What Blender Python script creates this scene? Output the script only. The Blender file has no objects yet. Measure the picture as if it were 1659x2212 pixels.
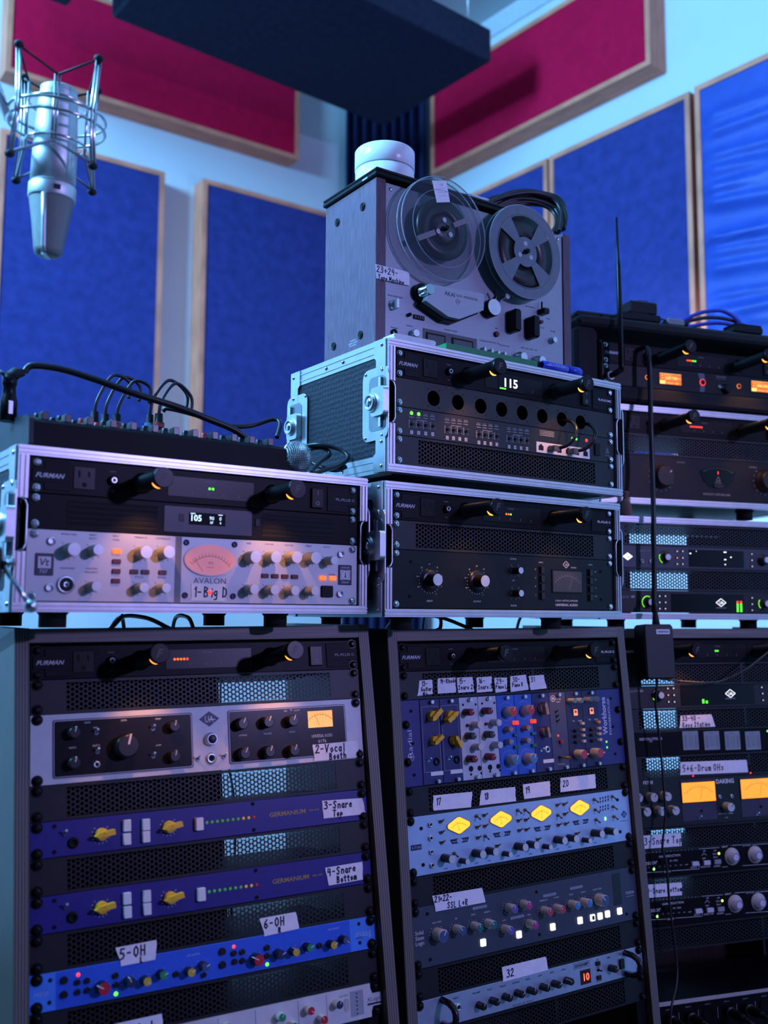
import bpy, bmesh, math, random
from mathutils import Matrix, Vector
random.seed(7)
SC = bpy.context.scene
COL = SC.collection
R_ = math.radians
# ---------------------------------------------------------------- camera
ZC = 1.10                      # eye height in metres
FPX = 2151.0                   # focal length for a 1659x2212 frame (35 mm lens, full frame)
PIT, ROL = R_(5.965), R_(0.279)
_r = Vector((1, 0, 0)); _f = Vector((0, math.cos(PIT), math.sin(PIT))); _u = Vector((0, -math.sin(PIT), math.cos(PIT)))
CR = math.cos(ROL)*_r + math.sin(ROL)*_u
CU = -math.sin(ROL)*_r + math.cos(ROL)*_u
CF = _f
EYE = Vector((0, 0, ZC))
cam_d = bpy.data.cameras.new('camera'); cam = bpy.data.objects.new('camera', cam_d); COL.objects.link(cam)
cam_d.sensor_fit = 'VERTICAL'; cam_d.sensor_height = 36.0; cam_d.sensor_width = 27.0
cam_d.lens = FPX/2212*36
cam.matrix_world = Matrix(((CR.x, CU.x, -CF.x, 0), (CR.y, CU.y, -CF.y, 0), (CR.z, CU.z, -CF.z, ZC), (0, 0, 0, 1)))
cam_d.clip_start = 0.02
cam_d.dof.use_dof = True; cam_d.dof.focus_distance = 1.60; cam_d.dof.aperture_fstop = 3.2
SC.camera = cam
# ---------------------------------------------------------------- world, lamps, exposure
W = bpy.data.worlds.new('room_air'); SC.world = W; W.use_nodes = True
W.node_tree.nodes['Background'].inputs[0].default_value = (0.06, 0.09, 0.40, 1)
W.node_tree.nodes['Background'].inputs[1].default_value = 0.16
SC.view_settings.view_transform = 'Standard'; SC.view_settings.look = 'None'
SC.view_settings.gamma = 1.0; SC.view_settings.use_curve_mapping = False
SC.view_settings.exposure = 0.0
def lamp(name, kind, loc, target, col, power, size=0.3, spot=None):
    d = bpy.data.lights.new(name, kind); d.color = col; d.energy = power
    if kind == 'AREA': d.shape = 'DISK'; d.size = size
    elif kind in ('SPOT', 'POINT'): d.shadow_soft_size = size
    if spot: d.spot_size = R_(spot); d.spot_blend = 0.6
    o = bpy.data.objects.new(name, d); COL.objects.link(o); o.location = loc
    o.rotation_euler = (Vector(target)-Vector(loc)).to_track_quat('-Z', 'Y').to_euler()
    return o
# cyan LED wash high on the left, violet LED wash on the right, both outside the frame as in a stage-lit room
lamp('cyan_wash', 'AREA', (-2.3, 0.7, 3.15), (1.0, 3.0, 2.2), (0.19, 0.54, 1.0), 300, 0.8)
lamp('violet_wash', 'AREA', (2.4, -0.3, 1.95), (-0.2, 1.6, 1.0), (0.42, 0.37, 1.0), 41, 0.16)
lamp('blue_wash', 'AREA', (-1.6, 2.2, 3.2), (-1.0, 1.7, 1.0), (0.14, 0.34, 1.0), 30, 0.4)
lamp('rear_wash', 'AREA', (0.9, 2.7, 1.9), (0.0, 3.9, 0.7), (0.50, 0.66, 1.0), 9, 0.3)
# ---------------------------------------------------------------- helpers
U = 44.45; PW = 482.6
def ray(px, py):
    return CR*((px-829.5)/FPX) - CU*((py-1106)/FPX) + CF
def at(px, py, depth):
    "point on the sight line of a photo pixel at a given depth in metres"
    return EYE + ray(px, py)*depth
def hit(px, py, p0, n):
    d = ray(px, py); return EYE + d*((p0-EYE).dot(n)/d.dot(n))
def tag(o, label=None, cat=None, group=None, kind=None):
    if label: o['label'] = label
    if cat: o['category'] = cat
    if group: o['group'] = group
    if kind: o['kind'] = kind
    return o
MATS = {}
def mat(name, col, rough=0.5, metal=0.0, emit=None, es=1.0, var=0.06, scale=60., bump=0.0, spec=0.5, alpha=1.0, trans=0.0, ior=1.45, coat=0.0, stretch=None):
    if name in MATS: return MATS[name]
    m = bpy.data.materials.new(name); m.use_nodes = True; nt = m.node_tree; b = nt.nodes['Principled BSDF']
    tc = nt.nodes.new('ShaderNodeTexCoord'); nz = nt.nodes.new('ShaderNodeTexNoise'); nz.inputs['Scale'].default_value = scale
    nz.inputs['Detail'].default_value = 4
    src = tc.outputs['Object']
    if stretch:
        mp = nt.nodes.new('ShaderNodeMapping'); mp.inputs['Scale'].default_value = stretch
        nt.links.new(src, mp.inputs['Vector']); src = mp.outputs['Vector']
    nt.links.new(src, nz.inputs['Vector'])
    rp = nt.nodes.new('ShaderNodeValToRGB')
    e = rp.color_ramp.elements
    e[0].position = .3; e[1].position = .7
    e[0].color = (col[0]*(1-var), col[1]*(1-var), col[2]*(1-var), 1)
    e[1].color = (min(1, col[0]*(1+var)), min(1, col[1]*(1+var)), min(1, col[2]*(1+var)), 1)
    nt.links.new(nz.outputs['Fac'], rp.inputs['Fac']); nt.links.new(rp.outputs['Color'], b.inputs['Base Color'])
    b.inputs['Roughness'].default_value = rough; b.inputs['Metallic'].default_value = metal
    b.inputs['Specular IOR Level'].default_value = spec; b.inputs['Coat Weight'].default_value = coat
    b.inputs['IOR'].default_value = ior
    if trans: b.inputs['Transmission Weight'].default_value = trans
    if alpha < 1: b.inputs['Alpha'].default_value = alpha
    if emit: b.inputs['Emission Color'].default_value = (*emit, 1); b.inputs['Emission Strength'].default_value = es
    if bump:
        bp = nt.nodes.new('ShaderNodeBump'); bp.inputs['Strength'].default_value = bump; bp.inputs['Distance'].default_value = .002
        nt.links.new(nz.outputs['Fac'], bp.inputs['Height']); nt.links.new(bp.outputs['Normal'], b.inputs['Normal'])
    MATS[name] = m; return m
class MB:
    "collects faces; build() links them as ONE mesh object. Lengths in millimetres when mm=True"
    def __init__(s): s.v = []; s.f = []; s.sm = []
    def add(s, vs, fs, smooth=False):
        o = len(s.v); s.v += [tuple(v) for v in vs]; s.f += [tuple(i+o for i in f) for f in fs]; s.sm += [smooth]*len(fs); return s
    def box(s, x0, x1, y0, y1, z0, z1, c=0):
        if c <= 0:
            v = [(x, y, z) for z in (z0, z1) for y in (y0, y1) for x in (x0, x1)]
            return s.add(v, [(0, 2, 3, 1), (4, 5, 7, 6), (0, 1, 5, 4), (2, 6, 7, 3), (0, 4, 6, 2), (1, 3, 7, 5)])
        # bevelled on the four z edges and the +z rim
        P = lambda i: [(x0+i, y0+c), (x0+i, y1-c), (x0+c, y1-i), (x1-c, y1-i), (x1-i, y1-c), (x1-i, y0+c), (x1-c, y0+i), (x0+c, y0+i)]
        a = [(*p, z0) for p in P(0)]; b = [(*p, z1-c*.6) for p in P(0)]; d = [(*p, z1) for p in P(c*.6)]
        fs = [tuple(range(8))] + [tuple(reversed(range(16, 24)))]
        for k in range(8):
            l = (k+1) % 8
            fs += [(k, k+8, l+8, l), (k+8, k+16, l+16, l+8)]
        return s.add(a+b+d, fs)
    def poly(s, pts, z0, z1):
        n = len(pts); a = 0
        for i in range(n):
            x0, y0 = pts[i]; x1, y1 = pts[(i+1) % n]; a += x0*y1-x1*y0
        if a < 0: pts = pts[::-1]
        v = [(x, y, z0) for x, y in pts]+[(x, y, z1) for x, y in pts]
        fs = [tuple(reversed(range(n))), tuple(range(n, 2*n))]
        fs += [(i, (i+1) % n, (i+1) % n+n, i+n) for i in range(n)]
        return s.add(v, fs)
    def lathe(s, prof, n=24, cx=0, cy=0, smooth=True, capt=True, capb=False):
        "prof: list of (r, z), axis z"
        k = len(prof); v = []; fs = []
        for r, z in prof:
            for i in range(n):
                a = 2*math.pi*i/n; v.append((cx+r*math.cos(a), cy+r*math.sin(a), z))
        for j in range(k-1):
            for i in range(n):
                l = (i+1) % n; fs.append((j*n+i, j*n+l, (j+1)*n+l, (j+1)*n+i))
        s.add(v, fs, smooth)
        o = len(s.v)-k*n
        if capt: s.f.append(tuple(o+(k-1)*n+i for i in range(n))); s.sm.append(False)
        if capb: s.f.append(tuple(o+i for i in reversed(range(n)))); s.sm.append(False)
        return s
    def cyl(s, cx, cy, r, z0, z1, n=20, r1=None):
        return s.lathe([(r, z0), (r if r1 is None else r1, z1)], n, cx, cy, capb=True)
    def dome(s, cx, cy, r, z0, h, n=16, m=4):
        return s.lathe([(r*math.cos(i*math.pi/2/m) if i < m else r*.05, z0+h*math.sin(i*math.pi/2/m)) for i in range(m+1)], n, cx, cy)
    def ring(s, cx, cy, r0, r1, z0, z1, n=24):
        return s.lathe([(r0, z0), (r0, z1), (r1, z1), (r1, z0)], n, cx, cy, smooth=False, capt=False)
    def tube(s, path, r, n=8, closed=False):
        path = [Vector(p) for p in path]; k = len(path); v = []; fs = []
        t0 = (path[1]-path[0]).normalized(); nr = t0.orthogonal().normalized()
        for i, p in enumerate(path):
            if closed: t = (path[(i+1) % k]-path[i-1]).normalized()
            else: t = (path[min(i+1, k-1)]-path[max(i-1, 0)]).normalized()
            nr = (nr-t*nr.dot(t)).normalized(); b = t.cross(nr)
            rr = r[i] if isinstance(r, (list, tuple)) else r
            v += [tuple(p+nr*rr*math.cos(2*math.pi*j/n)+b*rr*math.sin(2*math.pi*j/n)) for j in range(n)]
        for i in range(k if closed else k-1):
            i2 = (i+1) % k
            for j in range(n):
                l = (j+1) % n; fs.append((i*n+j, i*n+l, i2*n+l, i2*n+j))
        s.add(v, fs, True)
        if not closed:
            o = len(s.v)-k*n
            s.f.append(tuple(o+i for i in reversed(range(n)))); s.f.append(tuple(o+(k-1)*n+i for i in range(n))); s.sm += [False, False]
        return s
    def sphere(s, c, r, n=20, m=12, sq=(1, 1, 1)):
        v = []; fs = []
        for j in range(m+1):
            th = math.pi*j/m
            for i in range(n):
                a = 2*math.pi*i/n
                v.append((c[0]+r*sq[0]*math.sin(th)*math.cos(a), c[1]+r*sq[1]*math.sin(th)*math.sin(a), c[2]+r*sq[2]*math.cos(th)))
        for j in range(m):
            for i in range(n):
                l = (i+1) % n; fs.append((j*n+i, (j+1)*n+i, (j+1)*n+l, j*n+l))
        return s.add(v, fs, True)
    def line(s, x0, y0, x1, y1, w, z0=0., z1=.25):
        d = math.hypot(x1-x0, y1-y0) or 1e-6; nx, ny = -(y1-y0)/d*w/2, (x1-x0)/d*w/2
        return s.poly([(x0+nx, y0+ny), (x1+nx, y1+ny), (x1-nx, y1-ny), (x0-nx, y0-ny)], z0, z1)
    def mesh(s, name, scale=1.0):
        me = bpy.data.meshes.new(name)
        me.from_pydata([(x*scale, y*scale, z*scale) for x, y, z in s.v], [], s.f)
        me.polygons.foreach_set('use_smooth', s.sm); me.update(); return me
def obj(name, data, material, parent=None, loc=(0, 0, 0), rot=None, label=None, kind=None, mm=True):
    "one mesh object; mm=True: mesh and loc are millimetres in the parent's axes"
    if isinstance(data, MB): data = data.mesh(name, .001 if mm else 1.0)
    if not data.materials: data.materials.append(material)
    o = bpy.data.objects.new(name, data); COL.objects.link(o)
    if o.material_slots and o.material_slots[0].material is not material:
        o.material_slots[0].link = 'OBJECT'; o.material_slots[0].material = material
    if parent: o.parent = parent
    k = .001 if mm else 1.
    o.location = (loc[0]*k, loc[1]*k, loc[2]*k)
    if rot is not None: o.rotation_euler = rot if isinstance(rot, (tuple, list)) else (0, 0, rot)
    if label: o['label'] = label
    if kind: o['kind'] = kind
    return o
CACHE = {}
def shared(key, fn):
    if key not in CACHE: CACHE[key] = fn().mesh(str(key[0]), .001)
    return CACHE[key]
def empty(name, M, label, cat, group=None):
    o = bpy.data.objects.new(name, None); COL.objects.link(o); o.empty_display_size = .03
    o.matrix_world = M; return tag(o, label, cat, group)
# ---- rack frames: origin is the top-left corner of the panel opening, X right, Y up, Z out of the panel
class Frame:
    def __init__(s, x, y, z, yaw, tilt=0, roll=0):
        a, t, r = R_(yaw), R_(tilt), R_(roll)
        d = Vector((math.cos(a), math.sin(a), 0)); up = Vector((-math.sin(t)*math.sin(a), math.sin(t)*math.cos(a), math.cos(t)))
        s.X = math.cos(r)*d+math.sin(r)*up; s.Y = -math.sin(r)*d+math.cos(r)*up; s.Z = s.X.cross(s.Y); s.O = Vector((x, y, z+ZC))
        s.L = s.Rr = None
    def w(s, x, y, z=0): return s.O+(s.X*x+s.Y*y+s.Z*z)*.001
    def M(s, x=0, y=0, z=0):
        p = s.w(x, y, z)
        return Matrix(((s.X.x, s.Y.x, s.Z.x, p.x), (s.X.y, s.Y.y, s.Z.y, p.y), (s.X.z, s.Y.z, s.Z.z, p.z), (0, 0, 0, 1)))
    def model(s, px, py, h=0):
        p = hit(px, py, s.O+s.Z*h*.001, s.Z)-s.O
        return p.dot(s.X)*1000, p.dot(s.Y)*1000
    def edges(s, L, R): s.L, s.Rr = L, R; return s
    def ed(s, T, v):
        for (v0, x0, y0), (v1, x1, y1) in zip(T, T[1:]):
            if v <= v1 or (v1, x1, y1) == T[-1]:
                t = (v-v0)/(v1-v0); return x0+(x1-x0)*t, y0+(y1-y0)*t
FL = Frame(-.4357, 1.2117, .1937, 34.94).edges([(0, 61, 985), (2, 58.7, 1142), (4, 55.5, 1299)], [(0, 774, 1050), (2, 771, 1181.6), (4, 770, 1309)])
FB = Frame(.0114, 1.4942, .1895, 34.86).edges([(0, 844.7, 1057), (2, 843, 1184.8), (4, 841, 1310.7)], [(0, 1325.5, 1106), (2, 1323.7, 1212), (4, 1323.7, 1321)])
FA = Frame(.0150, 1.4803, .4058, 35.06).edges([(0, 853, 752), (4, 849.7, 1001)], [(0, 1328, 842), (4, 1326, 1053)])
Fl = Frame(-.4603, 1.3098, -.0413, 29.89, 8.29, .53).edges(
    [(0, 50.5, 1386), (1, 53, 1462), (2, 57, 1542), (4, 60, 1701), (5, 62, 1780), (6, 66, 1860), (7, 68, 1941), (8, 71, 2022), (9, 71.3, 2106), (10, 74, 2189), (12, 80, 2356)],
    [(0, 776, 1384), (1, 777, 1449), (2, 778.5, 1512.5), (4, 785.4, 1643), (5, 791, 1712), (6, 797, 1777), (7, 800.6, 1846), (8, 805, 1912), (9, 808, 1979), (10, 812, 2046), (12, 820, 2182)])
Fm = Frame(.0217, 1.5941, -.0435, 32.65, 5.0, .30).edges(
    [(0, 859.7, 1387), (1, 863, 1447), (2, 868, 1510), (5, 875, 1702), (6, 878.5, 1768), (8, 886, 1899), (9, 891, 1965), (11, 898, 2099), (12, 902, 2165), (14, 910, 2297)],
    [(0, 1333, 1380), (1, 1335, 1434), (2, 1336, 1488), (5, 1347, 1652), (6, 1352, 1706), (8, 1361, 1815), (9, 1366, 1871), (11, 1375, 1985), (12, 1379, 2040), (14, 1387, 2155)])
F1 = Frame(.4414, 1.9834, .5600, 19)          # soft rack bag, top right
F2 = Frame(.4480, 1.9940, .4210, 19)          # flight case with the power amplifier
F3 = Frame(.4334, 1.9512, .1868, 19)          # flight case with the audio interfaces
Fr = Frame(.4478, 1.9540, -.0447, 19, 4.5)    # right rack cabinet
def homog(src, dst):
    A = []; B = []
    for (x, y), (X, Y) in zip(src, dst):
        A.append([x, y, 1, 0, 0, 0, -X*x, -X*y]); B.append(X); A.append([0, 0, 0, x, y, 1, -Y*x, -Y*y]); B.append(Y)
    n = 8; M = [a+[b] for a, b in zip(A, B)]
    for i in range(n):
        p = max(range(i, n), key=lambda r: abs(M[r][i])); M[i], M[p] = M[p], M[i]
        for r in range(n):
            if r != i:
                k = M[r][i]/M[i][i]
                for c in range(i, n+1): M[r][c] -= k*M[i][c]
    return [M[i][n]/M[i][i] for i in range(n)]+[1]
# ---- lettering
TC = {}
def text_mesh(s, shear=0.0, bold=0.0):
    k = (s, shear, bold)
    if k in TC: return TC[k]
    c = bpy.data.curves.new('t', 'FONT'); c.body = s; c.size = 1; c.resolution_u = 2; c.shear = shear; c.offset = bold
    o = bpy.data.objects.new('t', c); COL.objects.link(o)
    me = bpy.data.meshes.new_from_object(o.evaluated_get(bpy.context.evaluated_depsgraph_get()))
    v = [tuple(x.co) for x in me.vertices]; f = [tuple(p.vertices) for p in me.polygons]
    bpy.data.objects.remove(o); bpy.data.curves.remove(c); bpy.data.meshes.remove(me)
    xs = [p[0] for p in v] or [0]
    TC[k] = (v, f, min(xs), max(xs)); return TC[k]
def put_text(mb, s, x, y, size, z=.2, align='C', rot=0., shear=0., bold=0., width=None):
    "cap height = size mm, centred on y"
    v, f, a, b = text_mesh(s, shear, bold); k = size/.70; kx = k
    if width: kx = width/max(b-a, 1e-6)
    ox = {'C': (a+b)/2, 'L': a, 'R': b}[align]; ca, sa = math.cos(rot), math.sin(rot)
    out = []
    for p in v:
        X = (p[0]-ox)*kx; Y = (p[1]-.35)*k
        out.append((x+X*ca-Y*sa, y+X*sa+Y*ca, z))
    mb.add(out, f)
G = {  # pen strokes on a 10 x 14 grid (baseline y=0)
'0': '3,0 1,3 1,11 4,14 7,11 7,3 4,0', '1': '4,0 4,14 2,11', '2': '1,11 3,14 6,14 7,11 5,7 0,0 3,1 8,0', '3': '1,13 5,14 7,11 3,8 7,6 7,2 4,0 0,1',
'4': '2,14 1,7 7,7|6,13 6,0', '5': '7,14 2,14 1,8 5,8 7,5 5,1 1,0', '6': '6,14 2,9 1,3 4,0 7,3 5,7 1,5', '7': '0,13 7,14 3,0', '8': '6,12 3,14 1,11 6,5 5,1 2,0 1,3 6,10 6,12', '9': '7,9 4,7 1,10 3,14 7,13 7,9 6,0',
'-': '1,7 6,7', '+': '1,6 7,6|4,10 4,2', 'A': '0,0 4,14 8,0|2,5 6,5', 'B': '1,0 1,14 5,13 6,10 1,8 6,6 6,1 1,0', 'C': '7,12 4,14 1,9 1,4 4,0 7,2', 'D': '1,0 1,14 6,11 7,5 5,1 1,0',
'G': '7,12 4,14 1,9 1,4 4,0 7,3 7,6 4,6', 'H': '1,14 1,0|7,14 7,0|1,7 7,7', 'K': '1,14 1,0|7,13 1,6 7,0', 'L': '1,14 1,0 6,0', 'M': '0,0 1,14 4,5 7,14 8,0', 'O': '4,14 1,10 1,4 4,0 7,4 7,10 4,14',
'P': '1,0 1,14 6,13 6,8 1,7', 'R': '1,0 1,14 6,13 6,8 1,7 7,0', 'S': '7,12 4,14 1,11 6,5 4,0 0,2', 'T': '0,14 8,14|4,14 4,0', 'V': '0,14 3,0 7,14',
'a': '6,7 3,8 1,4 3,0 6,3|6,8 6,1 7,0', 'b': '1,14 1,0 5,1 6,5 1,6', 'c': '6,7 3,8 1,4 3,0 6,1', 'e': '1,4 6,5 4,8 1,5 2,1 6,1', 'g': '6,8 3,8 1,5 3,2 6,4|6,8 6,-3 2,-4', 'h': '1,14 1,0|1,5 4,8 6,6 6,0', 'i': '3,8 3,0|3,11 3,12',
'k': '1,14 1,0|6,8 1,4 6,0', 'l': '3,14 3,1 4,0', 'm': '1,8 1,0|1,6 3,8 4,6 4,0|4,6 6,8 7,6 7,0', 'n': '1,8 1,0|1,6 4,8 6,6 6,0', 'o': '4,8 1,5 3,0 6,3 4,8', 'p': '1,8 1,-5|1,7 5,8 6,4 1,2', 'r': '1,8 1,0|1,5 4,8 6,7',
's': '6,7 3,8 2,6 6,3 4,0 1,1', 't': '3,13 3,1 5,0|0,9 6,9', 'u': '1,8 1,2 4,0 6,3|6,8 6,0', 'y': '1,8 3,3|6,8 3,0 1,-4', "'": '3,14 3,11', 'd': '6,7 3,8 1,4 3,0 6,3|6,14 6,0', '/': '0,-1 7,14', ',': '3,1 2,-3', '(': '5,14 2,7 5,0', '.': '3,0 3,1', ' ': ''}
def pen(mb, s, x, y, size, w=.8, z=.25, adv=.70, slant=.05, seed=0):
    "hand-written line starting at x with its baseline on y"
    rn = random.Random(seed*31+len(s)); cx = x; k = size/14
    for ch in s:
        jy = rn.uniform(-.5, .5)*k
        for st in G.get(ch, '').split('|'):
            pts = [tuple(map(float, q.split(','))) for q in st.split()]
            pts = [(cx+(a+b*slant)*k*.92, y+b*k+jy) for a, b in pts]
            for (a0, b0), (a1, b1) in zip(pts, pts[1:]):
                d = math.hypot(a1-a0, b1-b0) or 1e-6; ex, ey = (a1-a0)/d*w*.35, (b1-b0)/d*w*.35
                mb.line(a0-ex, b0-ey, a1+ex, b1+ey, w, 0, z)
        cx += size*adv*(.55 if ch in "il1' ,." else 1.)*(.9 if ch.islower() else 1.05)
    return cx
# ---- common materials
BLACK = mat('black_enamel', (.004, .004, .006), .42, 0, var=.2, spec=.12)
BLK2 = mat('black_steel', (.006, .006, .009), .5, 0, spec=.15, var=.2)
RUB = mat('black_rubber', (.01, .01, .011), .7)
PLAST = mat('black_plastic', (.004, .004, .005), .33, spec=.22)
CHROME = mat('chrome', (.75, .75, .78), .16, 1)
STEEL = mat('zinc_steel', (.62, .64, .66), .33, 1, var=.12, scale=25)
ALU = mat('brushed_aluminium', (.60, .60, .62), .34, 1, var=.08, scale=40, stretch=(1, 12, 12))
EXTR = mat('anodised_extrusion', (.55, .55, .57), .38, .85, var=.06)
WHITE = mat('white_print', (.75, .75, .77), .6)
DIM = mat('grey_print', (.30, .30, .33), .6)
INK = mat('marker_ink', (.010, .008, .035), .55)
DARKP = mat('dark_print', (.015, .015, .03), .6)
TAPE = mat('paper_tape', (.90, .87, .92), .75, var=.05, scale=90, bump=.15)
HOLE = mat('dark_hole', (.003, .003, .004), .8)
CREAM = mat('cream_plastic', (.62, .56, .45), .4)
WPL = mat('white_plastic', (.80, .80, .80), .35)
def led(name, c, s=14): return mat('led_'+name, (c[0]*.5, c[1]*.5, c[2]*.5), .3, emit=c, es=s)
LG = led('green', (.10, .95, .03), 2.6); LR = led('red', (1, .035, .02), 2.6); LO = led('orange', (1, .13, .01), 1.9); LW = led('white', (.85, .92, 1), 2)
LAMB = led('amber_bulb', (1, .30, .04), 3.2)
LOFF = mat('led_dark', (.03, .015, .015), .25)
# ================================================================ the room
WALLM = mat('painted_wall', (.62, .66, .68), .7, var=.03, scale=3, bump=.05)
CEILM = mat('painted_ceiling', (.50, .62, .64), .75, var=.03, scale=3)
FLOORM = mat('dark_floor', (.05, .045, .04), .45, var=.25, scale=8)
WOOD = mat('pine_frame', (.72, .25, .14), .55, var=.22, scale=9, bump=.1, stretch=(1, 1, 9))
BLUEF = mat('blue_fabric', (.034, .044, .185), .95, var=.16, scale=25, bump=.25, spec=.1)
BLUES = mat('blue_satin', (.026, .072, .36), .42, var=.10, scale=18, bump=.2, spec=.4)
REDF = mat('red_fabric', (.54, .005, .045), .95, var=.10, scale=30, bump=.25, spec=.1)
NAVY = mat('navy_curtain', (.020, .030, .095), .9, var=.2, scale=20, spec=.2)
CLOUD = mat('charcoal_fabric', (.030, .036, .060), .95, var=.15, scale=40, bump=.2, spec=.1)
KX, KY = .021, 4.471
CEIL = 3585.
WL = Frame(KX, KY, -ZC, 35); WR = Frame(KX, KY, -ZC, -51)
def struct(name, mb, m, M=None, mm=True):
    o = obj(name, mb, m, mm=mm); o['kind'] = 'structure'
    if M is not None: o.matrix_world = M
    return o
struct('wall_left', MB().box(-6000, 0, 0, CEIL, -100, 0), WALLM, WL.M())
struct('wall_right', MB().box(0, 6000, 0, CEIL, -100, 0), WALLM, WR.M())
_pl = [WL.w(-6000, 0), WL.w(140, 0, -80), WR.w(6000, 0)]
_pg = [(p.x*1000, p.y*1000) for p in _pl]+[(4200, -2600), (-5600, -2600)]
struct('floor', MB().poly(_pg, -60, 0), FLOORM)
struct('ceiling', MB().poly(_pg, CEIL, CEIL+60), CEILM)
struct('trim_1', MB().poly([(0, 0), (28, 0), (8, -70), (0, -70)], 20, 5900), mat('trim_paint', (.50, .55, .60), .6), None)
t1 = bpy.data.objects['trim_1']    # crown strip along the right wall: profile (out, up) run along the wall
t1.matrix_world = WR.M() @ Matrix(((0, 0, 1, 0), (0, 1, 0, CEIL*.001), (1, 0, 0, 0), (0, 0, 0, 1)))
struct('trim_2', MB().poly([(0, 0), (28, 0), (8, -70), (0, -70)], -5900, -20), MATS['trim_paint'], None)
bpy.data.objects['trim_2'].matrix_world = WL.M() @ Matrix(((0, 0, 1, 0), (0, 1, 0, CEIL*.001), (1, 0, 0, 0), (0, 0, 0, 1)))
def wall_panel(fr, x0, x1, y0, y1, fab, label, wrinkle=False, th=90, fw=19):
    t = empty('acoustic_panel', fr.M(x0, y0, 0), label, 'acoustic panel', 'wall acoustic panels')
    w, h = x1-x0, y1-y0
    for b in ((0, w, 0, fw), (0, w, h-fw, h), (0, fw, fw, h-fw), (w-fw, w, fw, h-fw)):
        obj('frame_rail', MB().box(b[0], b[1], b[2], b[3], .5, th), WOOD, t)
    mb = MB(); nx, ny = (46, 110) if wrinkle else (14, 20); vs = []; fs = []
    rn = random.Random(int(x0))
    fold = [(rn.uniform(.02, .98), rn.uniform(-.5, -.05), rn.uniform(9, 20), rn.uniform(.008, .022)) for _ in range(34)]
    for j in range(ny+1):
        for i in range(nx+1):
            u, v = i/nx, j/ny
            z = th-5-2.5*math.sin(math.pi*u)*math.sin(math.pi*v)
            if wrinkle:
                for f0, sl, am, wd in fold:
                    d = v-(f0+sl*.22*(u-.0)**1.4); z += am*math.exp(-(d/wd)**2)*math.exp(-.8*u)*min(1, 12*u)*min(1, 12*(1-u))
            vs.append((fw+u*(w-2*fw), fw+v*(h-2*fw), z))
    for j in range(ny):
        for i in range(nx):
            a = j*(nx+1)+i; fs.append((a, a+1, a+nx+2, a+nx+1))
    mb.add(vs, fs, True)
    obj('fabric', mb, fab, t)
    obj('backing_board', MB().box(fw, w-fw, fw, h-fw, 2, 8), WOOD, t)
    return t
wall_panel(WL, -1761, -1143, 1605, 2825, BLUEF, 'blue fabric wall panel behind the hanging silver microphone')
wall_panel(WL, -980, -365, 1624, 2844, BLUEF, 'dark blue fabric wall panel between the microphone and the tape machine')
wall_panel(WL, -1757, -542, 3040, 3450, REDF, 'dark red wall panel above the microphone, on the left wall')
wall_panel(WR, 415, 1045, 1604, 2824, BLUEF, 'narrowest visible blue wall panel, directly behind the cable coil')
wall_panel(WR, 1056, 1665, 1606, 2826, BLUEF, 'flat blue wall panel behind the tall thin antenna')
wall_panel(WR, 1684, 2300, 1612, 2832, BLUES, 'shiny wrinkled blue wall panel at the right edge', True)
wall_panel(WR, 386, 1517, 2988, 3405, REDF, 'bright magenta-red wall panel high on the right wall')
# hanging dark clouds
_c = at(1062, 135, 3.62)
FC = Frame(_c.x, _c.y, _c.z-ZC, 39)
def cloud2(fr, x0, x1, z0, z1, hh, label):
    t = empty('ceiling_cloud', fr.M(x0, 0, z0), label, 'acoustic cloud', 'hanging acoustic clouds')
    mb = MB(); w, d = x1-x0, z1-z0
    mb.box(0, w, 0, hh, 0, d, 8)
    obj('cloud_body', mb, CLOUD, t)
    top = (CEIL*.001-fr.O.z)*1000
    for x in (60, w-60):
        for z in (60, d-60):
            obj('hanging_wire', MB().tube([(x, hh-2, z), (x, top-2, z)], 1.5, 6).add([], []), STEEL, t)
    return t
cloud2(FC, -1185, 0, -615, 0, 128, 'large dark acoustic cloud hanging above the tape machine')
_c = at(146, 15, 3.3)
cloud2(Frame(_c.x, _c.y, _c.z-ZC, 39), -600, 0, 0, 600, 100, 'small dark cloud corner at the top left edge')
# corner curtain
mb = MB(); vs = []; fs = []; N = 150; p0 = WL.w(-262, 0, 25); p1 = WR.w(300, 0, 25); mid = (WL.w(-120, 0, 130)+WR.w(120, 0, 130))/2
for j, z in enumerate((.03, 1.2, 2.4, 3.52)):
    for i in range(N+1):
        u = i/N; c = p0*(1-u)**2+mid*2*u*(1-u)+p1*u*u; tn = ((mid-p0)*(1-u)+(p1-mid)*u).normalized(); nn = Vector((tn.y, -tn.x, 0))
        s = math.sin(u*2*math.pi*8.5+.6*math.sin(u*9))
        c = c+nn*(.030*s+.03)
        vs.append((c.x, c.y, z))
for j in range(3):
    for i in range(N): a = j*(N+1)+i; fs.append((a, a+1, a+N+2, a+N+1))
mb.add(vs, fs, True)
cu = obj('corner_curtain', mb, NAVY, mm=False)
sd = cu.modifiers.new('thickness', 'SOLIDIFY'); sd.thickness = .003
tag(cu, 'dark navy pleated curtain hanging in the room corner', 'curtain')
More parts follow.
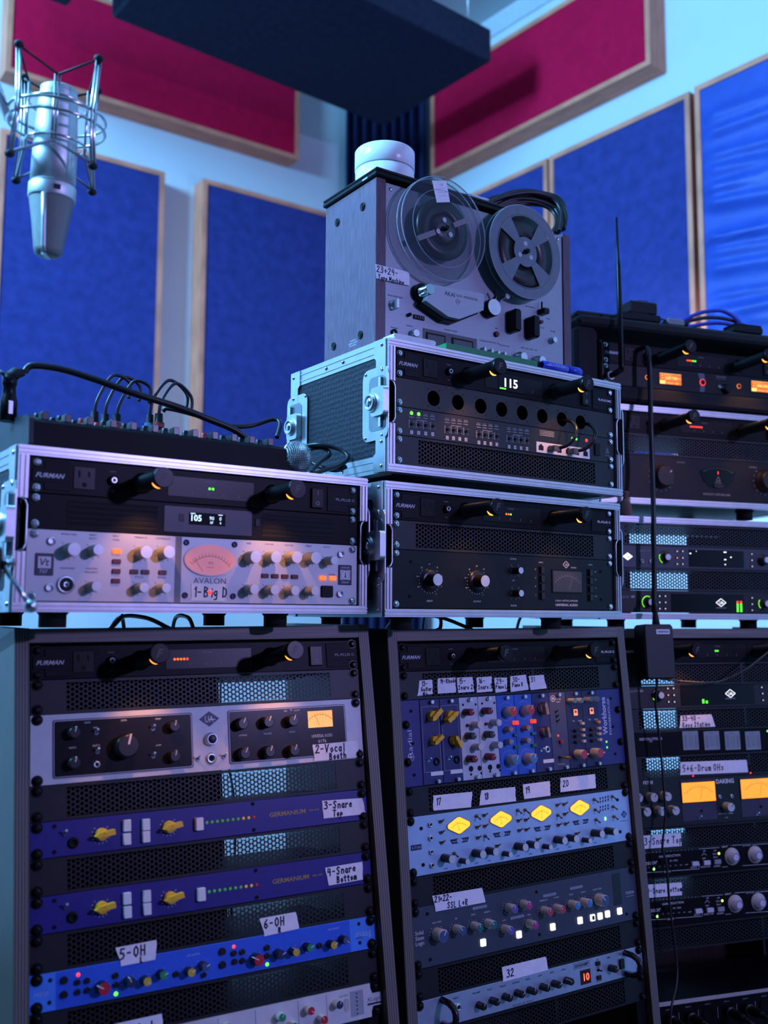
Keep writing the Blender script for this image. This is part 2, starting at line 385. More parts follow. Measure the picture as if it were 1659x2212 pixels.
# ================================================================ flight cases, cabinets and common rack hardware
HEXL = mat('hexagon_laminate', (.012, .013, .020), .5, spec=.3)
def _hex(m):
    nt = m.node_tree; b = nt.nodes['Principled BSDF']; tc = nt.nodes.new('ShaderNodeTexCoord'); vo = nt.nodes.new('ShaderNodeTexVoronoi')
    vo.inputs['Scale'].default_value = 120; vo.inputs['Randomness'].default_value = .35
    bp = nt.nodes.new('ShaderNodeBump'); bp.inputs['Strength'].default_value = .55; bp.inputs['Distance'].default_value = .002
    nt.links.new(tc.outputs['Object'], vo.inputs['Vector']); nt.links.new(vo.outputs['Distance'], bp.inputs['Height']); nt.links.new(bp.outputs['Normal'], b.inputs['Normal'])
_hex(HEXL)
PLY = mat('plywood_edge', (.10, .085, .08), .5, var=.1)
def _ply(m):
    nt = m.node_tree; b = nt.nodes['Principled BSDF']; tc = nt.nodes.new('ShaderNodeTexCoord'); wv = nt.nodes.new('ShaderNodeTexWave')
    wv.inputs['Scale'].default_value = 85; wv.inputs['Distortion'].default_value = .6; wv.bands_direction = 'X'
    rp = nt.nodes.new('ShaderNodeValToRGB'); rp.color_ramp.elements[0].color = (.055, .047, .045, 1); rp.color_ramp.elements[1].color = (.20, .17, .15, 1)
    nt.links.new(tc.outputs['Object'], wv.inputs['Vector']); nt.links.new(wv.outputs['Fac'], rp.inputs['Fac']); nt.links.new(rp.outputs['Color'], b.inputs['Base Color'])
_ply(PLY)
LAMI = mat('brown_laminate', (.055, .040, .032), .38, var=.25, scale=30, stretch=(6, 1, 6))
LSIDE = (0, -math.pi/2, 0); RSIDE = (0, math.pi/2, 0)
def rrect(x0, x1, y0, y1, r, n=4):
    p = []
    for cx, cy, a0 in ((x1-r, y1-r, 0), (x0+r, y1-r, 90), (x0+r, y0+r, 180), (x1-r, y0+r, 270)):
        for i in range(n+1):
            a = R_(a0+90*i/n); p.append((cx+r*math.cos(a), cy+r*math.sin(a)))
    return p
def latch(parent, x, y, z, rot, half=1):
    "butterfly latch dish; half=+1: cut by the front edge, -1: cut by the rear edge"
    o = obj('latch', shared(('latch', half), lambda: MB().poly(rrect(-34, 34, -56, 56, 14), 0, 2.0)), STEEL, parent, (x, y, z), rot)
    obj('latch_dish', shared(('latch_dish', half), lambda: MB().poly(rrect(-22 + 6*half, 22 + 6*half, -42, 42, 9), 2.0, 2.6)), mat('dish_shadow_steel', (.30, .32, .34), .4, 1), o)
    obj('latch_body', shared(('latch_body', half), lambda: MB().poly(rrect(-8+10*half, 26+10*half, -22, 22, 6), 2.0, 12).cyl(4*half, 0, 15, 2, 15, 20).ring(4*half, 0, 10, 12.5, 15, 18, 20)), STEEL, o)
    obj('latch_hub', shared(('latch_hub', half), lambda: MB().dome(4*half, 0, 8, 15, 4).box(18*half-3, 18*half+3, -38, 38, 2, 7)), CHROME, o)
    return o
def flight_case(fr, nU, name, label, depth=285, feet=True, lip=5, right=True, rear=((9, 503),)):
    H = nU*U; OH = H+26; OW = PW+30
    t = empty(name, fr.M(-15, -H-13, 0), label, 'flight case', 'aluminium edged flight cases')
    for x0, x1 in ((.8, 8), (OW-8, OW-.8)): obj('side_panel', MB().box(x0, x1, 8, OH-8, -depth+2, -4), HEXL, t)
    obj('top_panel', MB().box(1, OW-1, OH-8, OH-.8, -depth+2, -4), HEXL, t); obj('bottom_panel', MB().box(1, OW-1, .8, 8, -depth+2, -4), HEXL, t)
    Lp = [(0, 0), (26, 0), (26, 1.6), (1.6, 1.6), (1.6, 26), (0, 26)]
    for fx, fy in ((0, 0), (0, 1), (1, 0), (1, 1)):
        pts = [((OW+.6-x) if fx else x-.6, (OH+.6-y) if fy else y-.6) for x, y in Lp]
        m = MB().poly(pts, -depth+20, -22)
        x = OW+.9 if fx else -.9
        for k in (7, 18):   # two shallow ridges pressed along the angle
            yy = (OH-k) if fy else k
            m.box(min(x, x+(.7 if fx else -.7)), max(x, x+(.7 if fx else -.7)), yy-1.2, yy+1.2, -depth+22, -26)
        obj('edge_trim', m, EXTR, t)
    n0, n1 = OH*.36, OH*.68
    def bar(x0, x1, y0, y1):
        m = MB().box(x0, x1, y0, y1, -14, lip)
        if x1-x0 > y1-y0: m.box(x0, x1, y0+2.5, y0+4.5, lip, lip+1.6).box(x0, x1, y1-4.5, y1-2.5, lip, lip+1.6)
        else: m.box(x0+2.5, x0+4.5, y0, y1, lip, lip+1.6).box(x1-4.5, x1-2.5, y0, y1, lip, lip+1.6)
        obj('front_trim', m, EXTR, t)
    bar(0, OW, OH-12, OH); bar(0, OW, 0, 12)
    for x0 in (0, OW-13):
        bar(x0, x0+13, n1, OH-12); bar(x0, x0+13, 12, n0)
        # folded steel lip around the latch cut-out
        xo = x0+13 if x0 == 0 else x0; s = 1 if x0 == 0 else -1
        obj('latch_lip', MB().tube([(xo-s*9, n1+1, lip), (xo-s*3, n1-3, lip), (xo-s*.5, n1-9, lip), (xo-s*.5, n0+9, lip), (xo-s*3, n0+3, lip), (xo-s*9, n0-1, lip)], 1.5, 6), STEEL, t)
    ry = (0, OH/2)
    for rot, x, sx in ((LSIDE, -.6, 1), (RSIDE, OW+.6, -1)):
        f = lambda z: z*sx
        if sx < 0 and not right: continue
        # local x of a side part runs towards the front on the left side, towards the back on the right side
        for yy, up in ((OH, -1), (0, 1)):
            for zz, dr in ((0, -1), (-depth, 1)):
                pts = [(0, 0), (dr*30, 0), (dr*30, up*26), (dr*24, up*30), (dr*24, up*58), (0, up*58)]
                obj('corner_plate', MB().poly([(a*sx, b) for a, b in pts], 0, 2.2), STEEL, t, (x, yy, zz), rot)
        obj('front_edge_plate', MB().box(min(0, f(-24)), max(0, f(-24)), 50, OH-50, 0, 1.2), STEEL, t, (x, 0, 0), rot)
        latch(t, x, OH*.52, -26, rot, sx)
        latch(t, x, OH*.52, -depth+22, rot, -sx)
        rv = MB()
        for zz in (-9, -depth+9): 
            for yy in (9, 46, OH-9, OH-46): rv.dome(f(zz), yy, 3.4, 2.2, 2.2, 10, 3)
        for zz in (-depth*.42, -depth*.6):
            for yy in (13, OH-13): rv.dome(f(zz), yy, 3.4, 1.0, 2.2, 10, 3)
        for yy in (OH*.52-50, OH*.52+50):
            for zz in (-52, -8, -depth+50): rv.dome(f(zz), yy, 3.2, 2.0, 2.0, 10, 3)
        obj('rivets', rv, CHROME, t, (x, 0, 0), rot, kind='stuff')
    for a, b in rear: obj('rear_panel', MB().box(a, b, 9, OH-9, -depth+4, -depth+10), HEXL, t)  # unseen boards added to darken the vent holes; gaps keep some holes bright
    for x0 in (16, OW-34): obj('rack_rail', MB().box(x0, x0+18, 12, OH-12, -40, -3.4), BLK2, t)
    if feet:
        for x in (62, OW-130):
            for z in (-40, -depth+40): obj('rubber_foot', MB().lathe([(17, -19.5), (17, -4), (20, 0)], 18, 0, 0, capb=True), RUB, t, (x, 0, z), (-math.pi/2, 0, 0))
    return t
def cabinet(fr, tilt, label, nU=21, depth=262, out0=3, out1=30, rear=()):
    "wooden rack cabinet with sloping front; sides reach down to the floor"
    tt = R_(tilt)
    t = empty('rack_cabinet', fr.M(0, 0, 0), label, 'rack cabinet', 'wooden rack cabinets')
    loc = lambda h, f: (h*math.cos(tt)-f*math.sin(tt), h*math.sin(tt)+f*math.cos(tt))   # (y, z)
    fl = -(fr.O.z*1000-2)
    fy, fz = [], []
    y0, z0 = loc(25/math.cos(tt), 0)
    prof = [(23, out0), (-120, out0+(out1-out0)*.35), (-330, out0+(out1-out0)*.6), (-720, out1)]
    # local front points down to the floor
    yf = (fl-out1*math.sin(tt))/math.cos(tt)
    front = prof+[(yf, out1)]
    bt = loc(23/math.cos(tt), -depth); bb = loc(fl, -depth)
    for x0, x1 in ((-20.5, -2), (PW+2, PW+20.5)):
        side = [(z, y) for y, z in front]+[(bb[1], bb[0]), (bt[1], bt[0])]
        m = MB().poly(side, x0, x1)      # (z, y, x) -> reorder
        m.v = [(c, b, a) for a, b, c in m.v]; m.f = [f[::-1] for f in m.f]
        obj('side_panel', m, LAMI, t)
        e = MB()
        for (ya, za), (yb, zb) in zip(front, front[1:]):
            e.add([(x0+.6, ya, za), (x1-.6, ya, za), (x1-.6, yb, zb), (x0+.6, yb, zb), (x0+.6, ya, za+1.4), (x1-.6, ya, za+1.4), (x1-.6, yb, zb+1.4), (x0+.6, yb, zb+1.4)],
                  [(0, 1, 2, 3), (7, 6, 5, 4), (0, 4, 5, 1), (2, 6, 7, 3), (1, 5, 6, 2), (0, 3, 7, 4)])
        obj('edge_band', e, PLY, t)
        obj('rack_rail', MB().box(x0+20 if x0 < 0 else x1-41, x0+41 if x0 < 0 else x1-20, -nU*U, 0, -30, -3.4), BLK2, t)
    m = MB().box(-20.5, PW+20.5, 3.5, 22.5, -depth+14, out0-.2)
    obj('top_panel', m, LAMI, t)
    e = MB().box(-20, PW+20, 4.2, 22.0, out0-.2, out0+1.3)
    o = obj('edge_band', e, mat('plywood_edge_flat', (.15, .13, .12), .5, var=.35, scale=260, stretch=(.02, 1, 1)), t)
    for a, b in rear: obj('rear_panel', MB().box(a, b, -1000, 3 if b-a > 100 else -540, -depth*.9-6, -depth*.9), LAMI, t)  # added behind the vents to hide the bright wall where holes look dark
    yb = loc(fl+60, 0)[0]
    obj('bottom_panel', MB().box(-2, PW+2, yb, yb+18, -depth*.8, 10), LAMI, t)
    return t
def screw(u, x, y, kind):
    if kind == 'chrome':
        o = obj('screw', shared(('screw_c',), lambda: MB().lathe([(5.6, 0), (5.6, 1.2), (4.6, 2.6), (2.6, 3.3)], 14).box(-2.2, 2.2, -.6, .6, 3.3, 3.34).box(-.6, .6, -2.2, 2.2, 3.3, 3.34)), CHROME, u, (x, y, 0))
    else:
        o = obj('screw', shared(('screw_b',), lambda: MB().ring(0, 0, 7.2, 3, 0, 1.0, 14).lathe([(5.2, 0), (5.2, 3), (4.2, 5.2), (2.4, 5.8)], 14)), PLAST, u, (x, y, 0))
    return o
class Unit:
    def __init__(s, fr, u0, n, name, label, cat, panel=BLACK, body=220, screws='black', view=None, group=None, holes=None, z=0, thick=3):
        s.fr, s.u0, s.n = fr, u0, n; s.H = n*U
        s.e = empty(name, fr.M(0, -(u0+n)*U, z), label, cat, group)
        s.mm = {}; s.panel = None
        if fr.L:
            q = [fr.ed(fr.L, u0), fr.ed(fr.Rr, u0), fr.ed(fr.Rr, u0+n), fr.ed(fr.L, u0+n)]
            s.h = homog(q, [(0, s.H), (PW, s.H), (PW, 0), (0, 0)])
        else: s.h = None
        s.vw = view or (0, 0, 1)
        if panel: s.panel = obj('front_panel', MB().box(0, PW, .4, s.H-.4, -thick, 0, .8), panel, s.e)
        if body: obj('chassis', MB().box(20, PW-20, 1.5, s.H-1.5, -min(body, 205), -thick), BLK2, s.e)
        if screws:
            ys = holes or ([6.35, 38.1] if n == 1 else [6.35, s.H-6.35])
            for y in ys:
                for x in (8.75, PW-8.75): screw(s.e, x, y, screws)
    def view(s, *v): s.vw = v; return s
    def P(s, zx, zy, h=0):
        px, py = s.vw[0]+zx/s.vw[2], s.vw[1]+zy/s.vw[2]
        if s.h:
            a = s.h; w = a[6]*px+a[7]*py+1; x, y = (a[0]*px+a[1]*py+a[2])/w, (a[3]*px+a[4]*py+a[5])/w
        else:
            x, y = s.fr.model(px, py); y += (s.u0+s.n)*U
        if h:
            x0, y0 = s.fr.model(px, py); x1, y1 = s.fr.model(px, py, h); x += x1-x0; y += y1-y0
        return x, y
    def part(s, name, mb, m, zx=None, zy=None, h=0, parent=None, z=0, rot=None, xy=None, label=None, kind=None):
        x, y = xy if xy else (s.P(zx, zy, h) if zx is not None else (0, 0))
        return obj(name, mb, m, parent or s.e, (x, y, z), rot, label, kind)
    def t(s, txt, zx, zy, size, m=None, **k):
        "printed lettering, collected per ink into one part"
        m = m or WHITE; x, y = s.P(zx, zy); put_text(s.mm.setdefault(('lettering', m.name), MB()), txt, x, y, size, **k)
    def txy(s, txt, x, y, size, m=None, **k): put_text(s.mm.setdefault(('lettering', (m or WHITE).name), MB()), txt, x, y, size, **k)
    def ln(s, m=None, name='print_lines'): return s.mm.setdefault((name, (m or WHITE).name), MB())
    def ticks(s, x, y, r0, r1, n=11, a0=-225, a1=45, w=.5, m=None):
        b = s.ln(m, 'scale_marks')
        for i in range(n):
            a = R_(a1+(a0-a1)*i/(n-1)) if n > 1 else 0
            b.line(x+r0*math.cos(a), y+r0*math.sin(a), x+r1*math.cos(a), y+r1*math.sin(a), w, .02, .2)
    def done(s):
        for (nm, mn), b in s.mm.items(): obj(nm, b, MATS[mn], s.e, kind='stuff')
        s.mm = {}; return s
def rbox(w, h, z0, z1, c=.8): return MB().box(-w/2, w/2, -h/2, h/2, z0, z1, c)
def disc(r, z0, z1, n=20): return MB().cyl(0, 0, r, z0, z1, n)
def knob(u, zx, zy, r, h, body, cap=None, ptr=None, ang=90, kind='plain', skirt=None, onbase=False, xy=None, capr=.86, ribs=0):
    "knob whose cap centre is at the view position; returns (x, y) of its shaft"
    x, y = xy if xy else u.P(zx, zy, 0 if onbase else h)
    def mk():
        m = MB()
        if skirt: m.lathe([(skirt, 0), (skirt, 1.2), (r*1.02, 1.8)], 24, capt=False)
        z0 = 1.8 if skirt else .3
        if ribs:
            n = ribs*2; pr = []
            for i in range(n):
                a = 2*math.pi*i/n; q = r*(1 if i % 2 else .9); pr.append((q*math.cos(a), q*math.sin(a)))
            m.poly(pr, z0, h-1)
            m.lathe([(r*.88, h-1), (r*capr, h)], 24)
        else: m.lathe([(r, z0), (r*.98, h*.55), (r*.93, h-.8), (r*capr, h)], 24)
        return m
    k = obj('knob', shared(('knob', round(r, 2), round(h, 2), skirt, capr, ribs), mk), body, u.e, (x, y, 0), R_(ang))
    if cap: obj('knob_cap', shared(('kcap', round(r, 2), round(h, 2), capr), lambda: MB().cyl(0, 0, r*capr*.97, h, h+.5, 24)), cap, k)
    if ptr: obj('pointer', shared(('kptr', round(r, 2), round(h, 2)), lambda: MB().box(r*.15, r*.84, -max(.35, r*.07), max(.35, r*.07), h+.5, h+.75).box(r*.8, r*1.0, -max(.35, r*.07), max(.35, r*.07), h*.35, h+.75)), ptr, k)
    return x, y
def toggle(u, zx, zy, m=CHROME, up=1, s=1.0, xy=None):
    x, y = xy if xy else u.P(zx, zy)
    o = obj('toggle_switch', shared(('tog', up, s), lambda: MB().cyl(0, 0, 3*s, 0, 2.5*s, 8).tube([(0, 0, 2*s), (0, up*2.5*s, 7*s), (0, up*4.5*s, 11*s)], [1.1*s, 1.3*s, 1.7*s], 8)), m, u.e, (x, y, 0))
    return o
def jack(u, zx, zy, r=6, m=STEEL):
    x, y = u.P(zx, zy)
    o = obj('jack_socket', shared(('jack', r), lambda: MB().lathe([(r, 0), (r, 1.5), (r*.8, 3), (r*.5, 3.2), (r*.5, .6)], 18, capt=False)), m, u.e, (x, y, 0))
    obj('jack_hole', shared(('jackh', r), lambda: MB().cyl(0, 0, r*.55, .1, .7, 14)), HOLE, o)
def light(u, zx, zy, m, r=1.6, z=.1, h=1.2, name='led'):
    x, y = u.P(zx, zy); obj(name, shared(('led', r, h), lambda: MB().dome(0, 0, r, 0, h, 10, 3)), m, u.e, (x, y, z))
def button(u, zx, zy, w, h, d, m, name='button', c=.6, xy=None, label=None):
    x, y = xy if xy else u.P(zx, zy)
    return obj(name, shared(('btn', w, h, d), lambda: rbox(w, h, 0, d, c)), m, u.e, (x, y, 0), label=label)
def tape(u, quad, lines, label, size=7, w=.9, z=.6, x0=2.5, top=2.5, gap=1.35, indent=None, seed=1):
    "paper tape stuck on the panel: quad = view corners tl,tr,br,bl; hand-written lines"
    q = [u.P(*c) for c in quad]; rn = random.Random(seed)
    def edge(a, b, n):
        return [(a[0]+(b[0]-a[0])*i/n+rn.uniform(-.8, .8), a[1]+(b[1]-a[1])*i/n+rn.uniform(-.4, .4)) for i in range(n)]
    pts = [q[0]]+edge(q[1], q[2], 4)+[q[2]]+edge(q[3], q[0], 4)
    o = obj('tape_label', MB().poly(pts, z, z+.3), TAPE, u.e, label=label)
    m = MB()
    ax, ay = q[0]; ang = math.atan2(q[1][1]-q[0][1], q[1][0]-q[0][0])
    acc = 0
    for i, s in enumerate(lines):
        ind = (indent[i] if indent else 0); b = MB()
        sz = size[i] if isinstance(size, (list, tuple)) else size
        pen(b, s, x0+ind, 0, sz, w*1.5, z=.15, seed=seed+i)
        ca, sa = math.cos(ang), math.sin(ang); acc += sz*(gap if i else 1); yy = -(top+acc)
        m.add([(ax+x*ca-(y+yy)*sa, ay+x*sa+(y+yy)*ca, zz+z+.3) for x, y, zz in b.v], b.f)
    if m.v: obj('handwriting', m, INK, o)
    return o
# ---- perforated vent panel (one shared mesh)
def vent_field(x0=48, x1=PW-48, y0=5.2, y1=U-5.2, pv=6.5, hr=2.45, z=-.4, zb=-1.6):
    m = MB(); ch = pv*.8660; nx = int((x1-x0)/ch); R = pv/math.sqrt(3)
    for i in range(nx+1):
        cx = x0+i*ch; off = 0 if i % 2 else pv/2; j = 0
        while True:
            cy = y0+off+j*pv; j += 1
            if cy > y1+.1: break
            o = [(cx+R*math.cos(R_(60*k)), cy+R*math.sin(R_(60*k))) for k in range(6)]
            c = [(cx+hr*math.cos(R_(30*k)), cy+hr*math.sin(R_(30*k))) for k in range(12)]
            v = [(*p, z) for p in o]+[(*p, z) for p in c]+[(*p, zb) for p in c]; f = []
            for k in range(6):
                a, b = k, (k+1) % 6; i0, i1, i2 = 6+2*k, 6+2*k+1, 6+(2*k+2) % 12
                f += [(a, b, i2, i1), (a, i1, i0)]
                f += [(i0, i1, i1+12, i0+12), (i1, i2, i2+12, i1+12)]
            m.add(v, f)
    ux0, ux1 = x0-R*.6, x0+nx*ch+R*.6; uy0, uy1 = y0-pv*.18, y1+pv*.18
    m.box(0, ux0, .4, U-.4, -1.6, 0).box(ux1, PW, .4, U-.4, -1.6, 0).box(ux0, ux1, .4, uy0, -1.6, 0).box(ux0, ux1, uy1, U-.4, -1.6, 0)
    m.box(24, PW-24, .4, 1.6, -14, -1.6).box(24, PW-24, U-1.6, U-.4, -14, -1.6)
    return m
VENTM = mat('vent_black_steel', (.012, .013, .016), .45, .3, var=.15)
def vent(fr, u0, label, screws='black'):
    u = Unit(fr, u0, 1, 'vent_panel', label, 'vent panel', panel=None, body=0, screws=screws, group='perforated rack vent panels')
    obj('perforated_plate', shared(('vent',), vent_field), VENTM, u.e)
    return u
# ---- rack power conditioner with two pull-out lamps
def furman(fr, name, label, leds, right_text, lamps=(145, 338), ext=(78, 78), bulbs=(1, 1), screws='chrome', lampw=.5, u0=0, switch=True, display=None, hide_left=False, bezel=True):
    u = Unit(fr, u0, 1, name, label, 'power conditioner', panel=BLACK, body=200, screws=screws, group='power conditioners with pull-out lamps')
    e = u.e
    obj('badge_plate', MB().box(3, 50, 13.5, 31, 0, 1.5, .8).box(18, 50, 4, 40.4, 0, 1.3, .8), BLK2, e)
    b = MB(); put_text(b, 'FURMAN', 25, 22.3, 5.6, z=1.7, shear=.35, bold=.02, width=36); obj('logo', b, mat('pale_print', (.55, .55, .6), .4), e)
    o = obj('power_outlet', MB().box(54, 82, 8, 37, 0, 1.2, 1), PLAST, e)
    obj('outlet_slots', MB().box(60, 62.5, 23, 32, 1.2, 1.5).box(72.5, 75, 24, 31, 1.2, 1.5).cyl(68, 14, 3, 1.2, 1.5, 12), HOLE, o)
    obj('dimmer_knob', MB().lathe([(6.4, 0), (6, 5), (4.4, 6)], 16, 105, 22.5), PLAST, e)
    obj('dimmer_cap', MB().ring(105, 22.5, 3.6, 2.4, 6, 6.6, 16), CHROME, e)
    u.txy('DIMMER', 105, 34, 1.7, DIM); u.txy('PUSH', 105, 9.5, 1.6, DIM)
    obj('meter_strip', MB().box(180, 308, 8.5, 36, 0, .8, .6), PLAST, e)
    u.txy('VOLTAGE', 240, 31.5, 2.2, DIM, z=.9)
    for k in range(4): u.ln(DIM).line(215+k*23.3, 12.5, 215+k*23.3, 16, .7, .8, 1.0)
    for x, m in leds: obj('led', shared(('led', 1.8, 1.2), lambda: MB().dome(0, 0, 1.8, 0, 1.2, 10, 3)), m, e, (x, 22.3, .8))
    if display:
        o = obj('display_window', MB().box(208, 266, 8, 33, .8, 1.6, .5), HOLE, e)
        b = MB(); put_text(b, display, 236, 22, 14, z=1.7, bold=.025, width=29); obj('digits', b, led('digit_white', (.72, .80, 1.0), 2.2), o)
        obj('led', MB().box(211, 224, 10, 12.2, 1.6, 1.9), LG, o)
    if switch:
        o = obj('rocker_switch', MB().box(401, 421, 7, 36, 0, 4, 1.2), PLAST, e)
        u2 = MB().box(410.6, 411.5, 26, 32, 4, 4.2).ring(411, 14, 3, 2.2, 4, 4.2, 14); obj('switch_marks', u2, DIM, o)
    obj('model_plate', MB().box(429, 479, 13.5, 31, 0, 1.5, .8).box(429, 464, 4, 40.4, 0, 1.3, .8), BLK2, e)
    if right_text:
        b = MB(); put_text(b, right_text, 460, 22.3, 3.8, z=1.7, bold=.02, width=33); obj('model_name', b, WHITE if bezel == 2 else DIM, e)
    for k, x in enumerate(lamps):
        L = ext[k]
        tb = obj('lamp_tube', MB().lathe([(13.8, 0), (13.8, 1.5), (11.2, 2), (11.2, L-9)], 28, 0, 0), PLAST, e, (x, 22.2, 0))
        cp = obj('lamp_cap', MB().lathe([(12.6, L-9), (13.2, L-8), (13.2, L-1.5), (12.2, L)], 28, 0, 0), PLAST, tb)
        b = MB(); put_text(b, 'F', 0, 0, 11, z=L+.12, shear=.3, bold=.03); obj('cap_emblem', b, mat('cap_emblem_grey', (.05, .05, .055), .5), tb)
        if bulbs[k]:
            # opening under the tube with the amber bulb glowing in it
            pts = [(10.9*math.sin(a)*1.0, -10.9*math.cos(a), L-15) for a in (-1.0, -.75, -.5, -.25, 0, .25, .5)]
            gl = MB().tube(pts, [.6, 1.4, 1.9, 2.1, 1.9, 1.2, .5], 8)
            obj('bulb', gl, LAMB, tb)
            d = bpy.data.lights.new('lamp_glow', 'SPOT'); d.color = (1, .40, .10); d.energy = lampw; d.spot_size = R_(84); d.spot_blend = .8; d.shadow_soft_size = .004
            lo = bpy.data.objects.new('lamp_glow', d); COL.objects.link(lo); lo.parent = tb; lo.location = (0, -.0145, (L-16)*.001)
            lo.rotation_euler = (R_(-64), 0, 0)
    u.done(); return u
# ================================================================ gear in the three front flight cases
SILV = mat('silver_panel', (.50, .49, .51), .42, .25, var=.04, scale=12)
WHP = mat('pale_panel', (.62, .60, .64), .42, .25, var=.03)
KSIL = mat('silver_knob', (.70, .70, .73), .28, .35)
KGRY = mat('grey_knob_body', (.46, .43, .38), .4)
KBLK = mat('black_knob', (.010, .010, .012), .32)
SPUN = mat('spun_aluminium_cap', (.72, .72, .75), .3, .4)
REDB = mat('dark_red_button', (.10, .012, .008), .35)
FACE = mat('meter_face_warm', (.8, .5, .2), .5, emit=(1, .38, .03), es=1.0, var=.2, scale=30)
FACEP = mat('meter_face_pink', (.85, .45, .40), .5, emit=(1, .20, .16), es=.28)
DKMET = mat('meter_face_unlit', (.045, .045, .05), .3)
NAVYB = mat('navy_badge', (.015, .015, .06), .4)
def rectP(u, a, b, c, d):
    x0, y1 = u.P(a, b); x1, y0 = u.P(c, d); return x0, x1, y0, y1
def ua_logo(u, zx, zy, w, h, fill, ink, outline=False, zo=0):
    x, y = u.P(zx, zy)
    m = MB()
    if outline:
        for a, b in (((-1, 0), (0, 1)), ((0, 1), (1, 0)), ((1, 0), (0, -1)), ((0, -1), (-1, 0))): m.line(x+a[0]*w/2, y+a[1]*h/2, x+b[0]*w/2, y+b[1]*h/2, h*.07, .05+zo, .25+zo)
    else: m.poly([(x-w/2, y), (x, y+h/2), (x+w/2, y), (x, y-h/2)], .05+zo, .25+zo)
    o = obj('logo', m, fill, u.e)
    b = MB(); put_text(b, 'UA', x, y, h*.42, z=.32+zo, bold=.0, width=w*.42); b.line(x-w*.02, y-h*.04, x+w*.3, y-h*.04, h*.05, .25+zo, .33+zo)
    obj('logo_letters', b, ink, o)
def meter(u, r, face, frame=None, arc=True, needle=90, fw=2., label=None, ink=None, red=False, name='vu_meter'):
    "lit pointer meter in the local rectangle r = x0,x1,y0,y1"
    x0, x1, y0, y1 = r; ink = ink or DARKP
    f = obj(name, MB().box(x0-fw, x1+fw, y0-fw, y1+fw, 0, 1.2, .6), frame or PLAST, u.e, label=label)
    obj('meter_face', MB().box(x0, x1, y0, y1, 1.2, 1.5), face, f)
    m = MB(); cx, cy = (x0+x1)/2, y0-(y1-y0)*.15; rr = (y1-y0)*.92
    pts = [(cx+rr*1.15*math.cos(R_(a)), cy+rr*math.sin(R_(a))) for a in range(140, 39, -10)]
    pts = [p for p in pts if x0+.6 < p[0] < x1-.6]
    for a, b in zip(pts, pts[1:]): m.line(*a, *b, .45, 1.5, 1.6)
    for p in pts: m.line(p[0], p[1], p[0]+(p[0]-cx)*.13, min(y1-.5, p[1]+(p[1]-cy)*.13), .4, 1.5, 1.6)
    a = R_(needle); m.line(cx+rr*.3*math.cos(a), max(y0, cy+rr*.3*math.sin(a)), cx+rr*1.05*math.cos(a), cy+rr*1.0*math.sin(a), .4, 1.5, 1.7)
    obj('meter_scale', m, ink, f)
    return f
# ---- case L
flight_case(FL, 4, 'flight_case', 'low aluminium-edged flight case under the black mixer, frontmost on the left')
furman(FL, 'power_conditioner', 'black power conditioner directly under the black mixer, two green lights', [(240.5, LG), (245.5, LG)], 'PL-PLUS C', ext=(72, 72))
u = Unit(FL, 1, 1, 'fan_panel', 'black rack cooling panel with slotted grilles and small white-digit screen', 'cooling panel', body=60, screws='chrome')
for x0 in (47, 322):
    for k in range(5): u.part('slot', shared(('fslot',), lambda: MB().box(0, 120, -1.9, 1.9, .02, .15)), HOLE, xy=(x0, 8+k*7))
    for k in range(4): u.part('grille_bar', shared(('fbar',), lambda: MB().box(0, 120, -1.2, 1.2, 0, .9)), BLK2, xy=(x0, 11.5+k*7))
u.part('display_bezel', MB().box(176, 306, 5, 40, 0, .8, .5), mat('dark_blue_plastic', (.010, .012, .03), .4))
u.view(380, 980, 3.7705)
x0, x1, y0, y1 = rectP(u, 85, 480, 380, 600)
o = u.part('screen', MB().box(x0, x1, y0, y1, .8, 1.2), HOLE)
b = MB(); w = x1-x0
put_text(b, '105', x0+w*.20, (y0+y1)/2+1, 8.2, z=1.3, bold=.02); put_text(b, '90', x0+w*.62, y1-6.5, 5, z=1.3); put_text(b, '0', x0+w*.86, y1-6.5, 5, z=1.3); put_text(b, '0F', x0+w*.62, y0+4, 3.6, z=1.3); put_text(b, '4', x0+w*.86, y0+4, 3.6, z=1.3)
b.box(x0+2, x0+9, y1-2, y1-1, 1.2, 1.4).box(x0+w*.8, x0+w*.92, y1-2, y1-1, 1.2, 1.4)
obj('screen_digits', b, led('screen_white', (.55, .75, 1), 1.6), o)
for dx in (-14, 100): u.part('side_button', MB().box(x0+dx, x0+dx+7, y0+3, y1-3, .8, 1.4, .5), PLAST)
u.done()
# preamp / compressor with oval meter
u = Unit(FL, 2, 2, 'channel_strip', 'silver valve channel strip with pink oval meter and shiny knobs', 'channel strip', panel=SILV, body=250, screws='chrome').view(0, 950, 3.95)
x, y = u.P(1525, 1110); u.part('groove', MB().box(x-4.5, x+4.5, 1, 87.9, .02, .25), mat('groove_grey', (.20, .20, .22), .5))
x0, x1, y0, y1 = rectP(u, 305, 970, 462, 1165)
o = u.part('badge', MB().box(x0, x1, y0, y1, 0, 1.2, 1), NAVYB); obj('badge_plate', MB().box(x0+3.5, x1-3.5, y0+9, y1-4, 1.2, 1.5), SILV, o)
b = MB(); put_text(b, 'Vt', (x0+x1)/2, (y0+y1)/2+3, 9, z=1.55, shear=.2, bold=.02); obj('badge_letters', b, NAVYB, o)
b = MB(); put_text(b, '737', (x0+x1)/2-1, y0+5, 4.6, z=1.3); obj('badge_number', b, SILV, o)
KN = [(640, 940, 8.6, 1, 8), (845, 945, 7, 1, 5), (835, 1255, 6.6, 0, 0), (1255, 965, 8.6, 1, 8), (1450, 965, 8.6, 1, 8), (1240, 1265, 6.6, 0, 0), (1430, 1270, 6.6, 0, 0)]
